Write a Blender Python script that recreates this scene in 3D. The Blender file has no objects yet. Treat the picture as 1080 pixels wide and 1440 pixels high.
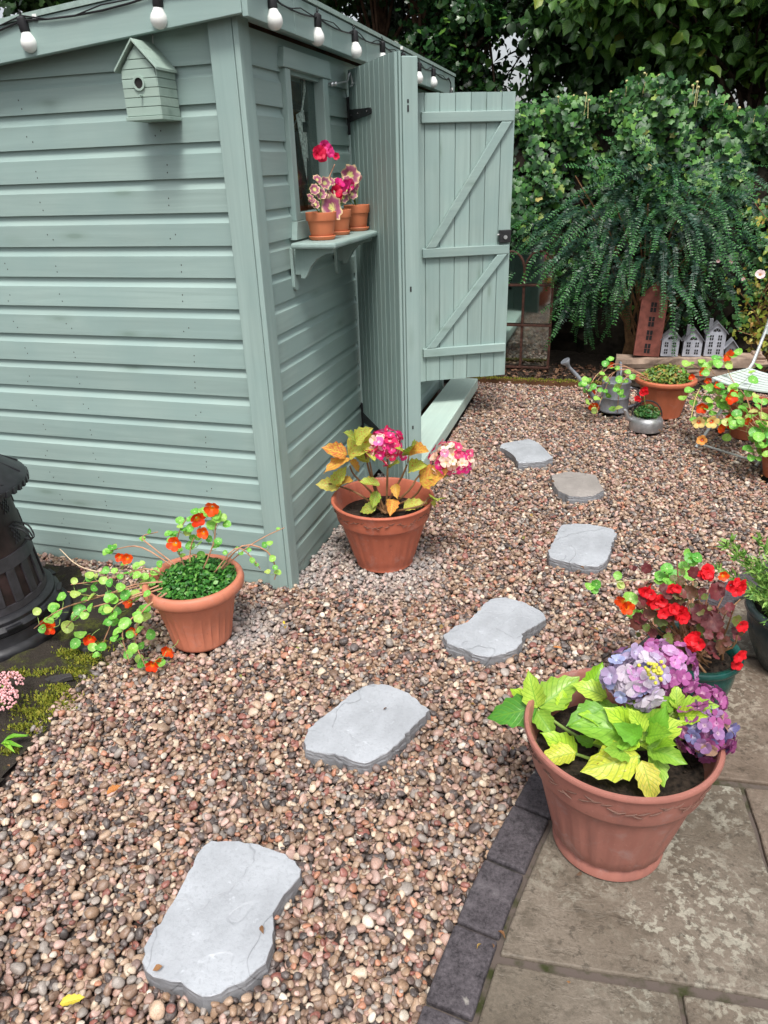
import bpy, math, random
import numpy as np
from mathutils import Vector, Matrix

C = bpy.context.scene.collection
scene = bpy.context.scene
PI = math.pi

# ------------------------------------------------------------------ camera
CAM = (1.20434, -2.50605, 1.6)
RIGHT = (0.9593961, 0.28032695, -0.03123992)
UP = (-0.09147295, 0.413988, 0.90567468)
FWD = (-0.26681797, 0.86604315, -0.42282081)
FPX = 1030.0
cd = bpy.data.cameras.new('camera')
cam = bpy.data.objects.new('camera', cd)
C.objects.link(cam)
cd.sensor_fit = 'VERTICAL'
cd.sensor_height = 36.0
cd.lens = 36.0 * FPX / 1440.0
cd.clip_start = 0.05
cd.clip_end = 500
cam.matrix_world = Matrix(((RIGHT[0], UP[0], -FWD[0], CAM[0]), (RIGHT[1], UP[1], -FWD[1], CAM[1]),
                           (RIGHT[2], UP[2], -FWD[2], CAM[2]), (0, 0, 0, 1)))
scene.camera = cam
scene.render.resolution_x = 768
scene.render.resolution_y = 1024

# ------------------------------------------------------------------ sky, sun, exposure
SUN_ELEV, SUN_AZ = math.radians(62), math.radians(163)      # azimuth clockwise from +Y
world = bpy.data.worlds.new('World')
scene.world = world
world.use_nodes = True
wn = world.node_tree
wn.nodes.clear()
sky = wn.nodes.new('ShaderNodeTexSky')
sky.sky_type = 'NISHITA'
sky.sun_disc = False
sky.sun_elevation = SUN_ELEV
sky.sun_rotation = SUN_AZ
sky.air_density = 1.0
sky.dust_density = 4.0
hs = wn.nodes.new('ShaderNodeHueSaturation')
hs.inputs['Saturation'].default_value = 0.28               # a clouded, nearly white sky
bg = wn.nodes.new('ShaderNodeBackground')
bg.inputs['Strength'].default_value = 0.115
wo = wn.nodes.new('ShaderNodeOutputWorld')
wn.links.new(sky.outputs[0], hs.inputs['Color'])
wn.links.new(hs.outputs[0], bg.inputs['Color'])
wn.links.new(bg.outputs[0], wo.inputs[0])

sl = bpy.data.lights.new('sun', 'SUN')
sl.energy = 1.75
sl.angle = math.radians(15)
sl.color = (1.0, 0.965, 0.91)
sun = bpy.data.objects.new('sun', sl)
C.objects.link(sun)
sdir = Vector((math.sin(SUN_AZ) * math.cos(SUN_ELEV), math.cos(SUN_AZ) * math.cos(SUN_ELEV), math.sin(SUN_ELEV)))
sun.rotation_euler = sdir.to_track_quat('Z', 'Y').to_euler()

scene.view_settings.view_transform = 'Standard'
scene.view_settings.look = 'None'
scene.view_settings.gamma = 1.0
scene.view_settings.use_curve_mapping = False
scene.view_settings.exposure = 0.80
scene.render.engine = 'CYCLES'
scene.cycles.use_denoising = True
scene.cycles.max_bounces = 6
scene.cycles.diffuse_bounces = 3
scene.cycles.glossy_bounces = 3
scene.cycles.transmission_bounces = 4
scene.cycles.transparent_max_bounces = 6
scene.cycles.sample_clamp_indirect = 6

# ------------------------------------------------------------------ helpers
rnd = random.Random(11)
rng = np.random.default_rng(11)
V3 = lambda *a: np.array(a, float)


def lin(r, g, b):
    f = lambda c: (c / 255 / 12.92) if c / 255 <= 0.04045 else ((c / 255 + 0.055) / 1.055) ** 2.4
    return (f(r), f(g), f(b), 1.0)


def ray(x, y):
    """direction of the picture point (x, y of the 1080 x 1440 photograph)"""
    a, b = (x - 540) / FPX, (720 - y) / FPX
    return np.array([RIGHT[i] * a + UP[i] * b + FWD[i] for i in range(3)])


def at(x, y, axis, val):
    """where the sight line meets the plane axis = val (measured on the photograph)"""
    d = ray(x, y)
    return np.array(CAM) + d * ((val - CAM[axis]) / d[axis])


def gpt(x, y, z=0.0):
    return at(x, y, 2, z)


def depth_of(P):
    return (np.asarray(P) - np.array(CAM)) @ np.array(FWD)


def project(P):
    v = np.asarray(P, float) - np.array(CAM)
    d = v @ np.array(FWD)
    return 540 + FPX * (v @ np.array(RIGHT)) / d, 720 - FPX * (v @ np.array(UP)) / d, d


def unit(v):
    v = np.asarray(v, float)
    return v / (np.linalg.norm(v) + 1e-12)


class MB:
    """collects shapes and links them as one mesh object"""
    def __init__(s):
        s.v, s.f, s.m, s.uv = [], [], [], None

    def add(s, verts, faces, mi=0):
        o = len(s.v)
        s.v += [tuple(map(float, p)) for p in verts]
        s.f += [tuple(i + o for i in f) for f in faces]
        s.m += [mi] * len(faces)
        return s

    def box(s, lo, hi, mi=0, M=None):
        x0, y0, z0 = lo
        x1, y1, z1 = hi
        p = [(x0, y0, z0), (x1, y0, z0), (x1, y1, z0), (x0, y1, z0), (x0, y0, z1), (x1, y0, z1), (x1, y1, z1), (x0, y1, z1)]
        if M is not None:
            p = [tuple(M @ Vector(q)) for q in p]
        return s.add(p, [(3, 2, 1, 0), (4, 5, 6, 7), (0, 1, 5, 4), (1, 2, 6, 5), (2, 3, 7, 6), (3, 0, 4, 7)], mi)

    def bar(s, a, b, w, t, up=(0, 0, 1), mi=0):
        """rectangular bar from a to b, w wide across 'up', t thick along the third axis"""
        a, b = np.array(a, float), np.array(b, float)
        d = unit(b - a)
        side = unit(np.cross(d, up))
        u = np.cross(side, d)
        q = []
        for e in (a, b):
            for (i, j) in ((-1, -1), (1, -1), (1, 1), (-1, 1)):
                q.append(e + side * (i * t / 2) + u * (j * w / 2))
        return s.add(q, [(3, 2, 1, 0), (4, 5, 6, 7), (0, 1, 5, 4), (1, 2, 6, 5), (2, 3, 7, 6), (3, 0, 4, 7)], mi)

    def prism(s, poly, a, b, mi=0):
        """poly: 3-D outline; swept from offset a to offset b (vectors)"""
        n = len(poly)
        a, b = np.array(a, float), np.array(b, float)
        P = [np.array(p, float) + a for p in poly] + [np.array(p, float) + b for p in poly]
        F = [tuple(range(n - 1, -1, -1)), tuple(range(n, 2 * n))]
        F += [(i, (i + 1) % n, n + (i + 1) % n, n + i) for i in range(n)]
        return s.add(P, F, mi)

    def tube(s, pts, r, n=6, mi=0):
        pts = [np.array(p, float) for p in pts]
        rs = r if hasattr(r, '__len__') else [r] * len(pts)
        ref = np.array([0.31, 0.17, 0.93])
        vs, fs = [], []
        for i, p in enumerate(pts):
            d = unit(pts[min(i + 1, len(pts) - 1)] - pts[max(i - 1, 0)])
            x = np.cross(d, ref)
            if np.linalg.norm(x) < 0.05:
                x = np.cross(d, np.array([1.0, 0, 0]))
            x = unit(x)
            y = np.cross(d, x)
            for k in range(n):
                a = 2 * PI * k / n
                vs.append(p + (x * math.cos(a) + y * math.sin(a)) * rs[i])
        for i in range(len(pts) - 1):
            for k in range(n):
                fs.append((i * n + k, i * n + (k + 1) % n, (i + 1) * n + (k + 1) % n, (i + 1) * n + k))
        fs.append(tuple(range(n - 1, -1, -1)))
        fs.append(tuple((len(pts) - 1) * n + k for k in range(n)))
        return s.add(vs, fs, mi)

    def lathe(s, prof, n=48, c=(0, 0, 0), mod=None, mi=0, caps=True):
        vs, fs = [], []
        for i, (r, z) in enumerate(prof):
            for k in range(n):
                a = 2 * PI * k / n
                rr = r if mod is None else mod(r, z, a, i)
                vs.append((c[0] + rr * math.cos(a), c[1] + rr * math.sin(a), c[2] + z))
        for i in range(len(prof) - 1):
            for k in range(n):
                fs.append((i * n + k, i * n + (k + 1) % n, (i + 1) * n + (k + 1) % n, (i + 1) * n + k))
        if caps:
            fs.append(tuple(range(n - 1, -1, -1)))
            fs.append(tuple((len(prof) - 1) * n + k for k in range(n)))
        return s.add(vs, fs, mi)

    def ball(s, c, r, n=8, m=6, sc=(1, 1, 1), mi=0):
        vs, fs = [], []
        for i in range(m + 1):
            t = PI * i / m
            for k in range(n):
                a = 2 * PI * k / n
                vs.append((c[0] + r * sc[0] * math.sin(t) * math.cos(a), c[1] + r * sc[1] * math.sin(t) * math.sin(a), c[2] - r * sc[2] * math.cos(t)))
        for i in range(m):
            for k in range(n):
                fs.append((i * n + k, i * n + (k + 1) % n, (i + 1) * n + (k + 1) % n, (i + 1) * n + k))
        return s.add(vs, fs, mi)

    def mesh(s, name, mats, smooth=False, sharp=35):
        me = bpy.data.meshes.new(name)
        me.from_pydata(s.v, [], s.f)
        mats = mats if isinstance(mats, (list, tuple)) else [mats]
        for m in mats:
            me.materials.append(m)
        if len(mats) > 1:
            me.polygons.foreach_set('material_index', s.m)
        if s.uv is not None:
            l = me.uv_layers.new(name='UVMap')
            li = np.empty(len(me.loops), np.int32)
            me.loops.foreach_get('vertex_index', li)
            l.data.foreach_set('uv', np.asarray(s.uv, np.float32)[li].ravel())
        me.update()
        if smooth:
            me.shade_smooth()
            if sharp < 180:
                me.set_sharp_from_angle(angle=math.radians(sharp))
        return me

    def build(s, name, mats, parent=None, smooth=False, bevel=0, loc=(0, 0, 0), sharp=35):
        return link(name, s.mesh(name, mats, smooth, sharp), parent, loc, bevel=bevel)


def link(name, me, parent=None, loc=(0, 0, 0), rot=None, bevel=0, M=None):
    o = bpy.data.objects.new(name, me)
    C.objects.link(o)
    o.location = loc
    if rot is not None:
        o.rotation_euler = rot
    if M is not None:
        o.matrix_local = M
    if parent is not None:
        o.parent = parent
    if bevel:
        b = o.modifiers.new('edge', 'BEVEL')
        b.width = bevel
        b.segments = 2
        b.limit_method = 'ANGLE'
        b.angle_limit = math.radians(40)
        b.harden_normals = False
    return o


def tag(o, label=None, cat=None, group=None, kind=None):
    if label: o['label'] = label
    if cat: o['category'] = cat
    if group: o['group'] = group
    if kind: o['kind'] = kind
    return o


def thing(name, label, cat, loc=(0, 0, 0), rz=0, group=None):
    o = bpy.data.objects.new(name, None)
    C.objects.link(o)
    o.empty_display_size = 0.05
    o.location = loc
    o.rotation_euler = (0, 0, rz)
    return tag(o, label, cat, group)


# ------------------------------------------------------------------ materials
def newmat(name, rough=0.6, spec=0.5):
    m = bpy.data.materials.new(name)
    m.use_nodes = True
    nt = m.node_tree
    b = nt.nodes['Principled BSDF']
    b.inputs['Roughness'].default_value = rough
    b.inputs['Specular IOR Level'].default_value = spec
    return m, nt, b


def N(nt, typ, **kw):
    n = nt.nodes.new(typ)
    for k, v in kw.items():
        if k.startswith('i_'):
            n.inputs[k[2:].replace('_', ' ')].default_value = v
        else:
            setattr(n, k, v)
    return n


def mix(nt, fac, a, b, blend='MIX'):
    n = nt.nodes.new('ShaderNodeMix')
    n.data_type = 'RGBA'
    n.blend_type = blend
    for i, s in ((0, fac), (6, a), (7, b)):
        if hasattr(s, 'links') or hasattr(s, 'is_output'):
            nt.links.new(s, n.inputs[i])
        else:
            n.inputs[i].default_value = s
    return n.outputs[2]


def ramp(nt, fac, stops, interp='LINEAR'):
    n = nt.nodes.new('ShaderNodeValToRGB')
    n.color_ramp.interpolation = interp
    e = n.color_ramp.elements
    while len(e) < len(stops):
        e.new(0.5)
    for i, (p, c) in enumerate(stops):
        e[i].position = p
        e[i].color = c if len(c) == 4 else (*c, 1)
    nt.links.new(fac, n.inputs[0])
    return n.outputs[0]


def math_(nt, op, a, b=None, c=None):
    n = nt.nodes.new('ShaderNodeMath')
    n.operation = op
    for i, s in enumerate((a, b, c)):
        if s is None:
            continue
        if hasattr(s, 'is_output'):
            nt.links.new(s, n.inputs[i])
        else:
            n.inputs[i].default_value = s
    return n.outputs[0]


def coords(nt, scale=(1, 1, 1), kind='Object', jitter=False):
    tc = nt.nodes.new('ShaderNodeTexCoord')
    mp = nt.nodes.new('ShaderNodeMapping')
    mp.inputs['Scale'].default_value = scale
    nt.links.new(tc.outputs[kind], mp.inputs['Vector'])
    if jitter:
        oi = nt.nodes.new('ShaderNodeObjectInfo')
        mu = nt.nodes.new('ShaderNodeVectorMath')
        mu.operation = 'SCALE'
        mu.inputs[0].default_value = (37.0, 53.0, 71.0)
        nt.links.new(oi.outputs['Random'], mu.inputs['Scale'])
        nt.links.new(mu.outputs[0], mp.inputs['Location'])
    return mp.outputs[0]


def noise(nt, vec, scale=5, detail=4, rough=0.55, dist=0.0):
    n = nt.nodes.new('ShaderNodeTexNoise')
    n.inputs['Scale'].default_value = scale
    n.inputs['Detail'].default_value = detail
    n.inputs['Roughness'].default_value = rough
    n.inputs['Distortion'].default_value = dist
    nt.links.new(vec, n.inputs['Vector'])
    return n.outputs['Fac']


def bump(nt, b, h, strength=0.2, dist=0.01, normal=None):
    n = nt.nodes.new('ShaderNodeBump')
    n.inputs['Strength'].default_value = strength
    n.inputs['Distance'].default_value = dist
    nt.links.new(h, n.inputs['Height'])
    if normal is not None:
        nt.links.new(normal, n.inputs['Normal'])
    nt.links.new(n.outputs[0], b.inputs['Normal'])
    return n.outputs[0]


def orand(nt):
    return nt.nodes.new('ShaderNodeObjectInfo').outputs['Random']


PAINT = (0.312, 0.415, 0.386, 1)


def paint(axis, base=PAINT, name='sage_paint', var=0.10):
    m, nt, b = newmat(name + '_' + axis, 0.55, 0.35)
    long_, across = 1.6, 38.0
    sc = {'x': (long_, across, across), 'y': (across, long_, across), 'z': (across, across, long_)}[axis]
    v = coords(nt, sc, jitter=True)
    g = noise(nt, v, 1.0, 6, 0.6, 0.6)
    v2 = coords(nt, (1, 1, 1), jitter=True)
    bl = noise(nt, v2, 3.0, 4, 0.6)
    dark = tuple(c * 0.90 for c in base[:3]) + (1,)
    lite = tuple(min(1, c * 1.07) for c in base[:3]) + (1,)
    c1 = mix(nt, ramp(nt, g, [(0.32, (0, 0, 0)), (0.68, (1, 1, 1))]), dark, lite)
    c2 = mix(nt, ramp(nt, bl, [(0.4, (0, 0, 0)), (0.62, (0.55, 0.55, 0.55))]), c1, tuple(c * f for c, f in zip(base[:3], (0.84, 0.90, 0.92))) + (1,))
    # knots showing through the paint
    ks = {'x': (2.2, 8, 8), 'y': (8, 2.2, 8), 'z': (8, 8, 2.2)}[axis]
    vo = nt.nodes.new('ShaderNodeTexVoronoi')
    vo.inputs['Scale'].default_value = 1.0
    nt.links.new(coords(nt, ks, jitter=True), vo.inputs['Vector'])
    kn = ramp(nt, vo.outputs['Distance'], [(0.05, (0.6, 0.6, 0.6)), (0.10, (0.25,) * 3), (0.20, (0, 0, 0))])
    c3 = mix(nt, kn, c2, (0.17, 0.245, 0.20, 1))
    r = orand(nt)
    br = ramp(nt, r, [(0, (1 - var,) * 3), (1, (1 + var * 0.6,) * 3)])
    c4 = mix(nt, 1.0, c3, br, 'MULTIPLY')
    nt.links.new(c4, b.inputs['Base Color'])
    nt.links.new(ramp(nt, g, [(0.3, (0.48,) * 3), (0.7, (0.62,) * 3)]), b.inputs['Roughness'])
    bump(nt, b, g, 0.16, 0.004)
    return m


def plain(name, col, rough=0.6, spec=0.5, metal=0.0, var=0.12, scale=30, bmp=0.0, jitter=True, col2=None, contrast=(0.35, 0.65)):
    m, nt, b = newmat(name, rough, spec)
    b.inputs['Metallic'].default_value = metal
    n = noise(nt, coords(nt, jitter=jitter), scale, 5, 0.6)
    lo = col2 or tuple(c * (1 - var) for c in col[:3]) + (1,)
    hi = tuple(min(1, c * (1 + var)) for c in col[:3]) + (1,)
    c = mix(nt, ramp(nt, n, [(contrast[0], (0, 0, 0)), (contrast[1], (1, 1, 1))]), lo, hi)
    nt.links.new(c, b.inputs['Base Color'])
    if bmp:
        bump(nt, b, n, bmp, 0.004)
    return m


PX, PY, PZ = paint('x'), paint('y'), paint('z')
M_black = plain('black_iron', (0.018, 0.018, 0.02), 0.45, 0.5, var=0.3, bmp=0.15)
M_wire = plain('black_rubber', (0.014, 0.014, 0.016), 0.5)
M_opal = plain('opal_plastic', (0.82, 0.83, 0.80), 0.25, 0.5, var=0.02)
M_steel = plain('zinc_steel', (0.62, 0.64, 0.64), 0.35, 0.5, metal=0.85, var=0.15)
M_intimber = plain('bare_timber', (0.115, 0.052, 0.024), 0.7, 0.3, var=0.35, scale=9)
M_felt = plain('roof_felt', (0.30, 0.39, 0.355), 0.85, 0.2, var=0.12, scale=60, bmp=0.3)
# ------------------------------------------------------------------ ground and setting sheets
M_soil = plain('dark_soil', (0.028, 0.021, 0.015), 0.95, 0.2, var=0.6, scale=45, bmp=0.8)
g = MB()
n_ = 24
ring = [(60 * math.cos(2 * PI * k / 48), 60 * math.sin(2 * PI * k / 48), -0.10) for k in range(48)]
g.add(ring, [tuple(range(48))])
tag(g.build('ground', M_soil), kind='structure')

# ------------------------------------------------------------------ the shed
shed = thing('garden_shed', 'sage green timber shed with sloping roof and both doors standing open', 'shed', (0, 0, 0))
PITCH = 0.1115
Z0 = 1.484 - 13 * PITCH          # lower edge of the lowest board
XL = -1.95                       # far end of the gable wall
YE = 3.04                        # far end of the long wall
YD0, YD1 = 1.07, 2.25            # door opening
ZT = 2.06


def board_profile(h=PITCH, top=None):
    """(depth, height) of a shiplap board: flat face, a cove at the top that runs behind the next board"""
    p = [(0.0, 0.0), (0.0, h * 0.68)]
    for k in range(1, 6):
        t = k / 5
        p.append((-0.0115 * (1 - (1 - t) ** 3.0), h * 0.68 + h * 0.32 * t))
    p += [(-0.0115, h + 0.006), (-0.025, h + 0.006), (-0.025, 0.0), (-0.004, 0.0)]
    return p


def flat_profile(h):
    return [(0.0, 0.0), (0.0, h), (-0.020, h), (-0.020, 0.0)]


# gable wall: core sheet + one object per board
core = MB().box((XL, 0.0265, -0.03), (-0.03, 0.045, ZT)).build('front_wall', M_intimber, shed)
M_nail = plain('nail_stain', (0.045, 0.045, 0.04), 0.6)


def wall_board(axis, a, b, prof, nails):
    """board along x (gable wall, facing -y) or along y (long wall, facing +x)"""
    mb = MB()
    segs = max(1, int((b - a) / 0.35))
    n = len(prof)
    for i in range(segs + 1):
        t = a + (b - a) * i / segs
        w = 0.0
        for (d, z) in prof:
            mb.v.append((t, -d, z + w) if axis == 'x' else (d, t, z + w))
    for i in range(segs):
        for k in range(n):
            q = (i * n + k, i * n + (k + 1) % n, (i + 1) * n + (k + 1) % n, (i + 1) * n + k)
            mb.f.append(q if axis == 'y' else q[::-1])
            mb.m.append(0)
    e0, e1 = tuple(range(n)), tuple(segs * n + k for k in range(n))
    mb.f += [e0 if axis == 'x' else e0[::-1], e1[::-1] if axis == 'x' else e1]
    mb.m += [0, 0]
    for (t, z) in nails:
        r = 0.0024
        ring = []
        for k in range(6):
            u, w = r * math.cos(PI * k / 3), r * 1.3 * math.sin(PI * k / 3)
            ring.append((t + u, -0.0006, z + w) if axis == 'x' else (0.0006, t + u, z + w))
        mb.add(ring, [tuple(range(6))], 1)
    return mb


k = 0
front_mesh = []
for v in range(3):
    nl = []
    for c in (-1.58, -1.12, -0.86, -0.33):
        nl += [(c + rnd.uniform(-.02, .02), 0.022 + rnd.uniform(-.006, .006)), (c + rnd.uniform(-.02, .02), 0.047 + rnd.uniform(-.008, .008))]
    front_mesh.append(wall_board('x', XL, -0.082, board_profile(), nl).mesh('board', [PX, M_nail], True, 30))
NB = 17
for k in range(NB):
    o = link('board', front_mesh[k % 3], core, (0, 0, Z0 + k * PITCH + rnd.uniform(-.0008, .0008)))
    o.rotation_euler = (0, rnd.uniform(-.0006, .0006), 0)
wall_board('x', XL, -0.082, flat_profile(0.135), []).build('board', [PX, M_nail], core, loc=(0, 0, Z0 + NB * PITCH + .001))

# long wall
score = MB()
score.box((-0.045, 0.03, -0.03), (-0.0265, 0.375, ZT))
score.box((-0.045, 0.715, -0.03), (-0.0265, YD0 - .03, ZT))
score.box((-0.045, 0.375, -0.03), (-0.0265, 0.715, 1.44))
score.box((-0.045, 0.375, 1.955), (-0.0265, 0.715, ZT))
score.box((-0.045, YD1 + .03, -0.03), (-0.0265, YE, ZT))
score.box((-0.045, YD0 - .03, 2.01), (-0.0265, YD1 + .03, ZT))
score = score.build('side_wall', M_intimber, shed)


def side_run(a, b, k0, k1, nails):
    me = [wall_board('y', a, b, board_profile(), [(t + rnd.uniform(-.006, .006), z) for t in nails for z in (0.022, 0.05)]).mesh('board', [PY, M_nail], True, 30) for _ in range(2)]
    for k in range(k0, k1):
        link('board', me[k % 2], score, (0, 0, Z0 + k * PITCH + rnd.uniform(-.0008, .0008)))


kw0, kw1 = 12, 17                 # boards cut by the window
side_run(0.05, YD0, 0, kw0, (0.075, YD0 - .03))
side_run(0.05, 0.325, kw0, kw1, (0.075,))
side_run(0.775, YD0, kw0, kw1, (YD0 - .03,))
side_run(YD1, YE - .03, 0, NB, (YD1 + .03, YE - .06))
wall_board('y', 0.05, YE - .03, flat_profile(0.105), []).build('board', [PY, M_nail], score, loc=(0, 0, Z0 + NB * PITCH + .001))

# corner trims
MB().box((-0.086, -0.032, -0.03), (-0.001, -0.012, 2.09)).build('corner_trim', PZ, shed, bevel=.003)
MB().box((0.0015, -0.034, -0.03), (0.021, 0.048, 2.09)).build('corner_trim', PZ, shed, bevel=.003)
MB().box((0.0, YE - .045, 0.02), (0.02, YE + .02, 2.05)).build('corner_trim', PZ, shed, bevel=.003)
# unseen walls, floor, sill
MB().box((XL, 0.006, -.035), (-0.087, 0.0255, Z0 - .002)).build('plinth_board', PX, shed, bevel=.002)
MB().box((-.0255, 0.05, -.035), (-0.006, YD0, Z0 - .002)).build('plinth_board', PY, shed, bevel=.002)
MB().box((XL, YE - .03, 0.02), (-0.03, YE, 2.04)).build('end_wall', M_intimber, shed)
MB().box((XL, 0.05, 0.02), (XL + .03, YE - .03, 1.9)).build('rear_wall', M_intimber, shed)
MB().box((XL + .03, 0.05, 0.10), (-0.05, YE - .04, 0.13)).build('floor', M_intimber, shed)
MB().box((-0.04, YD0, 0.02), (0.012, YD1, 0.19)).build('door_sill', PY, shed, bevel=.003)
for (a, b) in ((YD0 - .004, YD0 + .03), (YD1 - .03, YD1 + .004)):
    MB().box((-0.06, a, 0.19), (-0.002, b, 2.01)).build('door_jamb', PZ, shed, bevel=.002)

# roof: falls away from the long wall
RS = 0.083
rz = lambda x, z: z + RS * x
rf = MB()
xo, xe, y0, y1 = 0.085, XL - .08, -0.085, YE + .07
rf.add([(xo, y0, rz(xo, 2.146)), (xe, y0, rz(xe, 2.146)), (xe, y1, rz(xe, 2.146)), (xo, y1, rz(xo, 2.146)),
        (xo, y0, rz(xo, 2.162)), (xe, y0, rz(xe, 2.162)), (xe, y1, rz(xe, 2.162)), (xo, y1, rz(xo, 2.162))],
       [(0, 1, 2, 3), (7, 6, 5, 4), (4, 5, 1, 0), (5, 6, 2, 1), (6, 7, 3, 2), (7, 4, 0, 3)])
roof = rf.build('roof', M_felt, shed)
fb = MB()
P = [(0.0605, 2.045), (xe + .02, 2.045 + RS * (xe - .04)), (xe + .02, 2.1445 + RS * xe), (0.0605, 2.1445 + RS * .06)]
fb.prism([(x, 0, z) for x, z in P], (0, -0.079, 0), (0, -0.058, 0))
fb.build('fascia', PX, roof, bevel=.002)
for (a, b) in ((-0.079, 0.29), (0.293, 0.66), (0.663, 1.12), (1.123, 1.63), (1.633, 2.3), (2.303, YE + .05)):
    MB().box((0.062, a, 2.035), (0.081, b, 2.1475)).build('fascia', PY, roof, bevel=.002)
sb_ = MB()
sb_.box((-0.0, -0.057, 2.05), (0.061, YE + .03, 2.066))
sb_.build('soffit', PY, roof)
sb2 = MB()
sb2.prism([(0.0, 0, 2.05), (xe + .05, 0, 2.05 + RS * xe), (xe + .05, 0, 2.066 + RS * xe), (0.0, 0, 2.066)], (0, -0.057, 0), (0, -0.011, 0))
sb2.build('soffit', PX, roof)

# window
M_glass, nt, b = newmat('window_glass', 0.03)
b.inputs['Base Color'].default_value = (0.9, 0.95, 0.93, 1)
b.inputs['Transmission Weight'].default_value = 0.0
tr = N(nt, 'ShaderNodeBsdfTransparent')
tr.inputs[0].default_value = (0.85, 0.9, 0.88, 1)
gl = N(nt, 'ShaderNodeBsdfGlossy', i_Roughness=0.02)
lw = N(nt, 'ShaderNodeLayerWeight', i_Blend=0.5)
fr = N(nt, 'ShaderNodeMath', operation='POWER')
nt.links.new(lw.outputs['Facing'], fr.inputs[0])
fr.inputs[1].default_value = 5.0
mx = N(nt, 'ShaderNodeMixShader')
nt.links.new(fr.outputs[0], mx.inputs[0]); nt.links.new(tr.outputs[0], mx.inputs[1]); nt.links.new(gl.outputs[0], mx.inputs[2])
nt.links.new(mx.outputs[0], nt.nodes['Material Output'].inputs[0])
win = MB().box((-0.0225, 0.380, 1.447), (-0.0200, 0.706, 1.950)).build('window', M_glass, shed)
tag(win, 'small casement window with a reflecting pane')
MB().prism([(0, 0.302, 1.945), (0, 0.800, 1.945), (0, 0.782, 2.008), (0, 0.318, 2.008)], (-0.02, 0, 0), (0.024, 0, 0)).build('window_head', PY, win, bevel=.003)
MB().box((-0.03, 0.327, 1.43), (0.018, 0.374, 1.9445)).build('window_stile', PZ, win, bevel=.003)
MB().box((-0.03, 0.714, 1.43), (0.018, 0.772, 1.9445)).build('window_stile', PZ, win, bevel=.003)
MB().box((-0.03, 0.3745, 1.43), (0.010, 0.7135, 1.458)).build('window_sill', PY, win, bevel=.003)
MB().prism([(0, 0.305, 1.363), (0, 0.79, 1.363), (0, 0.79, 1.4295), (0, 0.325, 1.4295)], (-0.02, 0, 0), (0.022, 0, 0)).build('window_apron', PY, win, bevel=.002)
MB().box((-0.055, 0.640, 1.458), (-0.024, 0.7135, 1.944)).build('casement_stile', plain('grey_green_stile', (0.075, 0.10, 0.095), 0.5), win, bevel=.002)
for z in (1.75, 1.52):
    MB().box((-0.062, 0.60, z), (-0.035, 0.6395, z + .035)).build('casement_stay', M_black, win)

# shelf under the window on two corbels
shelf = MB().box((0.0225, 0.235, 1.337), (0.205, 0.925, 1.358)).build('shelf', PY, shed, bevel=.007)
for yc in (0.30, 0.80):
    br = MB()
    prof = [(0.012, 1.336), (0.178, 1.336), (0.172, 1.318), (0.140, 1.312), (0.105, 1.295), (0.080, 1.268), (0.062, 1.236), (0.052, 1.222), (0.034, 1.222), (0.034, 1.236), (0.012, 1.236)]
    br.prism([(x, 0, z) for x, z in prof], (0, yc - .012, 0), (0, yc + .012, 0))
    bk = br.build('bracket', PZ, shelf, bevel=.002)
    bp = [(yc - .024, 1.336), (yc + .024, 1.336), (yc + .024, 1.20)] + [(yc + .024 * math.cos(-a), 1.195 + .020 * math.sin(-a)) for a in np.linspace(0.2, PI - .2, 7)] + [(yc - .024, 1.20)]
    MB().prism([(0, y, z) for y, z in bp], (-0.002, 0, 0), (0.0118, 0, 0)).build('bracket_plate', PZ, shelf, bevel=.002)


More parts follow.
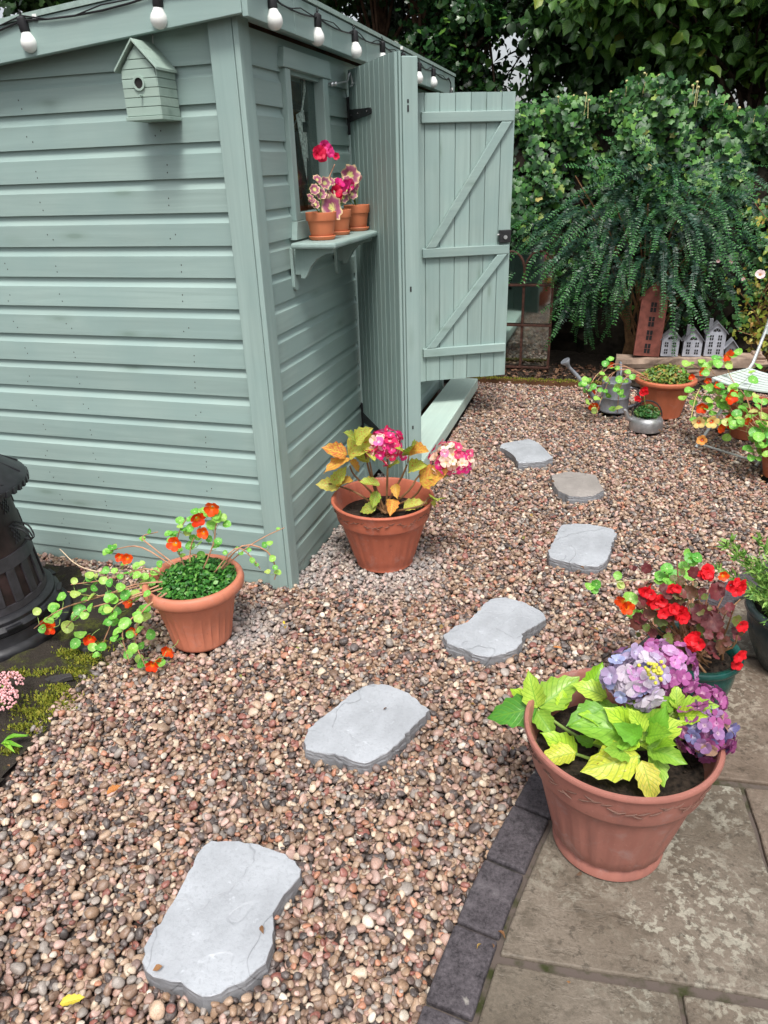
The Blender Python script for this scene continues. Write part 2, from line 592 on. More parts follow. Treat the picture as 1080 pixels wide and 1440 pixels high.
# doors: x along the leaf from the hinge, y = so on the outer side, z up
def make_door(hx, hy, ang, so, W, z0, z1, widths, lock):
    M = Matrix.Translation((hx, hy, 0)) @ Matrix.Rotation(ang, 4, 'Z')
    dr = MB().box((0.012, -0.003, z0 + .01), (W - .012, 0.003, z1 - .01)).build('door', PZ, shed)
    dr.matrix_local = M
    x = 0.0
    for w in widths:
        pm = MB()
        pl = [(x + .0012, 0.0035), (x + .0012, 0.011), (x + .004, 0.0135), (x + w - .004, 0.0135), (x + w - .0012, 0.011), (x + w - .0012, 0.0035)]
        pi = [(x + .0012, -0.0035), (x + w - .0012, -0.0035), (x + w - .0012, -0.011), (x + w - .003, -0.0135), (x + .003, -0.0135), (x + .0012, -0.011)]
        zz = z0 + rnd.uniform(0, .003)
        for poly in (pl, pi):
            pm.prism([(a, b * so, 0) for a, b in poly], (0, 0, zz), (0, 0, z1 + rnd.uniform(-.002, .002)))
        pm.build('plank', PZ, dr)
        x += w
    ya, yb = sorted((-so * 0.0138, -so * 0.0375))
    led = [(z1 - .158, z1 - .098), (z0 + .80, z0 + .858), (z0 + .168, z0 + .226)]
    for i, (a, b) in enumerate(led):
        MB().box((0.03, ya, a), (W - .012, yb, b)).build('ledge', PX, dr, bevel=.005)
    for (ub, ut) in ((led[1], led[0]), (led[2], led[1])):
        x0, x1, za, zb = 0.055, W - .045, ub[1] + .001, ut[0] - .001
        MB().prism([(x0, 0, za), (x0 + .062, 0, za), (x1 + .02, 0, zb), (x1 - .045, 0, zb)], (0, ya, 0), (0, yb - .001, 0)).build('brace', PX, dr, bevel=.004)
    yo = so * 0.0142
    for zc in (z1 - .175, z0 + .215):
        hm = MB()
        pl = [(0.004, zc + .028), (0.03, zc + .024), (0.30, zc + .012), (0.315, zc + .004), (0.315, zc - .004), (0.30, zc - .012), (0.03, zc - .024), (0.004, zc - .028)]
        hm.prism([(a, 0, c) for a, c in pl], (0, yo, 0), (0, yo + so * .004, 0))
        hm.tube([(0.0, yo, zc - .075), (0.0, yo, zc + .075)], .008, 8)
        hm.box((-0.03, min(yo, yo + so * .004), zc - .075), (-0.004, max(yo, yo + so * .004), zc + .075))
        for u in (.04, .14, .26):
            hm.ball((u, yo + so * .004, zc), .005, 6, 4)
        hm.build('hinge', M_black, dr, True)
    if lock:
        lm = MB()
        yl0, yl1 = -so * 0.0140, -so * 0.044
        lm.box((W - .082, min(yl0, yl1), led[1][1] + .012), (W - .006, max(yl0, yl1), led[1][1] + .088))
        lk = lm.build('lock', M_black, dr, bevel=.003)
        kb = MB().tube([(W - .045, -so * .044, led[1][1] + .045), (W - .045, -so * .052, led[1][1] + .045)], .012, 12)
        kb.build('lock_knob', M_steel, dr, True)
        MB().tube([(W - .0825, -so * .03, led[1][1] + .06), (W - .094, -so * .03, led[1][1] + .06)], .006, 6).build('lock_bolt', M_steel, dr, True)
    return dr, M


W2 = 0.615
d2, M2 = make_door(0.012, 2.262, math.radians(27), 1, W2, 0.285, 2.0, [.052, .095, .096, .096, .096, .095, .085], True)
tag(d2, 'far shed door showing its ledged and braced inner face and black lock')
d1, M1 = make_door(0.022, 1.055, math.radians(-54), -1, 0.59, 0.20, 2.0, [.059] * 10, False)
tag(d1, 'near shed door folded back against the wall, outer boards showing')
# meeting stile on the near door's free edge
MB().box((0.545, 0.016, 0.205), (0.592, 0.080, 1.985)).build('meeting_stile', PZ, d1, bevel=.004)
hw = MB()
for z in (1.83, 1.80, 1.13, 0.52):
    hw.box((0.5921, 0.034, z), (0.5935, 0.041, z + rnd.uniform(.012, .03)))
hw.build('screw_holes', M_black, d1)['kind'] = 'stuff'

# cabin hook holding the near door
he = M1 @ Vector((0.075, -0.018, 1.955))
hb = Vector((0.028, 0.79, 1.928))
hm = MB()
dv = (he - hb)
pts = [hb + dv * t + Vector((0, 0, h)) for t, h in ((0, 0), (.15, 0), (.3, 0), (.72, 0), (.78, .004), (.83, .024), (.90, .030), (.96, .022), (1.0, 0.0), (1.0, -.02))]
hm.tube(pts, .0042, 8)
hm.ball(hb, .010, 8, 6)
hm.ball(hb + dv * .16, .010, 8, 6)
hm.tube([hb - Vector((.02, 0, .0)), hb], .006, 8)
hm.tube([he + Vector((-.01, .0, -.02)), he + Vector((0.02, -.01, -.005)), he + Vector((0.01, 0, .012))], .004, 6)
tag(hm.build('cabin_hook', M_steel, shed, True), 'galvanised hook holding the near door open')

# timber plank lying in front of the doors
stp = thing('timber_step', 'pale green painted timber plank lying on the pebbles below the open doors', 'step', (0.18, 2.2, 0))
PSTEP = paint('y', (0.50, 0.62, 0.55, 1), 'pale_step')
MB().box((-0.105, -0.92, 0.015), (0.105, 0.90, 0.10)).build('plank', PSTEP, stp, bevel=.006)
for y in (-.8, 0.0, .8):
    MB().box((-0.09, y - .04, -0.03), (0.09, y + .04, 0.0145)).build('bearer', M_intimber, stp)

# inner lining seen through the pane
M_lin = plain('stained_lining', (0.26, 0.125, 0.09), 0.6, 0.3, var=.45, scale=16)
M_raf = plain('raw_pine', (0.50, 0.30, 0.13), 0.7, 0.3, var=.3, scale=14)
for k in range(11):
    MB().box((-.115, .40 + k * .062, 1.30), (-.100, .40 + k * .062 + .058, 1.755)).build('lining_board', M_lin, shed, bevel=.003)
for z in (1.745, 1.845):
    MB().box((-.16, .40, z + .02), (-.098, 1.03, z + .092)).build('rafter', M_raf, shed, bevel=.003)

# ------------------------------------------------------------------ bunting hanging inside the window
bun = thing('bunting', 'white lace patterned bunting pennant hanging behind the window pane', 'bunting', tuple(at(424, 168, 0, -.040)))
M_cloth = plain('printed_cloth', (0.66, 0.68, 0.66), 0.9, 0.2, var=0.35, scale=70, contrast=(.40, .56))
MB().tube([(-.03, -.06, -.04), (0.0, 0.0, .02), (0.01, .03, .10), (0.0, .06, .19), (0, .12, .20)], .004, 6).build('tape', M_cloth, bun)
fl = MB()
fl.prism([(0, -.055, .015), (0, .03, .035), (0, .065, -.17), (0, .028, -.13), (0.0, .012, -.22)], (-.0006, 0, 0), (.0006, 0, 0))
fl.build('pennant', M_cloth, bun)
MB().prism([(0, .035, .10), (0, .06, .18), (0, .10, .03)], (-.0006, 0, 0), (.0006, 0, 0)).build('pennant', M_cloth, bun)

# ------------------------------------------------------------------ bird box
bb = thing('bird_box', 'small painted wooden bird box with planked gable roof hung under the shed eaves', 'bird box', (-0.303, -0.003, 1.784))
PB = paint('x', (0.335, 0.435, 0.375, 1), 'bird_box_paint', 0.05)
wv, dp, hh, rd = 0.126, 0.112, 0.128, 0.205
body = MB()
body.prism([(-wv / 2, 0, 0), (wv / 2, 0, 0), (wv / 2, 0, hh), (0, 0, rd - .006), (-wv / 2, 0, hh)], (0, -dp, 0), (0, 0, 0))
body = body.build('box', PB, bb)
zz = 0.0
while zz < rd - .03:
    h = 0.0265
    z1 = min(zz + h, rd - .012)
    half = lambda z: wv / 2 if z <= hh else max(0.004, wv / 2 * (rd - .006 - z) / (rd - .006 - hh))
    sl_ = MB()
    sl_.prism([(-half(zz), 0, zz + .001), (half(zz), 0, zz + .001), (half(z1), 0, z1 - .001), (-half(z1), 0, z1 - .001)], (0, -dp - .004, 0), (0, -dp - .0002, 0))
    sl_.build('slat', PB, body, bevel=.001)
    if z1 <= hh + .01:
        MB().box((wv / 2 + .0002, -dp - .004, zz + .001), (wv / 2 + .0042, -.002, z1 - .001)).build('slat', PB, body, bevel=.001)
    zz += h
MB().box((-wv / 2 - .004, -dp - .008, -.012), (wv / 2 + .006, 0, -.0005)).build('base_board', PB, bb, bevel=.0015)
sx = (rd - hh + .012) / (wv / 2 + .02)
for s in (-1, 1):
    for j in range(3):
        t0, t1 = j / 3, (j + 1) / 3
        xa, xb = s * (wv / 2 + .014) * t0, s * (wv / 2 + .014) * t1
        za, zb = rd + .003 - sx * abs(xa), rd + .003 - sx * abs(xb)
        MB().prism([(xa, 0, za), (xb, 0, zb), (xb, 0, zb + .008), (xa, 0, za + .008)], (0, -dp - .018, 0), (0, 0, 0)).build('roof_plank', PB, bb, bevel=.001)
rg = MB()
rg.lathe([(.0215, 0), (.0215, .006), (.0155, .006), (.0155, 0)], 24)
hole = rg
hole.v = [(x, -dp - .004 - z, y + .093) for x, y, z in hole.v]
hole.build('entrance_ring', PB, bb, True)
dk = MB().lathe([(.0157, 0), (.0157, .0012)], 20)
dk.v = [(x, -dp - .0045 - z, y + .093) for x, y, z in dk.v]
dk.build('entrance_hole', plain('dark_hole', (.012, .011, .01), .9), bb)
MB().tube([(0.004, -dp, .058), (0.004, -dp - .02, .058)], .003, 6).build('perch', PB, bb)
MB().tube([(0.0, -.002, rd), (0.004, -.004, rd + .03), (0.0, -.001, rd + .04)], .0015, 5).build('hanger', M_steel, bb)

# ------------------------------------------------------------------ festoon lights
fest = thing('string_light', 'black festoon cable with unlit white globe bulbs strung along the shed fascia', 'string lights', (0, 0, 2.1))
yf, xf = -0.086, 0.088
bul = [tuple(at(31, 29, 1, yf)), tuple(at(221, -8, 1, yf))]
bul += [tuple(at(x, y, 0, xf)) for x, y in ((381, -4), (446, 24), (498, 47), (537, 62), (566, 78), (589, 91), (609, 99))]
left0 = np.array(bul[0]) + np.array([-.62, 0, -.075])
cab = [left0]
prev = left0
stops = [np.array(b) for b in bul] + [np.array([xf, 2.86, 2.115])]
for q in stops:
    if prev[0] < -0.05 and q[0] > 0.0:
        cn = np.array([xf, yf, 2.125])
        segs = [(prev, cn), (cn, q)]
    else:
        segs = [(prev, q)]
    for a, b_ in segs:
        L = np.linalg.norm(b_ - a)
        for t in (.2, .4, .6, .8, 1.0):
            cab.append(a + (b_ - a) * t + np.array([0, 0, -.028 * L * 4 * t * (1 - t)]))
    prev = q
FO = np.array([0, 0, 2.1])
MB().tube([p - FO for p in cab], .0032, 6).build('cable', M_wire, fest, True)
cab2 = [p - FO + np.array([0.002, -.002, .010 * math.sin(i * 1.7) + .006]) for i, p in enumerate(cab)]
MB().tube(cab2, .0022, 6).build('cable', M_wire, fest, True)
sock = MB().lathe([(.009, .012), (.016, .006), (.0165, -.03), (.0145, -.034)], 16)
sock.tube([(0, 0, .01), (0.004, 0, .022), (0, 0, .03), (-.004, 0, .022), (0, 0, .012)], .002, 5)
sock = sock.mesh('socket', M_wire, True, 40)
blb = MB().lathe([(.001, -.092), (.012, -.0895), (.021, -.083), (.0262, -.072), (.027, -.063), (.0246, -.053), (.018, -.042), (.0145, -.034), (.014, -.03)], 24).mesh('bulb', M_opal, True, 80)
for i, b_ in enumerate(bul):
    tilt = (rnd.uniform(-.12, .12), rnd.uniform(-.12, .12) - (.12 if i == 0 else 0), 0)
    so_ = link('socket', sock, fest, np.array(b_) - FO, tilt)
    link('bulb', blb, so_)
MB().tube([(xf, 2.80, .01), (xf, 2.86, .025), (xf, 2.93, .0), (xf, 2.94, -.04)], .004, 6).build('plug_lead', M_wire, fest)
MB().lathe([(.006, 0), (.014, -.01), (.016, -.05), (.010, -.055)], 10, (xf, 2.94, -.035)).build('plug', M_wire, fest, True)
cl = MB()
for p in (np.array(bul[0]) + [.05, .006, .008], np.array(bul[6]) + [.0, -.02, .03], np.array([xf, 2.96, 2.07])):
    cl.box(p - FO - np.array([.008, .006, .007]), p - FO + np.array([.008, .006, .007]))
cl.build('cable_clips', M_opal, fest)['kind'] = 'stuff'
# ------------------------------------------------------------------ patio (a big circle's edge) with kerb setts and riven slabs
PCX, PCY, PR = 4.941, -2.05, 4.0
in_patio = lambda x, y, m=0.0: (x - PCX) ** 2 + (y - PCY) ** 2 < (PR + m) ** 2
SOIL = [(-.40, -2.2), (-.418, -1.247), (-.453, -1.132), (-.468, -.998), (-.461, -.824), (-.479, -.634), (-.511, -.497), (-.56, -.33), (-.70, -.20), (-1.0, -.12), (-1.6, -.10), (-2.6, -.10), (-2.6, -2.2)]


def in_poly(x, y, P):
    c = False
    j = len(P) - 1
    for i in range(len(P)):
        if (P[i][1] > y) != (P[j][1] > y) and x < (P[j][0] - P[i][0]) * (y - P[i][1]) / (P[j][1] - P[i][1]) + P[i][0]:
            c = not c
        j = i
    return c


M_mortar = plain('mossy_mortar', (0.095, 0.076, 0.066), 0.95, 0.2, scale=16, bmp=.6, col2=(0.035, 0.040, 0.014, 1), contrast=(.36, .52))
arc = lambda r, a0, a1, n: [(PCX + r * math.cos(a), PCY + r * math.sin(a)) for a in np.linspace(a0, a1, n)]
pm = MB()
pts = arc(PR - .003, math.radians(188), math.radians(115), 60)
pm.prism([(x, y, 0) for x, y in pts] + [(3.6, -2.6, 0)], (0, 0, -.08), (0, 0, -.001))
patio = tag(pm.build('patio', M_mortar), kind='structure')

# kerb setts
def sett_mat():
    m, nt, b = newmat('charcoal_sett', 0.8, 0.35)
    v = coords(nt, jitter=True)
    n1 = math_(nt, 'ADD', math_(nt, 'MULTIPLY', noise(nt, v, 130, 4, .75), .55), math_(nt, 'MULTIPLY', noise(nt, v, 34, 4, .65), .45))
    n2 = noise(nt, v, 9, 5, .6)
    c = mix(nt, ramp(nt, n1, [(.36, (0, 0, 0)), (.64, (1,) * 3)]), (0.020, 0.017, 0.020, 1), (0.112, 0.098, 0.108, 1))
    c = mix(nt, ramp(nt, n2, [(.58, (0, 0, 0)), (.72, (.55,) * 3)]), c, (0.21, 0.19, 0.20, 1))
    c = mix(nt, ramp(nt, noise(nt, v, 22, 3, .5), [(.70, (0, 0, 0)), (.76, (.9,) * 3)]), c, (0.32, 0.30, 0.27, 1))
    nt.links.new(c, b.inputs['Base Color'])
    bump(nt, b, n1, .8, .006)
    return m


M_sett = sett_mat()
a_ = math.radians(176.0)
step = 0.197 / PR
th = math.asin((-1.575 - PCY) / PR)
a0 = PI - th
angs = [a0 + k * step for k in range(2, -19, -1)]
for k in range(len(angs) - 1):
    a, b_ = angs[k], angs[k + 1]
    g_ = .0012
    oc = [(PCX + r * math.cos(t), PCY + r * math.sin(t)) for r, t in
          ((PR, a - g_), (PR + .001, (a + b_) / 2), (PR, b_ + g_), (PR - .103, b_ + g_), (PR - .102, (a + b_) / 2), (PR - .103, a - g_))]
    z = .014 + rnd.uniform(-.002, .003)
    MB().prism([(x, y, 0) for x, y in oc], (0, 0, -.05), (0, 0, z)).build('edging_sett', M_sett, patio, bevel=.006)


def slab_mat():
    m, nt, b = newmat('riven_sandstone', 0.62, 0.35)
    v = coords(nt, jitter=True)
    vs = coords(nt, (1, 1.35, 1), jitter=True)
    big = noise(nt, v, 2.6, 5, .6, .4)
    mid = noise(nt, vs, 17, 9, .72, .25)
    fine = noise(nt, v, 120, 4, .7)
    c = mix(nt, ramp(nt, big, [(.3, (0, 0, 0)), (.7, (1, 1, 1))]), (0.105, 0.082, 0.058, 1), (0.215, 0.176, 0.138, 1))
    c = mix(nt, ramp(nt, mid, [(.36, (.7,) * 3), (.50, (0, 0, 0))]), c, (0.082, 0.066, 0.048, 1))
    c = mix(nt, ramp(nt, fine, [(.35, (.45,) * 3), (.6, (0, 0, 0))]), c, (0.075, 0.062, 0.045, 1))
    # pale lichen crusts gathered in patches
    l1 = noise(nt, v, 52, 7, .62, .3)
    l2 = noise(nt, v, 20, 4, .6)
    spots = ramp(nt, math_(nt, 'ADD', math_(nt, 'MULTIPLY', l1, .65), math_(nt, 'MULTIPLY', l2, .35)), [(.505, (0, 0, 0)), (.545, (1,) * 3)])
    patch = ramp(nt, noise(nt, v, 2.9, 5, .65), [(.47, (0, 0, 0)), (.64, (1,) * 3)])
    lich = math_(nt, 'MULTIPLY', spots, patch)
    lich = math_(nt, 'MULTIPLY', lich, math_(nt, 'ADD', fine, .20))
    c = mix(nt, lich, c, (0.37, 0.35, 0.28, 1))
    c = mix(nt, ramp(nt, noise(nt, v, 44, 5, .7), [(.56, (0, 0, 0)), (.64, (.65,) * 3)]), c, (0.055, 0.044, 0.032, 1))
    r = orand(nt)
    c = mix(nt, 1.0, c, ramp(nt, r, [(0, (.92, .92, .92)), (.5, (1.08, 1.0, 1.0)), (1, (1.0, 1.03, 1.05))]), 'MULTIPLY')
    nt.links.new(c, b.inputs['Base Color'])
    nt.links.new(ramp(nt, mid, [(.3, (.42,) * 3), (.7, (.75,) * 3)]), b.inputs['Roughness'])
    st = ramp(nt, noise(nt, vs, 4, 7, .62, .5), [(.40, (0, 0, 0)), (.43, (.35,) * 3), (.52, (.4,) * 3), (.55, (.75,) * 3), (.66, (.8,) * 3), (.69, (1,) * 3)])
    h = math_(nt, 'ADD', math_(nt, 'MULTIPLY', st, .8), math_(nt, 'ADD', math_(nt, 'MULTIPLY', mid, .7), math_(nt, 'MULTIPLY', fine, .3)))
    bump(nt, b, h, .65, .007)
    return m


M_slab = slab_mat()


def clip(poly, px, py, nx, ny):
    out = []
    for i in range(len(poly)):
        a, b_ = poly[i], poly[(i + 1) % len(poly)]
        da, db = (a[0] - px) * nx + (a[1] - py) * ny, (b_[0] - px) * nx + (b_[1] - py) * ny
        if da <= 0:
            out.append(a)
        if (da <= 0) != (db <= 0):
            t = da / (da - db)
            out.append((a[0] + (b_[0] - a[0]) * t, a[1] + (b_[1] - a[1]) * t))
    return out


ROT = math.radians(5.0)
U = (math.cos(ROT), math.sin(ROT))
Vv = (-math.sin(ROT), math.cos(ROT))
ORI = (1.09, -1.432)
rows = [(-1.24, -.63, [-.2, .395, 1.0, 1.6]), (-.618, -.012, [-.3, .394, .86, 1.46, 2.1]), (0.0, .61, [-.4, .655, 1.26, 1.9, 2.5]),
        (.622, 1.23, [-.3, .92, 1.5, 2.1]), (1.242, 1.84, [-.2, .7, 1.3, 1.9])]
for (v0, v1, us) in rows:
    for i in range(len(us) - 1):
        j = .0055
        q = [(us[i] + j, v0 + j), (us[i + 1] - j, v0 + j), (us[i + 1] - j, v1 - j), (us[i] + j, v1 - j)]
        # uneven hand-cut edges
        e = []
        for a in range(4):
            p, r_ = q[a], q[(a + 1) % 4]
            for t in np.linspace(0, 1, 9)[:-1]:
                w = 0 if t == 0 else rnd.uniform(-.003, .003)
                e.append((p[0] + (r_[0] - p[0]) * t + w, p[1] + (r_[1] - p[1]) * t + w))
        P = [(ORI[0] + U[0] * a + Vv[0] * b_, ORI[1] + U[1] * a + Vv[1] * b_) for a, b_ in e]
        for t in np.linspace(math.radians(112), math.radians(186), 44):
            nx, ny = math.cos(t), math.sin(t)
            P = clip(P, PCX + (PR - .115) * nx, PCY + (PR - .115) * ny, nx, ny)
            if len(P) < 3:
                break
        if len(P) < 3:
            continue
        cx, cy = sum(p[0] for p in P) / len(P), sum(p[1] for p in P) / len(P)
        z = .010 + rnd.uniform(-.002, .002)
        MB().prism([(x - cx, y - cy, 0) for x, y in P], (0, 0, -.045), (0, 0, z)).build('paving_slab', M_slab, patio, bevel=.005, loc=(cx, cy, 0))

# ------------------------------------------------------------------ pebble bed
M_under = plain('wet_grit', (0.045, 0.033, 0.028), .8, .4, var=.6, scale=90, bmp=.6)
bed = MB()
bed.add([(-3.2, -3.0, -.040), (3.8, -3.0, -.040), (3.8, 3.42, -.040), (-3.2, 3.42, -.040)], [(0, 1, 2, 3)])
bed = tag(bed.build('gravel_bed', M_under), kind='structure')

STONES = {
    'a': [(575, 275), (612, 270), (650, 272), (700, 285), (740, 298), (775, 310), (800, 328), (815, 350), (812, 372), (790, 398), (770, 420), (755, 447), (745, 470), (741, 510), (738, 550), (730, 578), (718, 602), (700, 624), (680, 642), (640, 664), (600, 684), (572, 694), (545, 698), (524, 690), (508, 670), (490, 655), (466, 655), (440, 648), (416, 636), (395, 625), (383, 603), (395, 565), (410, 530), (430, 500), (455, 460), (480, 420), (502, 378), (520, 340), (535, 312), (550, 290)],
    'b': [(525, 962), (537, 961), (548, 963), (562, 969), (575, 975), (590, 986), (603, 998), (598, 1006), (590, 1012), (576, 1027), (560, 1045), (545, 1058), (530, 1066), (513, 1072), (495, 1069), (483, 1064), (470, 1060), (450, 1058), (430, 1053), (427, 1043), (433, 1025), (448, 1012), (465, 1000), (480, 987), (490, 978), (505, 968)],
    'c': [(690, 843), (701, 840), (712, 840), (726, 843), (740, 848), (754, 855), (765, 862), (768, 870), (755, 879), (742, 885), (735, 891), (734, 903), (728, 911), (715, 916), (700, 921), (685, 923), (670, 921), (650, 911), (638, 908), (628, 904), (624, 893), (632, 886), (640, 881), (652, 877), (662, 871), (667, 864), (675, 857), (682, 848)],
    'd': [(790, 738), (810, 736), (830, 737), (848, 740), (862, 744), (867, 750), (861, 764), (858, 778), (853, 788), (843, 796), (830, 796), (812, 793), (790, 788), (773, 784), (771, 775), (775, 765), (780, 757), (784, 746)],
    'e': [(775, 668), (788, 665), (800, 663), (820, 665), (838, 668), (843, 678), (849, 689), (837, 696), (820, 698), (800, 697), (785, 690), (778, 680)],
    'f': [(706, 624), (725, 620), (745, 617), (756, 622), (765, 630), (772, 637), (778, 643), (765, 648), (748, 650), (730, 651), (722, 640), (712, 633), (703, 629)],
}
STONES['a'] = [(x * 560 / 1080, 1040 + y * 560 / 1080) for x, y in STONES['a']]
SLAB = {
    'a': 'largest pale grey slate stepping stone, nearest the camera, in the pebbles',
    'b': 'oblong grey slate stepping stone, second in the path, left of the dark kerb',
    'c': 'waisted blue grey stepping stone, third in the path, right of the pink hydrangea pot',
    'd': 'squarish pale stepping stone, fourth in the path, beyond the waisted one',
    'e': 'small brownish grey stepping stone, fifth in the path',
    'f': 'farthest small grey stepping stone, near the end of the timber step',
}


def slate_mat(base, name):
    m, nt, b = newmat(name, 0.5, 0.45)
    v = coords(nt)
    big = noise(nt, v, 5, 5, .6, .5)
    fine = noise(nt, v, 90, 5, .7)
    cl_ = noise(nt, coords(nt, (3, 4.2, 3)), 1.6, 7, .62, 1.4)
    lo = tuple(c * .74 for c in base) + (1,)
    hi = tuple(c * 1.14 for c in base) + (1,)
    c = mix(nt, ramp(nt, big, [(.3, (0, 0, 0)), (.7, (1,) * 3)]), lo, hi)
    c = mix(nt, ramp(nt, fine, [(.36, (.5,) * 3), (.48, (0, 0, 0))]), c, tuple(c_ * .72 for c_ in base) + (1,))
    crk = noise(nt, coords(nt, jitter=True), 3.1, 3, .45, .2)
    vein = ramp(nt, crk, [(.484, (0, 0, 0)), (.4975, (.10,) * 3), (.500, (.38,) * 3), (.5025, (.10,) * 3), (.512, (0, 0, 0))])
    c = mix(nt, vein, c, tuple(c_ * .45 for c_ in base) + (1,))
    c = mix(nt, ramp(nt, noise(nt, v, 30, 3, .6), [(.66, (0, 0, 0)), (.76, (.5,) * 3)]), c, tuple(min(.8, c_ * 1.6) for c_ in base) + (1,))
    nt.links.new(c, b.inputs['Base Color'])
    st = noise(nt, v, 14, 6, .6)
    lay = ramp(nt, crk, [(.40, (0, 0, 0)), (.405, (.4,) * 3), (.498, (.5,) * 3), (.503, (.9,) * 3), (.62, (1,) * 3)])
    bump(nt, b, math_(nt, 'ADD', math_(nt, 'ADD', math_(nt, 'MULTIPLY', st, .9), math_(nt, 'MULTIPLY', lay, .9)), math_(nt, 'MULTIPLY', fine, .3)), .65, .007)
    return m


M_slate = slate_mat((.405, .425, .455), 'grey_slate')
M_slate_b = slate_mat((.33, .30, .28), 'brown_grey_slate')
M_edge = slate_mat((.23, .235, .25), 'broken_slate_edge')
stone_poly = []
ZS = .024
for key, px in STONES.items():
    P = [gpt(x, y, ZS)[:2] for x, y in px]
    stone_poly.append([tuple(p) for p in P])
    cx, cy = np.mean([p[0] for p in P]), np.mean([p[1] for p in P])
    # densify and roughen
    Q = []
    for i in range(len(P)):
        a, b_ = np.array(P[i]), np.array(P[(i + 1) % len(P)])
        m = max(1, int(np.linalg.norm(b_ - a) / .014))
        for t in range(m):
            Q.append(a + (b_ - a) * t / m + np.array([rnd.gauss(0, .0021), rnd.gauss(0, .0021)]))
    mb = MB()
    n = len(Q)
    layers = [(0.990, ZS), (0.998, ZS - .003), (1.0, ZS - .009), (1.006, ZS - .013), (1.004, ZS - .020), (1.012, ZS - .026), (1.01, -.035)]
    for li, (s_, z) in enumerate(layers):
        for i, q in enumerate(Q):
            w = rnd.uniform(-.006, .006) if li > 0 else rnd.uniform(-.002, .002)
            d = np.array([q[0] - cx, q[1] - cy])
            d = d * (s_ + w)
            mb.v.append((d[0], d[1], z + (rnd.uniform(-.0015, .0015) if 0 < li < 6 else 0)))
    mb.v.append((0, 0, ZS + .0005))
    for li in range(len(layers) - 1):
        for i in range(n):
            mb.f.append((li * n + (i + 1) % n, li * n + i, (li + 1) * n + i, (li + 1) * n + (i + 1) % n))
    mb.f += [(i, (i + 1) % n, len(mb.v) - 1) for i in range(n)]
    mb.m = [1 if k < (len(layers) - 1) * n and k >= n else 0 for k in range(len(mb.f))]
    o = mb.build('stepping_stone', [M_slate_b if key == 'e' else M_slate, M_edge], loc=(cx, cy, 0))
    tag(o, SLAB[key], 'stepping stone', 'stepping stones crossing the pebbles')


# pebbles: dropped one by one onto a height field
def pebble_mesh(seed):
    r = np.random.default_rng(seed)
    import bmesh
    bm = bmesh.new()
    bmesh.ops.create_icosphere(bm, subdivisions=3 if seed < 0 else 2, radius=1.0)
    k = [r.normal(size=3) for _ in range(5)]
    am = r.uniform(.05, .16, 5)
    e = r.uniform(2.0, 2.7)
    for v in bm.verts:
        p = np.array(v.co)
        s = 1.0
        for kk, a in zip(k, am):
            s += a * math.sin(1.3 * float(p @ kk))
        q = np.sign(p) * np.abs(p) ** (2 / e)
        v.co = q * s * .93
    me = bpy.data.meshes.new('pebble')
    bm.to_mesh(me)
    bm.free()
    me.shade_smooth()
    return me


def pebble_mat():
    m, nt, b = newmat('river_pebble', 0.38, 0.5)
    at_ = N(nt, 'ShaderNodeAttribute', attribute_type='INSTANCER', attribute_name='pcol')
    v = coords(nt, jitter=True)
    sp = noise(nt, v, 5.5, 4, .7)
    ba = noise(nt, v, 1.3, 3, .6, 1.0)
    c = mix(nt, 1.0, at_.outputs['Color'], ramp(nt, sp, [(.32, (.62, .60, .60)), (.5, (1, 1, 1)), (.7, (1.25, 1.22, 1.18))]), 'MULTIPLY')
    c = mix(nt, ramp(nt, ba, [(.52, (0, 0, 0)), (.60, (.45,) * 3)]), c, mix(nt, .5, at_.outputs['Color'], (.36, .30, .26, 1)))
    nt.links.new(c, b.inputs['Base Color'])
    nt.links.new(ramp(nt, ba, [(.3, (.30,) * 3), (.7, (.52,) * 3)]), b.inputs['Roughness'])
    bump(nt, b, sp, .12, .05)
    return m


M_peb = pebble_mat()
NV = 8
peb_me = []
for i in range(NV):
    me = pebble_mesh(100 + i)
    me.materials.append(M_peb)
    peb_me.append(me)

PAL = [((205, 182, 156), 9), ((178, 146, 118), 18), ((180, 138, 122), 12), ((138, 106, 84), 20), ((92, 82, 82), 12), ((120, 96, 90), 12),
       ((212, 200, 184), 2), ((190, 120, 82), 5), ((150, 140, 134), 11), ((150, 84, 72), 7), ((200, 160, 148), 8), ((78, 70, 70), 4), ((165, 128, 96), 9)]
pal = np.array([lin(*c)[:3] for c, w in PAL])
pw = np.array([w for c, w in PAL], float)
pw /= pw.sum()
GX0, GX1, GY0, GY1, CE = -1.75, 3.55, -2.05, 3.42, .006
nx_, ny_ = int((GX1 - GX0) / CE), int((GY1 - GY0) / CE)
gx, gy = GX0 + (np.arange(nx_) + .5) * CE, GY0 + (np.arange(ny_) + .5) * CE
XX, YY = np.meshgrid(gx, gy, indexing='ij')
mask = np.ones((nx_, ny_), bool)
mask &= ~((XX < 0.0) & (YY > -.002))
mask &= ~((XX - PCX) ** 2 + (YY - PCY) ** 2 < (PR + .004) ** 2)


def poly_mask(P):
    P = np.array(P)
    ins = np.zeros(XX.shape, bool)
    j = len(P) - 1
    for i in range(len(P)):
        yi, yj, xi, xj = P[i, 1], P[j, 1], P[i, 0], P[j, 0]
        if yi != yj:
            c = ((yi > YY) != (yj > YY)) & (XX < (xj - xi) * (YY - yi) / (yj - yi) + xi)
            ins ^= c
        j = i
    return ins


soil_m = poly_mask([(x + .03 * math.sin(9 * y), y) for x, y in SOIL])
mask &= ~soil_m
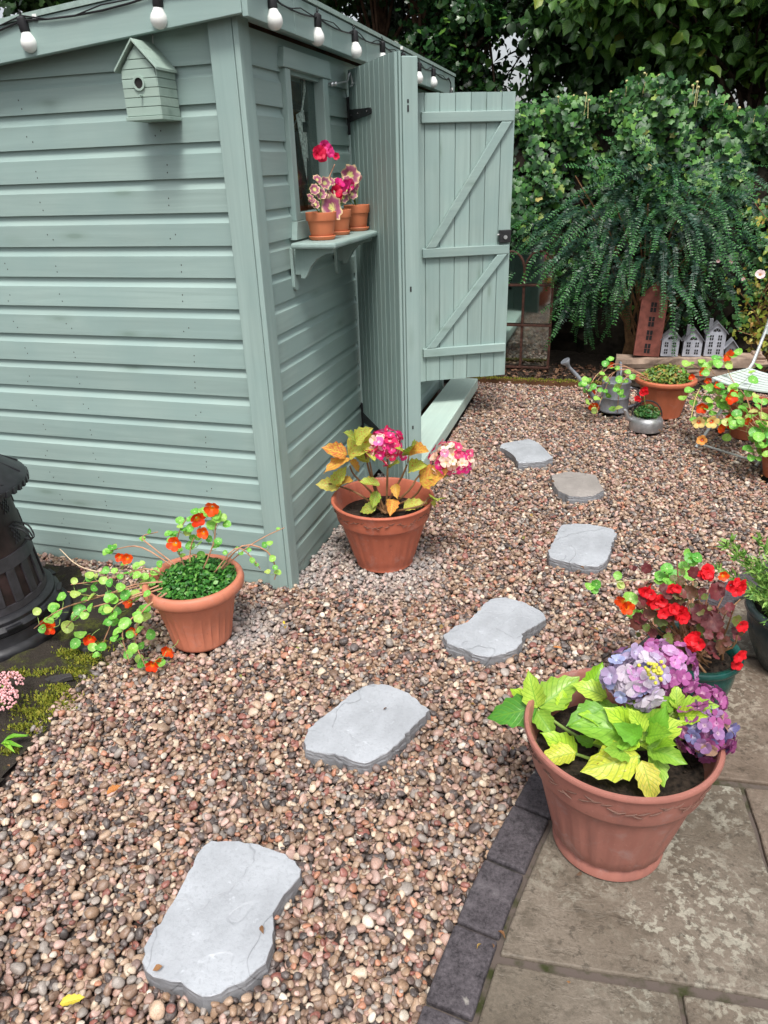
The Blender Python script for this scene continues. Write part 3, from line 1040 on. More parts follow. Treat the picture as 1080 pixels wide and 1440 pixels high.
# only what the frame (with a margin to step aside) can see
vX = XX - CAM[0]; vY = YY - CAM[1]; vZ = -CAM[2]
dd = vX * FWD[0] + vY * FWD[1] + vZ * FWD[2]
uu = (vX * RIGHT[0] + vY * RIGHT[1] + vZ * RIGHT[2]) / dd * FPX
ww = (vX * UP[0] + vY * UP[1] + vZ * UP[2]) / dd * FPX
mask &= (uu > -700) & (uu < 900) & (ww > -860)
H = np.full((nx_, ny_), -.040)
for sp_ in stone_poly:
    c0 = np.array(sp_).mean(0)
    H[poly_mask([tuple(c0 + (np.array(p) - c0) * 0.955) for p in sp_])] = .40      # keeps pebbles off the slates
POT_SPOTS = [(-.177, -.454, .095), (.338, .295, .098), (1.616, 2.749, .125), (1.304, 2.758, .1), (1.518, 2.398, .1), (2.214, 1.703, .11), (-.02, -1.90, .10)]
for (x, y, r) in POT_SPOTS:
    H[(XX - x) ** 2 + (YY - y) ** 2 < r * r] = .40
H[(XX > .075) & (XX < .285) & (YY > 1.28) & (YY < 3.10)] = .40
H[(XX < 0.001) & (YY > -.002)] = .40
free = np.argwhere(mask & (H < .3))
rs = np.random.default_rng(5)
NPEB = int(len(free) * CE * CE / .000105)
pos, eul, scl, colr, vid = [], [], [], [], []
cand = free[rs.integers(0, len(free), (NPEB, 2))]
cj = rs.uniform(-.5, .5, (NPEB, 2)) * CE
big_ = np.clip(rs.lognormal(math.log(.0095), .26, NPEB), .0056, .0200)      # half length
rat_b = rs.uniform(.62, .92, NPEB)
rat_c = rs.uniform(.40, .68, NPEB)
yaw = rs.uniform(0, 2 * PI, NPEB)
tl = rs.normal(0, .22, (NPEB, 2))
kk_ = rs.choice(len(pal), NPEB, p=pw)
bright = rs.normal(1, .14, NPEB)
for i in range(NPEB):
    a = big_[i]; b_ = a * rat_b[i]; c_ = a * rat_c[i]
    (i0, j0), (i1, j1) = cand[i]
    if H[i1, j1] < H[i0, j0]:
        i0, j0 = i1, j1
    R = int(a / CE) + 1
    ia, ib, ja, jb = max(0, i0 - R), min(nx_, i0 + R + 1), max(0, j0 - R), min(ny_, j0 + R + 1)
    cx, cy = gx[i0] + cj[i, 0], gy[j0] + cj[i, 1]
    dx, dy = gx[ia:ib, None] - cx, gy[None, ja:jb] - cy
    cs, sn = math.cos(yaw[i]), math.sin(yaw[i])
    uu_, vv_ = (dx * cs + dy * sn) / a, (-dx * sn + dy * cs) / b_
    rr = uu_ * uu_ + vv_ * vv_
    sub = H[ia:ib, ja:jb]
    core = rr < .55
    if not core.any():
        continue
    hs_ = sub[core]
    hm_ = hs_.max()
    if hm_ > .2:
        continue
    base_ = .45 * hm_ + .55 * hs_.mean()
    zc = base_ + c_ * .80
    if zc > .022 + .006 * rs.random():
        continue
    full = rr < 1
    top = zc + c_ * np.sqrt(np.clip(1 - rr, 0, 1))
    sub[full] = np.maximum(sub[full], top[full])
    gxs = 0.0; gys = 0.0
    if hs_.size > 3:
        w_ = hs_ - hs_.mean()
        X_ = np.broadcast_to(dx, rr.shape)[core]; Y_ = np.broadcast_to(dy, rr.shape)[core]
        gxs = float((w_ * X_).sum() / ((X_ ** 2).sum() + 1e-7)); gys = float((w_ * Y_).sum() / ((Y_ ** 2).sum() + 1e-7))
    gl_ = gxs * cs + gys * sn; gw_ = -gxs * sn + gys * cs
    pos.append((cx, cy, zc))
    eul.append((max(-.6, min(.6, math.atan(gw_) * .8)) + tl[i, 0], -max(-.6, min(.6, math.atan(gl_) * .8)) + tl[i, 1], yaw[i]))
    scl.append((a, b_, c_))
    cc = pal[kk_[i]] * bright[i]
    lum_ = cc @ np.array([.3, .55, .15])
    cc = (lum_ + (cc - lum_) * .72) * np.array([.96, .94, .90])
    # pebbles kept dry under the eaves and round two pots stay paler
    dry = max(0, 1 - math.hypot(cx - .36, cy - .24) / .33, 1 - math.hypot(cx + .06, cy + .36) / .24, .8 - abs(cx - .06) / .2 if cy > .0 else 0)
    dry = min(1, dry * 1.6)
    if dry > 0:
        gr = cc.mean()
        cc = cc * (1 - .55 * dry) + (np.array([.36, .34, .33]) + gr * .35) * .55 * dry
    colr.append(tuple(np.clip(cc, .01, .8)))
    vid.append(i % NV)
pos, eul, scl, colr, vid = map(np.array, (pos, eul, scl, colr, vid))
print('pebbles', len(pos))
# the 300 that show largest become separate stones
d_ = (pos - np.array(CAM)) @ np.array(FWD)
px_ = FPX * ((pos - np.array(CAM)) @ np.array(RIGHT)) / d_
py_ = -FPX * ((pos - np.array(CAM)) @ np.array(UP)) / d_
ii = np.clip(((pos[:, 0] - GX0) / CE).astype(int), 0, nx_ - 1)
jj = np.clip(((pos[:, 1] - GY0) / CE).astype(int), 0, ny_ - 1)
topz = pos[:, 2] + scl[:, 2]
vis = (H[ii, jj] <= topz + .0015) & (np.abs(px_) < 530) & (np.abs(py_) < 710)
score = np.where(vis, scl[:, 0] * np.sqrt(scl[:, 1] * scl[:, 0]) / scl[:, 0] / d_ * FPX, 0)
pick = np.argsort(-score)[:300]
from mathutils import Euler
for i in pick:
    M = Matrix.Translation(pos[i]) @ Euler(eul[i], 'XYZ').to_matrix().to_4x4() @ Matrix.Diagonal((*scl[i], 1))
    o = link('pebble', peb_me[vid[i]], bed, M=M)
    o['pcol'] = [float(c) for c in colr[i]]
keep = np.ones(len(pos), bool)
keep[pick] = False

pc = bpy.data.collections.new('pebble_shapes')
for i, me in enumerate(peb_me):
    o = bpy.data.objects.new('pebble_shape_%d' % i, me)
    pc.objects.link(o)
me = bpy.data.meshes.new('pebbles')
n = int(keep.sum())
me.vertices.add(n)
me.vertices.foreach_set('co', pos[keep].astype(np.float32).ravel())
for nm, typ, arr, fld in (('prot', 'FLOAT_VECTOR', eul[keep], 'vector'), ('pscl', 'FLOAT_VECTOR', scl[keep], 'vector')):
    a = me.attributes.new(nm, typ, 'POINT')
    a.data.foreach_set(fld, arr.astype(np.float32).ravel())
a = me.attributes.new('pvar', 'INT', 'POINT')
a.data.foreach_set('value', vid[keep].astype(np.int32))
a = me.attributes.new('pcol', 'FLOAT_COLOR', 'POINT')
a.data.foreach_set('color', np.concatenate([colr[keep], np.ones((n, 1))], 1).astype(np.float32).ravel())
me.update()
peb = link('pebbles', me, bed)
peb['kind'] = 'stuff'
ng = bpy.data.node_groups.new('pebble_scatter', 'GeometryNodeTree')
ng.interface.new_socket('Geometry', in_out='INPUT', socket_type='NodeSocketGeometry')
ng.interface.new_socket('Geometry', in_out='OUTPUT', socket_type='NodeSocketGeometry')
gi, go = ng.nodes.new('NodeGroupInput'), ng.nodes.new('NodeGroupOutput')
iop = ng.nodes.new('GeometryNodeInstanceOnPoints')
ci = ng.nodes.new('GeometryNodeCollectionInfo')
ci.inputs['Collection'].default_value = pc
ci.inputs['Separate Children'].default_value = True
ci.inputs['Reset Children'].default_value = True


def named(nm, typ):
    a = ng.nodes.new('GeometryNodeInputNamedAttribute')
    a.data_type = typ
    a.inputs['Name'].default_value = nm
    return a.outputs[0]


e2r = ng.nodes.new('FunctionNodeEulerToRotation')
ng.links.new(gi.outputs[0], iop.inputs['Points'])
ng.links.new(ci.outputs[0], iop.inputs['Instance'])
iop.inputs['Pick Instance'].default_value = True
ng.links.new(named('pvar', 'INT'), iop.inputs['Instance Index'])
ng.links.new(named('prot', 'FLOAT_VECTOR'), e2r.inputs[0])
ng.links.new(e2r.outputs[0], iop.inputs['Rotation'])
ng.links.new(named('pscl', 'FLOAT_VECTOR'), iop.inputs['Scale'])
ng.links.new(iop.outputs[0], go.inputs[0])
gm = peb.modifiers.new('scatter', 'NODES')
gm.node_group = ng
# ------------------------------------------------------------------ leaves
def leafmat(name, stops, vein=None, rough=0.45, trans=0.22, mottled=None, spec=0.45, edge=None, tipcol=None):
    """stops: colours spread over the leaves by chance; vein: colour of the veins; mottled: (colour, amount) of blotches;
    edge: colour of the margin; tipcol: colour towards v = 1"""
    m, nt, b = newmat(name, rough, spec)
    at_ = N(nt, 'ShaderNodeAttribute', attribute_type='GEOMETRY', attribute_name='rnd')
    r = math_(nt, 'FRACT', math_(nt, 'ADD', at_.outputs['Fac'], orand(nt)))
    c = ramp(nt, r, stops)
    uv = N(nt, 'ShaderNodeUVMap', uv_map='UVMap')
    sp = N(nt, 'ShaderNodeSeparateXYZ')
    nt.links.new(uv.outputs[0], sp.inputs[0])
    u, v = sp.outputs[0], sp.outputs[1]
    off = N(nt, 'ShaderNodeVectorMath', operation='SCALE')
    off.inputs[0].default_value = (9.1, 5.3, 0)
    nt.links.new(r, off.inputs['Scale'])
    ad = N(nt, 'ShaderNodeVectorMath', operation='ADD')
    nt.links.new(uv.outputs[0], ad.inputs[0]); nt.links.new(off.outputs[0], ad.inputs[1])
    nz = noise(nt, ad.outputs[0], 5.0, 5, .65)
    c = mix(nt, 1.0, c, ramp(nt, nz, [(.3, (.78,) * 3), (.7, (1.18,) * 3)]), 'MULTIPLY')
    h = nz
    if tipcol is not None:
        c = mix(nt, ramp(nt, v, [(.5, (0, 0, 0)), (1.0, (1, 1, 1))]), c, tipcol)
    if mottled is not None:
        for i, (mc, lo, hi, sc) in enumerate(mottled):
            mz = noise(nt, ad.outputs[0], sc, 4, .7, .4)
            c = mix(nt, ramp(nt, mz, [(lo, (0, 0, 0)), (hi, (1, 1, 1))]), c, mc)
    if edge is not None:
        au_ = math_(nt, 'ABSOLUTE', u)
        c = mix(nt, ramp(nt, au_, [(.80, (0, 0, 0)), (.95, (1, 1, 1))]), c, edge)
    if vein == 'ovate' or (isinstance(vein, tuple) and vein[0] == 'ovate'):
        au_ = math_(nt, 'ABSOLUTE', u)
        mid = ramp(nt, au_, [(.0, (1,) * 3), (.035, (1,) * 3), (.07, (0, 0, 0))])
        t = math_(nt, 'SUBTRACT', math_(nt, 'MULTIPLY', v, 8.0), math_(nt, 'MULTIPLY', au_, 2.4))
        w = math_(nt, 'ABSOLUTE', math_(nt, 'SUBTRACT', math_(nt, 'FRACT', t), .5))
        side = ramp(nt, w, [(0, (1,) * 3), (.05, (.8,) * 3), (.14, (0, 0, 0))])
        vn = math_(nt, 'MAXIMUM', mid, side)
        c = mix(nt, math_(nt, 'MULTIPLY', vn, .72), c, vein[1])
        h = math_(nt, 'SUBTRACT', math_(nt, 'MULTIPLY', nz, .3), vn)
    if vein is not None and vein[0] == 'radial':
        # u, v are polar here: u = angle 0..1, v = radius
        w = math_(nt, 'ABSOLUTE', math_(nt, 'SUBTRACT', math_(nt, 'FRACT', math_(nt, 'MULTIPLY', u, 9.0)), .5))
        ln = math_(nt, 'MULTIPLY', ramp(nt, w, [(0, (1,) * 3), (.06, (.7,) * 3), (.13, (0, 0, 0))]), math_(nt, 'SUBTRACT', 1.0, v))
        ce = ramp(nt, v, [(.0, (1,) * 3), (.10, (.9,) * 3), (.2, (0, 0, 0))])
        c = mix(nt, math_(nt, 'MAXIMUM', math_(nt, 'MULTIPLY', ln, .8), ce), c, vein[1])
    nt.links.new(c, b.inputs['Base Color'])
    bump(nt, b, h, .25, .003)
    if trans:
        tl_ = N(nt, 'ShaderNodeBsdfTranslucent')
        nt.links.new(mix(nt, 1.0, c, (1.15, 1.2, .75, 1), 'MULTIPLY'), tl_.inputs[0])
        ms = N(nt, 'ShaderNodeMixShader')
        ms.inputs[0].default_value = trans
        nt.links.new(b.outputs[0], ms.inputs[1]); nt.links.new(tl_.outputs[0], ms.inputs[2])
        nt.links.new(ms.outputs[0], nt.nodes['Material Output'].inputs[0])
    return m


def shape_simple(fold=.12, w=.32, curl=.12):
    """pointed oval, 8 triangles; base at 0, tip at y = 1"""
    v = [(0, 0, 0), (-w * .8, .28, fold), (w * .8, .28, fold), (0, .3, 0), (-w, .55, fold), (w, .55, fold), (0, .62, .02), (0, 1, -curl)]
    f = [(0, 3, 1), (0, 2, 3), (3, 6, 4), (3, 4, 1), (3, 2, 5), (3, 5, 6), (6, 7, 4), (6, 5, 7)]
    uv = [(0, 0), (-.9, .28), (.9, .28), (0, .3), (-1, .55), (1, .55), (0, .62), (0, 1)]
    return np.array(v), f, np.array(uv)


def shape_lobed(seed, lob=.32):
    """ivy or maple leaf with five lobes"""
    r = np.random.default_rng(seed)
    ang = np.radians([-90, -50, -12, 12, 40, 62, 90, 118, 140, 168, 192, 230])
    rad = np.array([.14, .42, .50, .44, .55, .47, .68, .47, .55, .44, .50, .42]) * (1 + r.uniform(-.1, .1, 12))
    P = [(0, .40, 0)]
    for a, q in zip(ang, rad):
        P.append((q * math.cos(a), .40 + q * math.sin(a) * .95, -.10 * (q * math.cos(a)) ** 2 * 2 + r.uniform(-.05, .05)))
    P = np.array(P)
    P[0, 2] = .05
    P[:, 1] -= P[1, 1]
    f = [(0, i, i % 12 + 1) for i in range(1, 13)]
    uv = np.stack([P[:, 0] * 1.8, P[:, 1]], 1)
    return P, f, uv


def shape_disc(seed, n=14, lobes=0, amp=.04):
    """round leaf carried at its middle (nasturtium) or scalloped (pelargonium)"""
    r = np.random.default_rng(seed)
    P, uv, f = [(0, 0, -.05)], [(0.5, 0)], []
    rings = (.5, 1.0)
    for q in rings:
        for k in range(n + 1):
            a = 2 * PI * k / n
            w = q * .5 * (1 + (amp * math.sin(lobes * a) if lobes else r.uniform(-amp, amp)) * (q > .6))
            P.append((w * math.cos(a), w * math.sin(a), (.02 if q < .6 else .05 + r.uniform(-.03, .03) + .09 * math.sin(2 * a + seed) + .03 * math.sin(5 * a + 2 * seed))))
            uv.append((k / n, q))
    P[1 + n] = P[1]; P[1 + 2 * n + 1] = P[1 + n + 1]
    for k in range(n):
        f.append((0, 1 + k, 2 + k))
        f.append((1 + k, n + 2 + k, n + 3 + k))
        f.append((1 + k, n + 3 + k, 2 + k))
    return np.array(P), f, np.array(uv)


def shape_ovate(seed, nu=4, nv=9, wid=.62, droop=.18, serr=.05, cup=.12):
    """broad serrated leaf (hydrangea) as a curved grid"""
    r = np.random.default_rng(seed)
    P, uv, f = [], [], []
    tw = r.uniform(-.25, .25)
    for j in range(nv + 1):
        t = j / nv
        half = wid * .5 * (math.sin(PI * t ** .80) ** .75) * (1 - .25 * t) if 0 < t < 1 else 0.0
        for i in range(-nu, nu + 1):
            s = i / nu
            hw = half * (1 + (serr * (1 if j % 2 else -1) * 2 if abs(i) == nu else 0))
            x = s * hw
            z = cup * abs(s) ** 1.5 * half * 2 - droop * t * t + .035 * math.sin(9 * t + 2 * s + seed) * abs(s) + tw * x * t + .02 * math.sin(t * 25 - abs(s) * 6) * abs(s) * (half > 0)
            P.append((x, t - .12 * abs(s) * (0 < t < 1) * half * 0 + (.03 if abs(i) == nu and j % 2 else 0), z))
            uv.append((s, t))
    n = 2 * nu + 1
    for j in range(nv):
        for i in range(n - 1):
            f.append((j * n + i, j * n + i + 1, (j + 1) * n + i + 1, (j + 1) * n + i))
    return np.array(P), f, np.array(uv)


def shape_mesh(name, shp, mat, smooth=True, rndv=None):
    P, f, uv = shp
    mb = MB()
    mb.add(P, f)
    mb.uv = uv
    me = mb.mesh(name, mat, smooth, 180)
    if rndv is not None:
        a = me.attributes.new('rnd', 'FLOAT', 'FACE')
        a.data.foreach_set('value', np.full(len(me.polygons), rndv, np.float32))
    return me


def frames(D, Nn):
    D = D / (np.linalg.norm(D, axis=1, keepdims=True) + 1e-9)
    X = np.cross(D, Nn)
    X /= (np.linalg.norm(X, axis=1, keepdims=True) + 1e-9)
    Z = np.cross(X, D)
    return np.stack([X, D, Z], 2)          # columns


def cloud(name, shapes, P, D, Nn, S, mat, parent, stuff=True, origin=(0, 0, 0)):
    """many leaves as one mesh"""
    R = frames(np.asarray(D, float), np.asarray(Nn, float))
    P = np.asarray(P, float) - np.array(origin)
    S = np.asarray(S, float)
    allv, allf, alluv, allr = [], [], [], []
    off = 0
    which = rng.integers(0, len(shapes), len(P))
    for k, (sv, sf, suv) in enumerate(shapes):
        idx = np.where(which == k)[0]
        if not len(idx):
            continue
        tri = []
        for f in sf:
            for q in range(1, len(f) - 1):
                tri.append((f[0], f[q], f[q + 1]))
        tri = np.array(tri)
        V = np.einsum('nij,vj->nvi', R[idx], sv) * S[idx, None, None] + P[idx, None, :]
        nV = sv.shape[0]
        F = tri[None] + (np.arange(len(idx)) * nV)[:, None, None] + off
        allv.append(V.reshape(-1, 3)); allf.append(F.reshape(-1, 3))
        alluv.append(np.broadcast_to(suv[None], (len(idx), nV, 2)).reshape(-1, 2))
        allr.append(np.repeat(rng.random(len(idx)), len(tri)))
        off += len(idx) * nV
    V = np.concatenate(allv).astype(np.float32); F = np.concatenate(allf).astype(np.int32)
    UVv = np.concatenate(alluv).astype(np.float32); Rr = np.concatenate(allr).astype(np.float32)
    me = bpy.data.meshes.new(name)
    me.vertices.add(len(V)); me.vertices.foreach_set('co', V.ravel())
    me.loops.add(len(F) * 3); me.loops.foreach_set('vertex_index', F.ravel())
    me.polygons.add(len(F))
    me.polygons.foreach_set('loop_start', np.arange(0, len(F) * 3, 3, dtype=np.int32))
    l = me.uv_layers.new(name='UVMap')
    l.data.foreach_set('uv', UVv[F.ravel()].ravel())
    a = me.attributes.new('rnd', 'FLOAT', 'FACE')
    a.data.foreach_set('value', Rr)
    me.materials.append(mat)
    me.update()
    me.validate()
    o = link(name, me, parent)
    if stuff:
        o['kind'] = 'stuff'
    return o


def leaves(th, shapes, P, D, Nn, S, mat, nparts=300, name='leaf', origin=(0, 0, 0), vis=None, rest='foliage', meshes=None):
    """the nparts leaves that show largest as objects, the rest joined"""
    P = np.asarray(P, float); D = np.asarray(D, float); Nn = np.asarray(Nn, float); S = np.asarray(S, float)
    d = (P - np.array(CAM)) @ np.array(FWD)
    x = FPX * ((P - np.array(CAM)) @ np.array(RIGHT)) / d
    y = FPX * ((P - np.array(CAM)) @ np.array(UP)) / d
    sc = S / d * (np.abs(x) < 545) * (np.abs(y) < 725)
    if vis is not None:
        sc = sc * vis
    order = np.argsort(-sc)
    pick = [i for i in order[:nparts] if sc[i] > 0]
    meshes = meshes or [shape_mesh(name, s, mat) for s in shapes]
    R = frames(D, Nn)
    o3 = np.array(origin)
    for i in pick:
        M = Matrix.Identity(4)
        for a in range(3):
            for b_ in range(3):
                M[a][b_] = float(R[i][a, b_] * S[i])
            M[a][3] = float(P[i][a] - o3[a])
        link(name, meshes[i % len(meshes)], th, M=M)
    keep = np.ones(len(P), bool)
    keep[pick] = False
    if keep.any():
        cloud(rest, shapes, P[keep], D[keep], Nn[keep], S[keep], mat, th, True, origin)


def jit(v, s):
    return np.asarray(v, float) + rng.normal(0, s, 3)


def toward(P, up=.5):
    """a leaf's facing: partly up, partly towards the light and viewer's side"""
    return unit(np.array([.15, -.55, up]) + rng.normal(0, .25, 3))


SIMPLE = [shape_simple(), shape_simple(.2, .26, .2), shape_simple(.06, .36, .05)]
IVY = [shape_lobed(i) for i in range(4)]
DISC = [shape_disc(i) for i in range(4)]
SCAL = [shape_disc(10 + i, 21, 7, .11) for i in range(3)]
OVATE = [shape_ovate(i, droop=d, cup=c) for i, (d, c) in enumerate(((.12, .25), (.30, .15), (.20, .35), (.42, .2)))]

M_nast = leafmat('nasturtium_leaf', [(0, lin(88, 168, 62)), (.45, lin(128, 196, 78)), (.8, lin(156, 206, 90)), (.95, lin(184, 206, 106)), (1, lin(206, 202, 124))], ('radial', lin(205, 225, 160)), .4, .28)
M_stem = plain('reddish_stem', lin(178, 132, 104), .55, .4, var=.2)
M_gstem = plain('green_stem', lin(132, 158, 78), .55, .4, var=.2)
M_bstem = plain('woody_stem', lin(128, 96, 66), .7, .3, var=.3)
M_compost = plain('compost', (0.024, 0.017, 0.012), .9, .3, var=.75, scale=70, bmp=.9)
M_box = leafmat('small_green_leaf', [(0, lin(38, 92, 34)), (.5, lin(66, 128, 48)), (1, lin(108, 160, 70))], None, .35, .12)


def petal_mat(name, c1, c2, c0, rough=.5):
    """c0 in the throat, c1..c2 over the petal"""
    m, nt, b = newmat(name, rough, .3)
    uv = N(nt, 'ShaderNodeUVMap', uv_map='UVMap')
    sp = N(nt, 'ShaderNodeSeparateXYZ')
    nt.links.new(uv.outputs[0], sp.inputs[0])
    r = orand(nt)
    c = mix(nt, r, c1, c2)
    nz = noise(nt, uv.outputs[0], 4, 3)
    c = mix(nt, 1.0, c, ramp(nt, nz, [(.3, (.85,) * 3), (.7, (1.15,) * 3)]), 'MULTIPLY')
    c = mix(nt, ramp(nt, sp.outputs[1], [(.12, (1,) * 3), (.34, (0, 0, 0))]), c, c0)
    nt.links.new(c, b.inputs['Base Color'])
    tl_ = N(nt, 'ShaderNodeBsdfTranslucent')
    nt.links.new(c, tl_.inputs[0])
    ms = N(nt, 'ShaderNodeMixShader')
    ms.inputs[0].default_value = .3
    nt.links.new(b.outputs[0], ms.inputs[1]); nt.links.new(tl_.outputs[0], ms.inputs[2])
    nt.links.new(ms.outputs[0], nt.nodes['Material Output'].inputs[0])
    return m


def petal_flower(seed, npet=5, wid=.75, cup=.35, ruff=.06, throat=.10):
    """open flower of separate broad petals, unit radius, facing +z"""
    r = np.random.default_rng(seed)
    P, uv, f = [], [], []
    for k in range(npet):
        a0 = 2 * PI * k / npet + r.uniform(-.12, .12)
        sc = r.uniform(.88, 1.08)
        o = len(P)
        nu, nv = 4, 4
        for j in range(nv + 1):
            t = j / nv
            half = wid * (.16 + .84 * math.sin(min(1, t * 1.12) * PI * .52) ** 1.2) * (1 if t < .99 else .72)
            for i in range(-nu // 2, nu // 2 + 1):
                s = i / (nu / 2)
                x = s * half * .62
                y = (throat + (1 - throat) * t) * sc - .10 * abs(s) ** 2 * t
                z = cup * t * (1 - .35 * t) + ruff * math.sin(3 * s + 5 * t + k) * t - (.30 * (1 - t) ** 2)
                P.append((x * math.cos(a0) - y * math.sin(a0), x * math.sin(a0) + y * math.cos(a0), z + .01 * (k % 2)))
                uv.append((s, t))
        n = nu + 1
        for j in range(nv):
            for i in range(n - 1):
                f.append((o + j * n + i, o + j * n + i + 1, o + (j + 1) * n + i + 1, o + (j + 1) * n + i))
    return np.array(P), f, np.array(uv)


M_orange = petal_mat('orange_red_petal', lin(238, 62, 20), lin(250, 92, 28), lin(255, 150, 20))
M_red = petal_mat('scarlet_petal', lin(232, 24, 40), lin(246, 48, 58), lin(200, 16, 30))
M_yellowp = petal_mat('cream_yellow_petal', lin(250, 214, 110), lin(250, 226, 150), lin(225, 90, 20))
M_peach = petal_mat('peach_petal', lin(244, 170, 90), lin(240, 140, 70), lin(215, 70, 20))
NFL = [shape_mesh('flower', petal_flower(i, 5, .8, .62, .10), M_orange) for i in range(3)]
NFY = [shape_mesh('flower', petal_flower(i), M_yellowp) for i in range(2)]
NFP = [shape_mesh('flower', petal_flower(4), M_peach)]
NLEAF = [shape_mesh('leaf', s, M_nast) for s in DISC]


def flower(th, meshes, P, r, face, origin):
    R = frames(np.array([jit((0, 0, 1), .25)]), np.array([unit(face)]))[0]
    M = Matrix.Identity(4)
    for a in range(3):
        for b_ in range(3):
            M[a][b_] = float(R[a, b_] * r)
        M[a][3] = float(P[a] - origin[a])
    return link('flower', meshes[rnd.randrange(len(meshes))], th, M=M)


def curve(pts, n=10):
    """smooth line through a few points"""
    pts = np.array(pts, float)
    if len(pts) < 3:
        return [pts[0] + (pts[-1] - pts[0]) * t for t in np.linspace(0, 1, n)]
    ext = np.concatenate([[2 * pts[0] - pts[1]], pts, [2 * pts[-1] - pts[-2]]])
    out = []
    for i in range(1, len(ext) - 2):
        p0, p1, p2, p3 = ext[i - 1:i + 3]
        m = max(2, n // (len(pts) - 1))
        for t in np.linspace(0, 1, m, endpoint=False):
            out.append(.5 * ((2 * p1) + (-p0 + p2) * t + (2 * p0 - 5 * p1 + 4 * p2 - p3) * t * t + (-p0 + 3 * p1 - 3 * p2 + p3) * t ** 3))
    out.append(pts[-1])
    return out


class Nast:
    """a trailing nasturtium growing from one pot"""
    def __init__(s, th):
        s.th, s.o = th, np.array(th.location)
        s.P, s.D, s.N, s.S = [], [], [], []

    def vine(s, pts, r=.0033, nl=8, size=(.030, .048), spread=.03, t0=.25, mat=None):
        c = curve(pts, 14)
        MB().tube([p - s.o for p in c], list(np.linspace(r, r * .55, len(c))), 6).build('stem', mat or M_stem, s.th, True)
        pet = MB()
        for k in range(nl):
            t = t0 + (1 - t0) * (k + rnd.random()) / nl
            p = c[min(len(c) - 1, int(t * (len(c) - 1)))]
            s.leaf(jit(p, spread) + [0, 0, .012], rnd.uniform(*size), p, pet)
        if pet.v:
            pet.build('petiole', M_gstem, s.th, True)['kind'] = 'stuff'

    def leaf(s, q, sz, root=None, pet=None, nrm=None):
        q = np.array(q, float)
        q[2] = max(q[2], .016)
        n = unit(np.array([.12, -.42, .8]) + rng.normal(0, .28, 3)) if nrm is None else nrm
        s.P.append(q); s.N.append(n); s.D.append(np.cross(n, rng.normal(0, 1, 3))); s.S.append(sz)
        if root is not None:
            pm_ = pet if pet is not None else MB()
            mid = (q + root) / 2 + rng.normal(0, .004, 3) - n * .008
            pm_.tube([root - s.o, mid - s.o, q - n * sz * .05 - s.o], .0011, 4)
            if pet is None:
                pm_.build('petiole', M_gstem, s.th, True)

    def flower(s, P, r=.026, root=None, meshes=None, face=None):
        P = np.array(P, float)
        face = unit(np.array([.25, -.8, .45]) + rng.normal(0, .25, 3)) if face is None else face
        flower(s.th, meshes or NFL, P, r * 1.15, face, s.o)
        if root is not None:
            MB().tube([p - s.o for p in curve([root, (np.array(root) + P) / 2 + rng.normal(0, .006, 3), P - face * r * .4], 6)], .0013, 5).build('flower_stalk', M_gstem, s.th, True)

    def done(s):
        leaves(s.th, DISC, s.P, s.D, s.N, s.S, M_nast, 300, 'leaf', s.o, meshes=NLEAF)


# ------------------------------------------------------------------ pots
def clay(name, base, rough=.55, grime=.5, var=.1):
    m, nt, b = newmat(name, rough, .35)
    v = coords(nt, jitter=True)
    big = noise(nt, v, 7, 5, .6)
    fine = noise(nt, v, 110, 4, .7)
    st = noise(nt, coords(nt, (26, 26, 3), jitter=True), 1, 4, .6)
    c = mix(nt, ramp(nt, big, [(.3, (0, 0, 0)), (.7, (1,) * 3)]), tuple(x * (1 - var) for x in base[:3]) + (1,), tuple(min(1, x * (1 + var)) for x in base[:3]) + (1,))
    c = mix(nt, ramp(nt, st, [(.52, (0, 0, 0)), (.75, (grime * .6,) * 3)]), c, tuple(x * f for x, f in zip(base[:3], (.55, .62, .7))) + (1,))
    c = mix(nt, ramp(nt, fine, [(.62, (0, 0, 0)), (.74, (grime,) * 3)]), c, tuple(min(1, x * 1.3 + .04) for x in base[:3]) + (1,))
    c = mix(nt, ramp(nt, noise(nt, v, 38, 3, .6), [(.66, (0, 0, 0)), (.76, (grime * .7,) * 3)]), c, (0.09, 0.05, 0.035, 1))
    c = mix(nt, ramp(nt, noise(nt, v, 16, 6, .7, .5), [(.55, (0, 0, 0)), (.72, (grime * .75,) * 3)]), c, tuple(x * .5 + .22 for x in base[:3]) + (1,))
    nt.links.new(c, b.inputs['Base Color'])
    bump(nt, b, math_(nt, 'ADD', math_(nt, 'MULTIPLY', big, .3), fine), .14, .003)
    return m


M_clayA = clay('terracotta_plastic', lin(194, 120, 94), .5, .45)
M_clayB = clay('terracotta_plastic_dark', lin(182, 102, 78), .55, .65)
M_clayC = clay('terracotta_plastic_pink', lin(158, 104, 92), .5, .7)
M_clayF = clay('terracotta_old', lin(184, 104, 74), .6, .5)
M_clayS = clay('terracotta_small', lin(206, 120, 82), .65, .3)


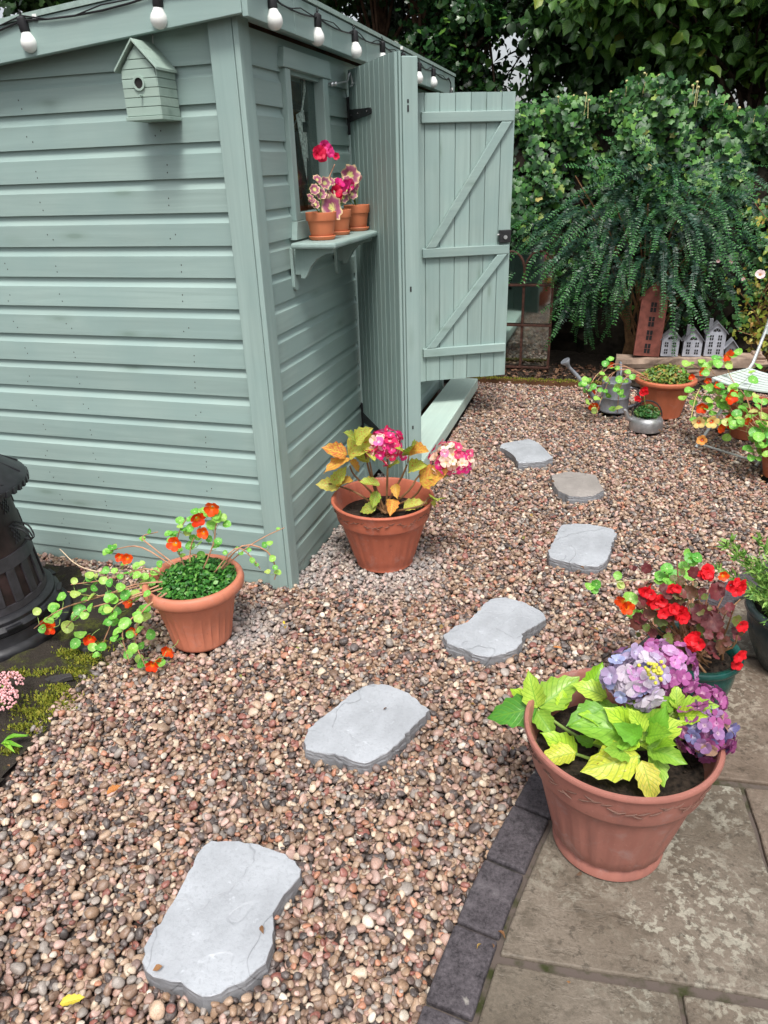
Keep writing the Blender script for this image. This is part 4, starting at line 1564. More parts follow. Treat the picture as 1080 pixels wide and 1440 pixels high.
def pot(th, prof, inner, mat, n=96, mod=None, soil=None, sm=60):
    """prof runs up the outside, inner runs down the inside"""
    p = prof + inner
    o = MB().lathe(p, n, mod=mod).build('pot', mat, th, True, sharp=sm)
    if soil is not None:
        r, z = soil
        mb = MB()
        k = 0
        rings = 9
        for i in range(rings + 1):
            for a in range(32):
                q = r * (i / rings)
                t = 2 * PI * a / 32
                mb.v.append((q * math.cos(t), q * math.sin(t), z + (rnd.uniform(-.008, .010) if 0 < i < rings else (0 if i else .004))))
        for i in range(rings):
            for a in range(32):
                mb.f.append((i * 32 + a, (i + 1) * 32 + a, (i + 1) * 32 + (a + 1) % 32, i * 32 + (a + 1) % 32))
        mb.m = [0] * len(mb.f)
        for k in range(70):
            q, t = r * .95 * math.sqrt(rnd.random()), rnd.uniform(0, 2 * PI)
            mb.ball((q * math.cos(t), q * math.sin(t), z + .003), rnd.uniform(.003, .008), 5, 4, (1, rnd.uniform(.6, 1), .6))
        mb.build('compost', M_compost, th, True, sharp=180)
    return o


# --- A: ribbed pot by the shed corner
LA = (-.177, -.454, -.006)
pA = thing('potted_nasturtium', 'ribbed terracotta pot with thick rolled rim and trailing orange nasturtiums by the shed corner', 'potted plant', LA)


def ribs(r, z, a, i):
    if 2 <= i <= 9:
        s = math.sin(min(1, max(0, (z - .02) / .145)) * PI) ** .5
        w = (a / (2 * PI) * 26) % 1
        return r - .0055 * s * (1 - abs(2 * w - 1) ** 3)
    return r


pot(pA, [(.104, 0), (.112, .003), (.114, .012), (.118, .03), (.122, .06), (.128, .09), (.134, .12), (.140, .15), (.144, .172), (.1465, .19), (.150, .205), (.153, .212), (.176, .218), (.184, .227), (.186, .243), (.183, .258), (.175, .266)],
    [(.164, .265), (.158, .255), (.155, .23), (.150, .215)], M_clayA, 208, ribs, (.1545, .228))
n_ = 1900
aa = rng.uniform(0, 2 * PI, n_); rr = .145 * np.sqrt(rng.random(n_))
hz = .225 + (1 - (rr / .165) ** 2) * .098 * rng.random(n_) ** .45
P = np.stack([LA[0] + rr * np.cos(aa) + .02, LA[1] + rr * np.sin(aa), hz], 1)
Nn = np.stack([.5 * np.cos(aa) * rr / .15, .5 * np.sin(aa) * rr / .15 - .2, np.full(n_, .8)], 1) + rng.normal(0, .4, (n_, 3))
D = rng.normal(0, 1, (n_, 3)); D[:, 2] *= .35
cloud('foliage', SIMPLE, P, D, Nn, rng.uniform(.013, .024, n_), M_box, pA, True, LA)
na = Nast(pA)
top = lambda x, y: np.array([LA[0] + x, LA[1] + y, .26])
SP = lambda x, y, Y, : at(x, y, 1, Y)
# stems over the left rim down to the soil
na.vine([top(-.08, -.06), SP(190, 822, -.56), SP(140, 838, -.58), SP(95, 832, -.58)], nl=16, size=(.026, .042), spread=.024)
na.vine([top(-.09, -.03), SP(205, 800, -.52), SP(150, 815, -.50), SP(100, 822, -.48)], nl=17, size=(.022, .036), spread=.022)
na.vine([top(-.08, -.08), SP(175, 842, -.60), SP(120, 858, -.64), gpt(90, 885, .03)], nl=9, size=(.03, .05), spread=.022)
na.vine([top(-.06, -.1), SP(165, 850, -.62), SP(155, 880, -.66), gpt(140, 915, .03)], nl=10, size=(.028, .046), spread=.024)
na.vine([top(-.03, -.13), SP(200, 860, -.66), SP(190, 900, -.68), gpt(205, 938, .03)], nl=11, size=(.026, .042), spread=.022)
na.vine([top(-.05, -.12), SP(185, 870, -.65), SP(172, 892, -.7), gpt(182, 932, .03)], nl=5, size=(.026, .04), spread=.016)
na.vine([top(-.08, -.03), SP(120, 845, -.60), SP(80, 860, -.72), gpt(48, 884, .05)], nl=6, size=(.028, .044), spread=.018, t0=.6)
na.vine([top(-.08, .0), SP(150, 805, -.44), SP(110, 795, -.42), SP(84, 772, -.40)], nl=0, r=.0032, mat=plain('dry_stem', lin(214, 190, 160), .7))
# upright growth in the middle and to the right
na.vine([top(-.01, 0), SP(268, 770, -.44), SP(280, 745, -.44), SP(290, 718, -.44)], nl=15, size=(.024, .038), spread=.022)
na.vine([top(-.02, 0), SP(250, 770, -.44), SP(252, 748, -.44), SP(262, 730, -.44)], nl=10, size=(.022, .034), spread=.014)
na.vine([top(.03, 0), SP(300, 765, -.44), SP(303, 742, -.44), SP(308, 730, -.44)], nl=10, size=(.026, .040), spread=.018)
na.vine([top(-.06, .03), SP(215, 770, -.42), SP(200, 755, -.40), SP(222, 748, -.40)], nl=2, size=(.02, .03), spread=.012, mat=M_stem, r=.0034)
na.vine([top(-.06, .02), SP(200, 770, -.42), SP(165, 772, -.40), SP(148, 778, -.40)], nl=6, size=(.026, .036), spread=.012, t0=.75)
na.vine([top(.08, .03), SP(340, 768, -.40), SP(375, 775, -.36), SP(388, 800, -.36), SP(386, 815, -.36)], nl=6, size=(.018, .030), spread=.014, r=.0036, t0=.5)
na.vine([top(.08, .03), SP(345, 772, -.38), SP(372, 755, -.34), SP(400, 742, -.32)], nl=2, size=(.014, .02), spread=.008, r=.003)
na.vine([top(.07, .0), SP(330, 772, -.42), SP(352, 782, -.40), SP(366, 800, -.38)], nl=5, size=(.016, .028), spread=.012, r=.003)
for (x, y, Y, r) in ((298, 714, -.46, .026), (277, 729, -.46, .025), (246, 764, -.48, .025), (286, 749, -.46, .020), (179, 785, -.44, .020), (168, 783, -.43, .016)):
    P = SP(x, y, Y)
    na.flower(P, r, P + [rnd.uniform(-.02, .02), .02, -.06])
for (x, y, z, r) in ((68, 874, .07, .026), (70, 884, .05, .022), (126, 898, .05, .022), (186, 887, .07, .019), (237, 914, .05, .024), (214, 935, .04, .022), (220, 930, .04, .018), (182, 846, .16, .022)):
    P = gpt(x, y, z)
    na.flower(P, r, P + [.02, .04, .02])
for (x, y, z, s_) in ((95, 881, .05, .05), (113, 892, .05, .046), (106, 905, .04, .042), (60, 884, .06, .036), (82, 862, .08, .036), (130, 910, .04, .034), (174, 876, .08, .042), (163, 860, .1, .040), (212, 892, .06, .042), (206, 868, .09, .04), (196, 927, .03, .036), (226, 932, .03, .036), (180, 920, .04, .036), (198, 908, .05, .034)):
    na.leaf(gpt(x, y, z), s_, gpt(x, y, z) + [.02, .03, -.012])
na.done()

# --- B: hydrangea in the middle
def hyd_pot(th, h, rt, rb, mat, mark, foot=False):
    s = h / .314
    f = lambda t: rb + (rt - rb) * t
    prof = [(rb * .96, 0), (rb, .004 * s), (rb * 1.005, .02 * s)]
    if foot:
        prof = [(rb * 1.02, 0), (rb * 1.05, .004), (rb * 1.05, .016), (rb * 1.0, .034)]
    for t in (.12, .22, .32, .42, .52, .60, .66):
        prof.append((f(t * .92), h * t))
    zb = h * .72
    prof += [(f(.665), zb - .008), (f(.70) + .004, zb - .003), (f(.71) + .006, zb + .004), (f(.76) + .004, h * .80), (f(.86) + .002, h * .90), (f(.93), h * .955), (rt * .972, h * .962), (rt, h * .972), (rt * 1.004, h * .985), (rt * .992, h)]
    inner = [(rt * .955, h), (rt * .935, h * .985), (f(.80), h * .86), (f(.6), h * .68)]
    nb = len(prof)

    def mod(r, z, a, i):
        if 3 <= i <= 10:
            w = (a / (2 * PI) * 22) % 1
            return r - .0032 * (1 if w < .5 else 0) * math.sin(PI * min(1, max(0, (z - .02) / (h * .64)))) ** .5
        return r
    p = pot(th, prof, inner, mat, 176, mod, (f(.72), h * .74), 40)
    mk = MB()                       # the moulded vine pattern round the collar
    for k in range(26):
        a0 = 2 * PI * k / 26
        for j in range(3):
            a = a0 + j * .06 + rnd.uniform(-.01, .01)
            z = h * (.86 + .03 * math.sin(k * 2.1 + j)) + rnd.uniform(-.004, .004)
            rr = f(.82) + .0045
            c = Vector((math.cos(a), math.sin(a), 0))
            t_ = Vector((-math.sin(a), math.cos(a), 0))
            q = c * rr + Vector((0, 0, z))
            l = .011 * s
            mk.tube([q - t_ * l + Vector((0, 0, -.004 * (-1) ** j)), q + c * .0012, q + t_ * l + Vector((0, 0, .004 * (-1) ** j))], [.0012, .0024, .0012], 5)
    m_ = mk.build('moulded_band', mark, th, True)
    m_['kind'] = 'stuff'
    return p


LB = (.338, .295, -.008)
pB = thing('potted_hydrangea', 'terracotta pot with fading pink hydrangea and mottled leaves beside the shed door', 'potted plant', LB)
hyd_pot(pB, .314, .226, .128, M_clayB, plain('collar_wear', (0.16, 0.065, 0.04), .7))
M_hB = leafmat('autumn_hydrangea_leaf', [(0, lin(140, 186, 62)), (.4, lin(184, 206, 84)), (.6, lin(216, 206, 100)), (.7, lin(100, 156, 58)), (.9, lin(170, 196, 80)), (1, lin(226, 196, 116))], ('ovate', lin(196, 206, 110)), .5, .25,
               mottled=[(lin(196, 74, 52), .52, .62, 9.0), (lin(120, 52, 44), .62, .70, 22.0)])
M_hBr = leafmat('reddened_hydrangea_leaf', [(0, lin(226, 128, 72)), (.5, lin(220, 160, 80)), (1, lin(206, 96, 70))], ('ovate', lin(220, 200, 90)), .5, .25,
                mottled=[(lin(222, 196, 70), .50, .60, 7.0), (lin(150, 52, 40), .58, .66, 24.0)])
HB = [shape_mesh('leaf', s, M_hB) for s in OVATE]
HBr = [shape_mesh('leaf', s, M_hBr) for s in OVATE]


def put_leaf(th, me, base, tip, face, wscale=1.0):
    """one leaf from its stalk end to its tip (world points)"""
    o3 = np.array(th.location)
    base, tip = np.array(base, float), np.array(tip, float)
    L = np.linalg.norm(tip - base)
    R = frames(np.array([tip - base]), np.array([unit(face)]))[0]
    M = Matrix.Identity(4)
    for a in range(3):
        for b_ in range(3):
            M[a][b_] = float(R[a, b_] * L * (wscale if b_ == 0 else 1))
        M[a][3] = float(base[a] - o3[a])
    return link('leaf', me, th, M=M)


def floret(seed, w=.92):
    P, f, uv = petal_flower(seed, 4, w, .10, .05, .05)
    return P, f, uv


def flower_head(th, C0, R, n, mats, facing, sz=.0175, flat=.75, label=None):
    """mop-head: a ball of four-petalled florets, each an object of its own"""
    o3 = np.array(th.location)
    C0 = np.array(C0, float)
    core = MB().ball((0, 0, 0), R * .58, 12, 8, (1, 1, flat)).build('flower_head', mats[-1][0].materials[0], th, True)
    core.location = C0 - o3
    if label:
        core['label'] = label
    facing = unit(facing)
    k = 0
    for i in range(n * 2):
        z = 1 - 2 * (i + .5) / (n * 2)
        a = i * 2.39996
        d = np.array([math.sqrt(1 - z * z) * math.cos(a), math.sqrt(1 - z * z) * math.sin(a), z])
        if d @ facing < -.35 or k >= n * 1.6:
            continue
        d = unit(d + rng.normal(0, .10, 3))
        me = mats[min(len(mats) - 1, int(rng.random() * len(mats)))]
        me = me[rnd.randrange(len(me))]
        q = d * np.array([R, R, R * flat]) * rng.uniform(.66, 1.18)
        Rm = frames(np.array([np.cross(d, rng.normal(0, 1, 3))]), np.array([unit(d + rng.normal(0, .42, 3))]))[0]
        s_ = sz * rng.uniform(.78, 1.15)
        M = Matrix.Identity(4)
        for x in range(3):
            for y in range(3):
                M[x][y] = float(Rm[x, y] * s_)
            M[x][3] = float(q[x])
        link('floret', me, core, M=M)
        k += 1
    return core


def fl_set(name, *cols):
    out = []
    for i, (c1, c2, c0) in enumerate(cols):
        m = petal_mat('%s_%d' % (name, i), lin(*c1), lin(*c2), lin(*c0))
        out.append([shape_mesh('floret', floret(i * 3 + j), m) for j in range(2)])
    return out


F_pink = fl_set('pink_floret', ((224, 30, 112), (238, 70, 150), (250, 200, 210)), ((214, 40, 90), (230, 60, 120), (240, 190, 190)), ((246, 206, 196), (250, 226, 206), (240, 220, 160)), ((232, 90, 170), (240, 130, 190), (250, 210, 220)))
F_pale = fl_set('pale_floret', ((248, 222, 200), (250, 234, 216), (236, 216, 150)), ((232, 110, 160), (240, 150, 190), (250, 220, 220)), ((240, 196, 176), (246, 214, 196), (236, 200, 150)), ((222, 60, 110), (232, 100, 140), (250, 200, 200)))
F_blue = fl_set('mauve_floret', ((180, 160, 196), (200, 182, 210), (206, 200, 226)), ((150, 154, 200), (172, 180, 220), (196, 202, 230)), ((190, 134, 186), (206, 160, 204), (214, 186, 220)), ((206, 192, 206), (222, 212, 222), (220, 214, 226)))
F_mag = fl_set('magenta_floret', ((164, 84, 146), (184, 104, 160), (206, 150, 190)), ((146, 72, 126), (176, 92, 146), (190, 130, 172)), ((196, 116, 180), (206, 136, 196), (226, 170, 206)))
F_old = fl_set('faded_floret', ((150, 110, 160), (170, 130, 176), (200, 170, 190)), ((176, 140, 122), (196, 164, 136), (206, 186, 160)), ((112, 110, 160), (140, 136, 186), (190, 180, 206)), ((156, 82, 136), (176, 100, 150), (200, 150, 180)))

YB = .27
stB = [((545, 708), (545, 655), (543, 640)), ((548, 712), (520, 690), (498, 668), (492, 655)), ((548, 712), (575, 690), (590, 668), (620, 655)), ((545, 710), (522, 672), (515, 645), (512, 632)),
       ((550, 712), (560, 680), (572, 655), (575, 640)), ((552, 714), (580, 700), (595, 680), (602, 672)), ((540, 712), (505, 695), (478, 684), (462, 680)), ((542, 710), (530, 690), (524, 670), (520, 650)), ((556, 714), (590, 712), (603, 700), (612, 705))]
for s_ in stB:
    pts = [np.array([LB[0] + rnd.uniform(-.02, .02), LB[1] + rnd.uniform(-.03, .02), .235])] + [SP(x, y, YB + rnd.uniform(-.03, .03)) for x, y in s_[1:]]
    MB().tube([p - np.array(LB) for p in curve(pts, 9)], list(np.linspace(.0055, .0032, len(curve(pts, 9)))), 7).build('stem', M_bstem, pB, True)
flower_head(pB, SP(543, 628, YB), .074, 44, [F_pink[0], F_pink[1], F_pink[2], F_pink[3], F_pink[0]], (.2, -.7, .6), .021, .95, 'bright pink flower head with white florets')
flower_head(pB, SP(634, 648, YB + .02), .080, 48, [F_pale[0], F_pale[1], F_pale[2], F_pink[0], F_pale[3], F_pale[0]], (.2, -.7, .6), .021, .95, 'pale fading pink flower head')
LBs = [((492, 645), (455, 655), 1), ((488, 640), (455, 628), 1), ((490, 640), (530, 615), 0), ((500, 622), (520, 602), 0), ((500, 618), (490, 606), 0), ((492, 648), (510, 660), 1), ((478, 684), (445, 680), 0), ((470, 682), (480, 660), 0), ((478, 684), (492, 672), 1),
       ((534, 682), (506, 675), 0), ((530, 690), (524, 714), 0), ((530, 712), (505, 718), 0), ((556, 680), (558, 700), 1), ((552, 702), (550, 722), 1), ((568, 715), (592, 702), 0), ((590, 678), (620, 660), 1), ((600, 672), (626, 662), 0), ((575, 660), (596, 652), 0), ((548, 658), (560, 648), 0),
       ((574, 640), (582, 620), 0), ((574, 640), (560, 625), 0), ((576, 634), (600, 632), 1), ((612, 704), (618, 690), 0), ((606, 706), (616, 712), 0), ((512, 632), (528, 642), 0), ((520, 650), (500, 640), 0)]
for (a, b_, k) in LBs:
    A, B_ = SP(*a, YB - .01 + rnd.uniform(-.02, .02)), SP(*b_, YB - .05 + rnd.uniform(-.05, .05))
    put_leaf(pB, (HBr if k else HB)[rnd.randrange(4)], A, B_, np.array([.2, -.6, .8]) + rng.normal(0, .2, 3), 1.15)

# --- C: big hydrangea pot on the patio
LC = (1.329, -1.042, .012)
pC = thing('potted_hydrangea', 'largest terracotta pot on the patio with lime leaves and mauve blue hydrangea heads', 'potted plant', LC)
hyd_pot(pC, .366, .229, .132, M_clayC, plain('collar_wear_pink', (0.15, 0.075, 0.055), .7), True)
M_hC = leafmat('lime_hydrangea_leaf', [(0, lin(142, 196, 52)), (.3, lin(184, 216, 66)), (.5, lin(98, 164, 52)), (.75, lin(190, 216, 80)), (1, lin(74, 142, 52))], ('ovate', lin(104, 158, 44)), .36, .18)
M_hCy = leafmat('yellowed_hydrangea_leaf', [(0, lin(206, 214, 72)), (1, lin(222, 214, 96))], ('ovate', lin(150, 180, 60)), .45, .28, mottled=[(lin(112, 66, 42), .60, .66, 4.5), (lin(226, 222, 150), .55, .68, 9.0)])
HC = [shape_mesh('leaf', s, M_hC) for s in OVATE]
HCy = [shape_mesh('leaf', s, M_hCy) for s in OVATE]
z8 = lambda x, y: (680 + x / 2.7, 740 + y / 2.7)
# base, tip, depth of base, depth of tip, kind
LCs = [((205, 690), (170, 560), -1.00, -.98, 0), ((210, 690), (360, 570), -1.00, -.94, 0), ((205, 690), (20, 720), -1.00, -1.04, 0), ((200, 700), (268, 795), -1.0, -1.06, 0), ((200, 690), (108, 600), -.98, -.94, 0), ((205, 740), (110, 745), -.98, -1.0, 1),
       ((400, 640), (450, 520), -.96, -.92, 0), ((470, 650), (350, 590), -.98, -.98, 0), ((395, 660), (480, 690), -.96, -.98, 0), ((560, 740), (575, 640), -1.06, -1.02, 0), ((460, 690), (330, 740), -1.04, -1.10, 0), ((600, 790), (370, 735), -1.08, -1.12, 0), ((600, 800), (470, 690), -1.08, -1.08, 0),
       ((600, 815), (690, 690), -1.08, -1.06, 0), ((590, 830), (760, 740), -1.08, -1.06, 0), ((350, 860), (215, 885), -1.10, -1.14, 1), ((355, 870), (250, 790), -1.08, -1.10, 0), ((590, 870), (380, 930), -1.12, -1.18, 1), ((620, 840), (765, 890), -1.10, -1.14, 0), ((640, 850), (700, 975), -1.10, -1.16, 0),
       ((600, 890), (658, 1045), -1.14, -1.20, 1), ((590, 880), (545, 930), -1.12, -1.15, 0), ((740, 700), (890, 680), -1.02, -1.02, 0), ((735, 695), (735, 605), -1.0, -.98, 0), ((720, 700), (660, 640), -1.0, -1.0, 0), ((700, 720), (800, 650), -.99, -.95, 0), ((740, 720), (840, 720), -1.03, -1.06, 0),
       ((590, 815), (540, 850), -1.10, -1.13, 0), ((500, 800), (420, 820), -1.05, -1.08, 0), ((520, 760), (450, 650), -1.02, -.99, 0), ((610, 800), (620, 700), -1.05, -1.02, 0), ((420, 830), (350, 800), -1.04, -1.04, 0), ((600, 800), (520, 770), -1.11, -1.15, 0), ((620, 800), (700, 780), -1.10, -1.14, 0), ((560, 850), (470, 850), -1.11, -1.16, 0), ((610, 780), (560, 700), -1.09, -1.10, 0), ((640, 790), (680, 720), -1.08, -1.10, 0),
       ((300, 700), (300, 620), -1.0, -.97, 0), ((560, 740), (640, 690), -1.04, -1.04, 0), ((480, 760), (400, 700), -1.06, -1.08, 0), ((650, 840), (720, 820), -1.1, -1.13, 0), ((780, 690), (850, 640), -1.0, -.97, 0)]
for (a, b_, ya, yb, k) in LCs:
    A, B_ = SP(*z8(*a), ya), SP(*z8(*b_), yb)
    put_leaf(pC, (HCy if k else HC)[rnd.randrange(4)], A, B_, np.array([.1, -.55, .9]) + rng.normal(0, .14, 3), 1.12)
root = np.array([LC[0], LC[1], .29])
for tx, ty, Y in ((205, 695, -1.0), (400, 650, -.97), (600, 810, -1.08), (720, 705, -1.0), (350, 865, -1.09), (590, 875, -1.12), (575, 600, -.98), (690, 560, -.93), (835, 770, -1.03), (560, 750, -1.05)):
    T = SP(*z8(tx, ty), Y)
    c_ = curve([root + rng.normal(0, .02, 3) * [1, 1, 0], (root + T) / 2 + np.array([0, 0, -.015]), T], 8)
    MB().tube([p - np.array(LC) for p in c_], list(np.linspace(.0055, .0035, len(c_))), 7).build('stem', M_gstem, pC, True)
flower_head(pC, SP(*z8(575, 578), -.99), .070, 56, [F_blue[0], F_blue[1], F_blue[2], F_blue[3], F_blue[0]], (.0, -.7, .7), .021, .85, 'mauve and pale blue flower head')
flower_head(pC, SP(*z8(690, 540), -.90), .068, 46, [F_mag[0], F_mag[1], F_mag[2], F_blue[2]], (.0, -.7, .7), .019, .85, 'magenta flower head behind the blue one')
flower_head(pC, SP(*z8(840, 772), -1.03), .062, 48, [F_old[0], F_old[1], F_old[2], F_old[3], F_mag[0]], (.2, -.7, .5), .020, .95, 'fading purple and brown flower head at the rim')
flower_head(pC, SP(*z8(835, 655), -.96), .044, 18, [F_mag[0], F_mag[1], F_old[3]], (.2, -.6, .6), .019, .8, 'small magenta flower head')
yb_ = MB()
for k in range(40):
    p = SP(*z8(650 + rnd.gauss(0, 16), 545 + rnd.gauss(0, 14)), -1.06)
    yb_.ball(p - np.array(LC) + rng.normal(0, .006, 3), .0045, 6, 4)
yb_.build('flower_buds', plain('yellow_bud', lin(206, 200, 80), .5), pC, True)['kind'] = 'stuff'

# --- D: green glazed pot of red pelargoniums; E: dark glazed pot of rosemary
LD = (1.560, -.440, .012)
pD = thing('potted_pelargonium', 'green glazed pot of scarlet pelargoniums with burgundy leaves behind the large hydrangea pot', 'potted plant', LD)
M_green = plain('green_glaze', (0.006, 0.062, 0.052), .16, .6, var=.35, scale=14)
pot(pD, [(.085, 0), (.09, .005), (.108, .05), (.122, .10), (.128, .14), (.127, .165), (.124, .178), (.134, .186), (.142, .196), (.143, .206), (.138, .214)], [(.124, .213), (.117, .205), (.114, .17)], M_green, 64, None, (.116, .178))
M_pel = leafmat('burgundy_leaf', [(0, lin(84, 36, 40)), (.3, lin(118, 48, 54)), (.5, lin(88, 64, 42)), (.75, lin(98, 118, 54)), (.88, lin(120, 54, 60)), (1, lin(70, 40, 34))], ('radial', lin(120, 70, 64)), .5, .2)
z3 = lambda x, y: (860 + x * 220 / 1080, 740 + y * 220 / 1080)
DP, DD, DN, DS = [], [], [], []
for k in range(210):
    x, y = rnd.gauss(500, 190), rnd.gauss(640, 150)
    if not (110 < x < 900 and 270 < y < 900):
        continue
    Y = -.42 + rnd.uniform(-.13, .13)
    DP.append(SP(*z3(x, y), Y)); n = unit(np.array([.1, -.6, .6]) + rng.normal(0, .35, 3)); DN.append(n); DD.append(np.cross(n, rng.normal(0, 1, 3))); DS.append(rnd.uniform(.014, .036))
for (x, y, s_) in ((610, 600, .055), (690, 660, .062), (650, 710, .05), (420, 505, .04), (540, 455, .042), (180, 665, .05), (720, 450, .05), (570, 320, .036), (760, 830, .045), (690, 840, .04), (340, 640, .045)):
    DP.append(SP(*z3(x, y), -.52)); n = unit(np.array([.1, -.8, .5]) + rng.normal(0, .2, 3)); DN.append(n); DD.append(np.cross(n, rng.normal(0, 1, 3))); DS.append(s_)
leaves(pD, SCAL, DP, DD, DN, DS, M_pel, 300, 'leaf', LD)
rootD = np.array([LD[0], LD[1], .19])
for k in range(46):
    T = SP(*z3(rnd.gauss(500, 200), rnd.gauss(560, 140)), -.43 + rnd.uniform(-.1, .1))
    c_ = curve([rootD + rng.normal(0, .03, 3) * [1, 1, 0], (rootD + T) / 2 + rng.normal(0, .02, 3), T], 8)
    MB().tube([p - np.array(LD) for p in c_], list(np.linspace(.004, .002, len(c_))), 6).build('stem', M_bstem if k % 2 else M_stem, pD, True)
PELF = [shape_mesh('flower', petal_flower(20 + i, 5, .85, .15, .08), M_red) for i in range(3)]
oD = np.array(LD)
for (x, y, n, sp_) in ((240, 440, 5, 26), (320, 520, 10, 42), (380, 580, 8, 34), (480, 600, 11, 40), (870, 420, 9, 34), (660, 310, 3, 22), (665, 335, 3, 14), (440, 425, 3, 18), (540, 815, 8, 36), (570, 780, 4, 24), (900, 680, 3, 18), (885, 900, 5, 26), (860, 950, 2, 16)):
    for k in range(n):
        P = SP(*z3(x + rnd.gauss(0, sp_ * .7), y + rnd.gauss(0, sp_ * .5)), -.53 + rnd.uniform(-.02, .02))
        flower(pD, PELF, P, rnd.uniform(.0135, .0205), np.array([.15, -.8, .5]) + rng.normal(0, .3, 3), oD)
nD = Nast(pD)
nD.vine([rootD, SP(*z3(520, 420), -.40), SP(*z3(430, 340), -.36), SP(*z3(360, 350), -.34)], nl=10, size=(.03, .042), spread=.02, t0=.6)
nD.vine([rootD, SP(*z3(450, 420), -.34), SP(*z3(200, 370), -.30), SP(*z3(-20, 395), -.28)], nl=3, size=(.022, .03), spread=.014, t0=.85, r=.0022, mat=plain('pale_stem', lin(206, 196, 160), .6))
nD.vine([rootD, SP(*z3(560, 380), -.36), SP(*z3(570, 300), -.34), SP(*z3(555, 245), -.34)], nl=5, size=(.026, .036), spread=.015, t0=.8)
for (x, y, s_) in ((-150, 415, .036), (-105, 400, .034), (-120, 440, .03), (130, 500, .05), (205, 580, .04), (150, 610, .042), (330, 390, .04)):
    nD.leaf(SP(*z3(x, y), -.36 if x > 0 else -.28), s_)
nD.flower(SP(*z3(80, 520), -.40), .022); nD.flower(SP(*z3(105, 560), -.40), .02); nD.flower(SP(*z3(770, 340), -.36), .014)
nD.done()

LE = (1.925, -.150, .012)
pE = thing('potted_rosemary', 'dark slate glazed pot of rosemary at the right edge of the patio', 'potted plant', LE)
M_dkglz = plain('slate_glaze', (0.032, 0.046, 0.048), .25, .55, var=.25, scale=12)
pot(pE, [(.10, 0), (.106, .006), (.128, .05), (.150, .10), (.164, .15), (.168, .185), (.166, .20), (.176, .206), (.182, .216), (.182, .226), (.176, .234)], [(.160, .233), (.152, .224), (.150, .19)], M_dkglz, 64, None, (.152, .205))
M_rose = leafmat('needle_leaf', [(0, lin(86, 130, 60)), (.5, lin(120, 166, 74)), (1, lin(156, 190, 100))], None, .45, .15)
NEED = [shape_simple(.05, .13, .1), shape_simple(.05, .11, .25)]
RP, RD, RN, RS = [], [], [], []
oE = np.array(LE)


def sprig(p0, p1, n, L):
    c_ = curve([p0, (np.array(p0) + p1) / 2 + rng.normal(0, .012, 3), p1], 10)
    MB().tube([p - oE for p in c_], list(np.linspace(.003, .0014, len(c_))), 5).build('stem', M_gstem, pE, True)
    for k in range(n):
        t = k / n
        p = c_[min(len(c_) - 1, int(t * len(c_)))] + rng.normal(0, .004, 3)
        ax = unit(np.array(p1) - p0)
        d = unit(rng.normal(0, 1, 3)); d = unit(d - ax * (d @ ax) + ax * .75)
        RP.append(p); RD.append(d); RN.append(unit(rng.normal(0, 1, 3))); RS.append(L * rnd.uniform(.7, 1.1))


rE = oE + [0, 0, .2]
for (x, y, Y) in ((1027, 762, -.20), (1025, 770, -.22), (1070, 760, -.2), (1066, 790, -.2), (1012, 800, -.22), (1085, 780, -.15), (1100, 770, -.1), (1045, 830, -.3)):
    sprig(rE + rng.normal(0, .04, 3) * [1, 1, 0], SP(x, y, Y), 150, .034)
for k in range(90):
    a = rnd.uniform(0, 2 * PI); q = rnd.uniform(.04, .17)
    sprig(rE + [math.cos(a) * q * .4, math.sin(a) * q * .4, 0], rE + np.array([math.cos(a) * q * 1.1, math.sin(a) * q * 1.1, rnd.uniform(.02, .17)]), 40, .036)
cloud('foliage', NEED, RP, RD, RN, RS, M_rose, pE, True, LE)

# --- three small clay pots with saucers on the shelf
def small_pot(loc, h, rt, rb, label):
    th = thing('potted_pelargonium', label, 'potted plant', loc, 0, 'small clay pots on the shed shelf')
    pot(th, [(rb * .97, 0), (rb, .002), (rb + (rt - rb) * .62, h * .66), (rt * .985, h * .68), (rt, h * .70), (rt * 1.01, h * .99), (rt, h)], [(rt * .92, h), (rt * .90, h * .97), (rt * .78, h * .6)], M_clayS, 48, None, (rt * .9, h * .88), 30)
    return th


def saucer(loc, r, label):
    th = MB().lathe([(r * .8, 0), (r * .88, .001), (r, .009), (r * 1.03, .013), (r * 1.0, .016), (r * .93, .014), (r * .85, .006), (.001, .0055)], 48).build('saucer', M_clayS, None, True, loc=loc)
    return tag(th, label, 'saucer', 'clay saucers under the shelf pots')


ZSH = 1.3585
sp3 = [((.098, .385, ZSH), .095, .060, .043, 'front small clay pot on the shelf with one large pansy faced leaf', .052),
       ((.085, .610, ZSH), .092, .058, .042, 'middle small clay pot on the shelf half hidden behind the front pot', .050),
       ((.100, .825, ZSH), .100, .057, .040, 'rear small clay pot on the shelf with bright pink flowers', .050)]
sl_lab = ['clay saucer under the front pot on the shelf', 'clay saucer under the middle pot on the shelf', 'clay saucer under the rear pot on the shelf']
M_zon = leafmat('zoned_leaf', [(0, lin(186, 120, 142)), (.4, lin(166, 96, 122)), (.7, lin(196, 140, 150)), (1, lin(150, 110, 110))], ('radial', lin(216, 196, 170)), .5, .2)
nt = M_zon.node_tree
M_zon2 = None


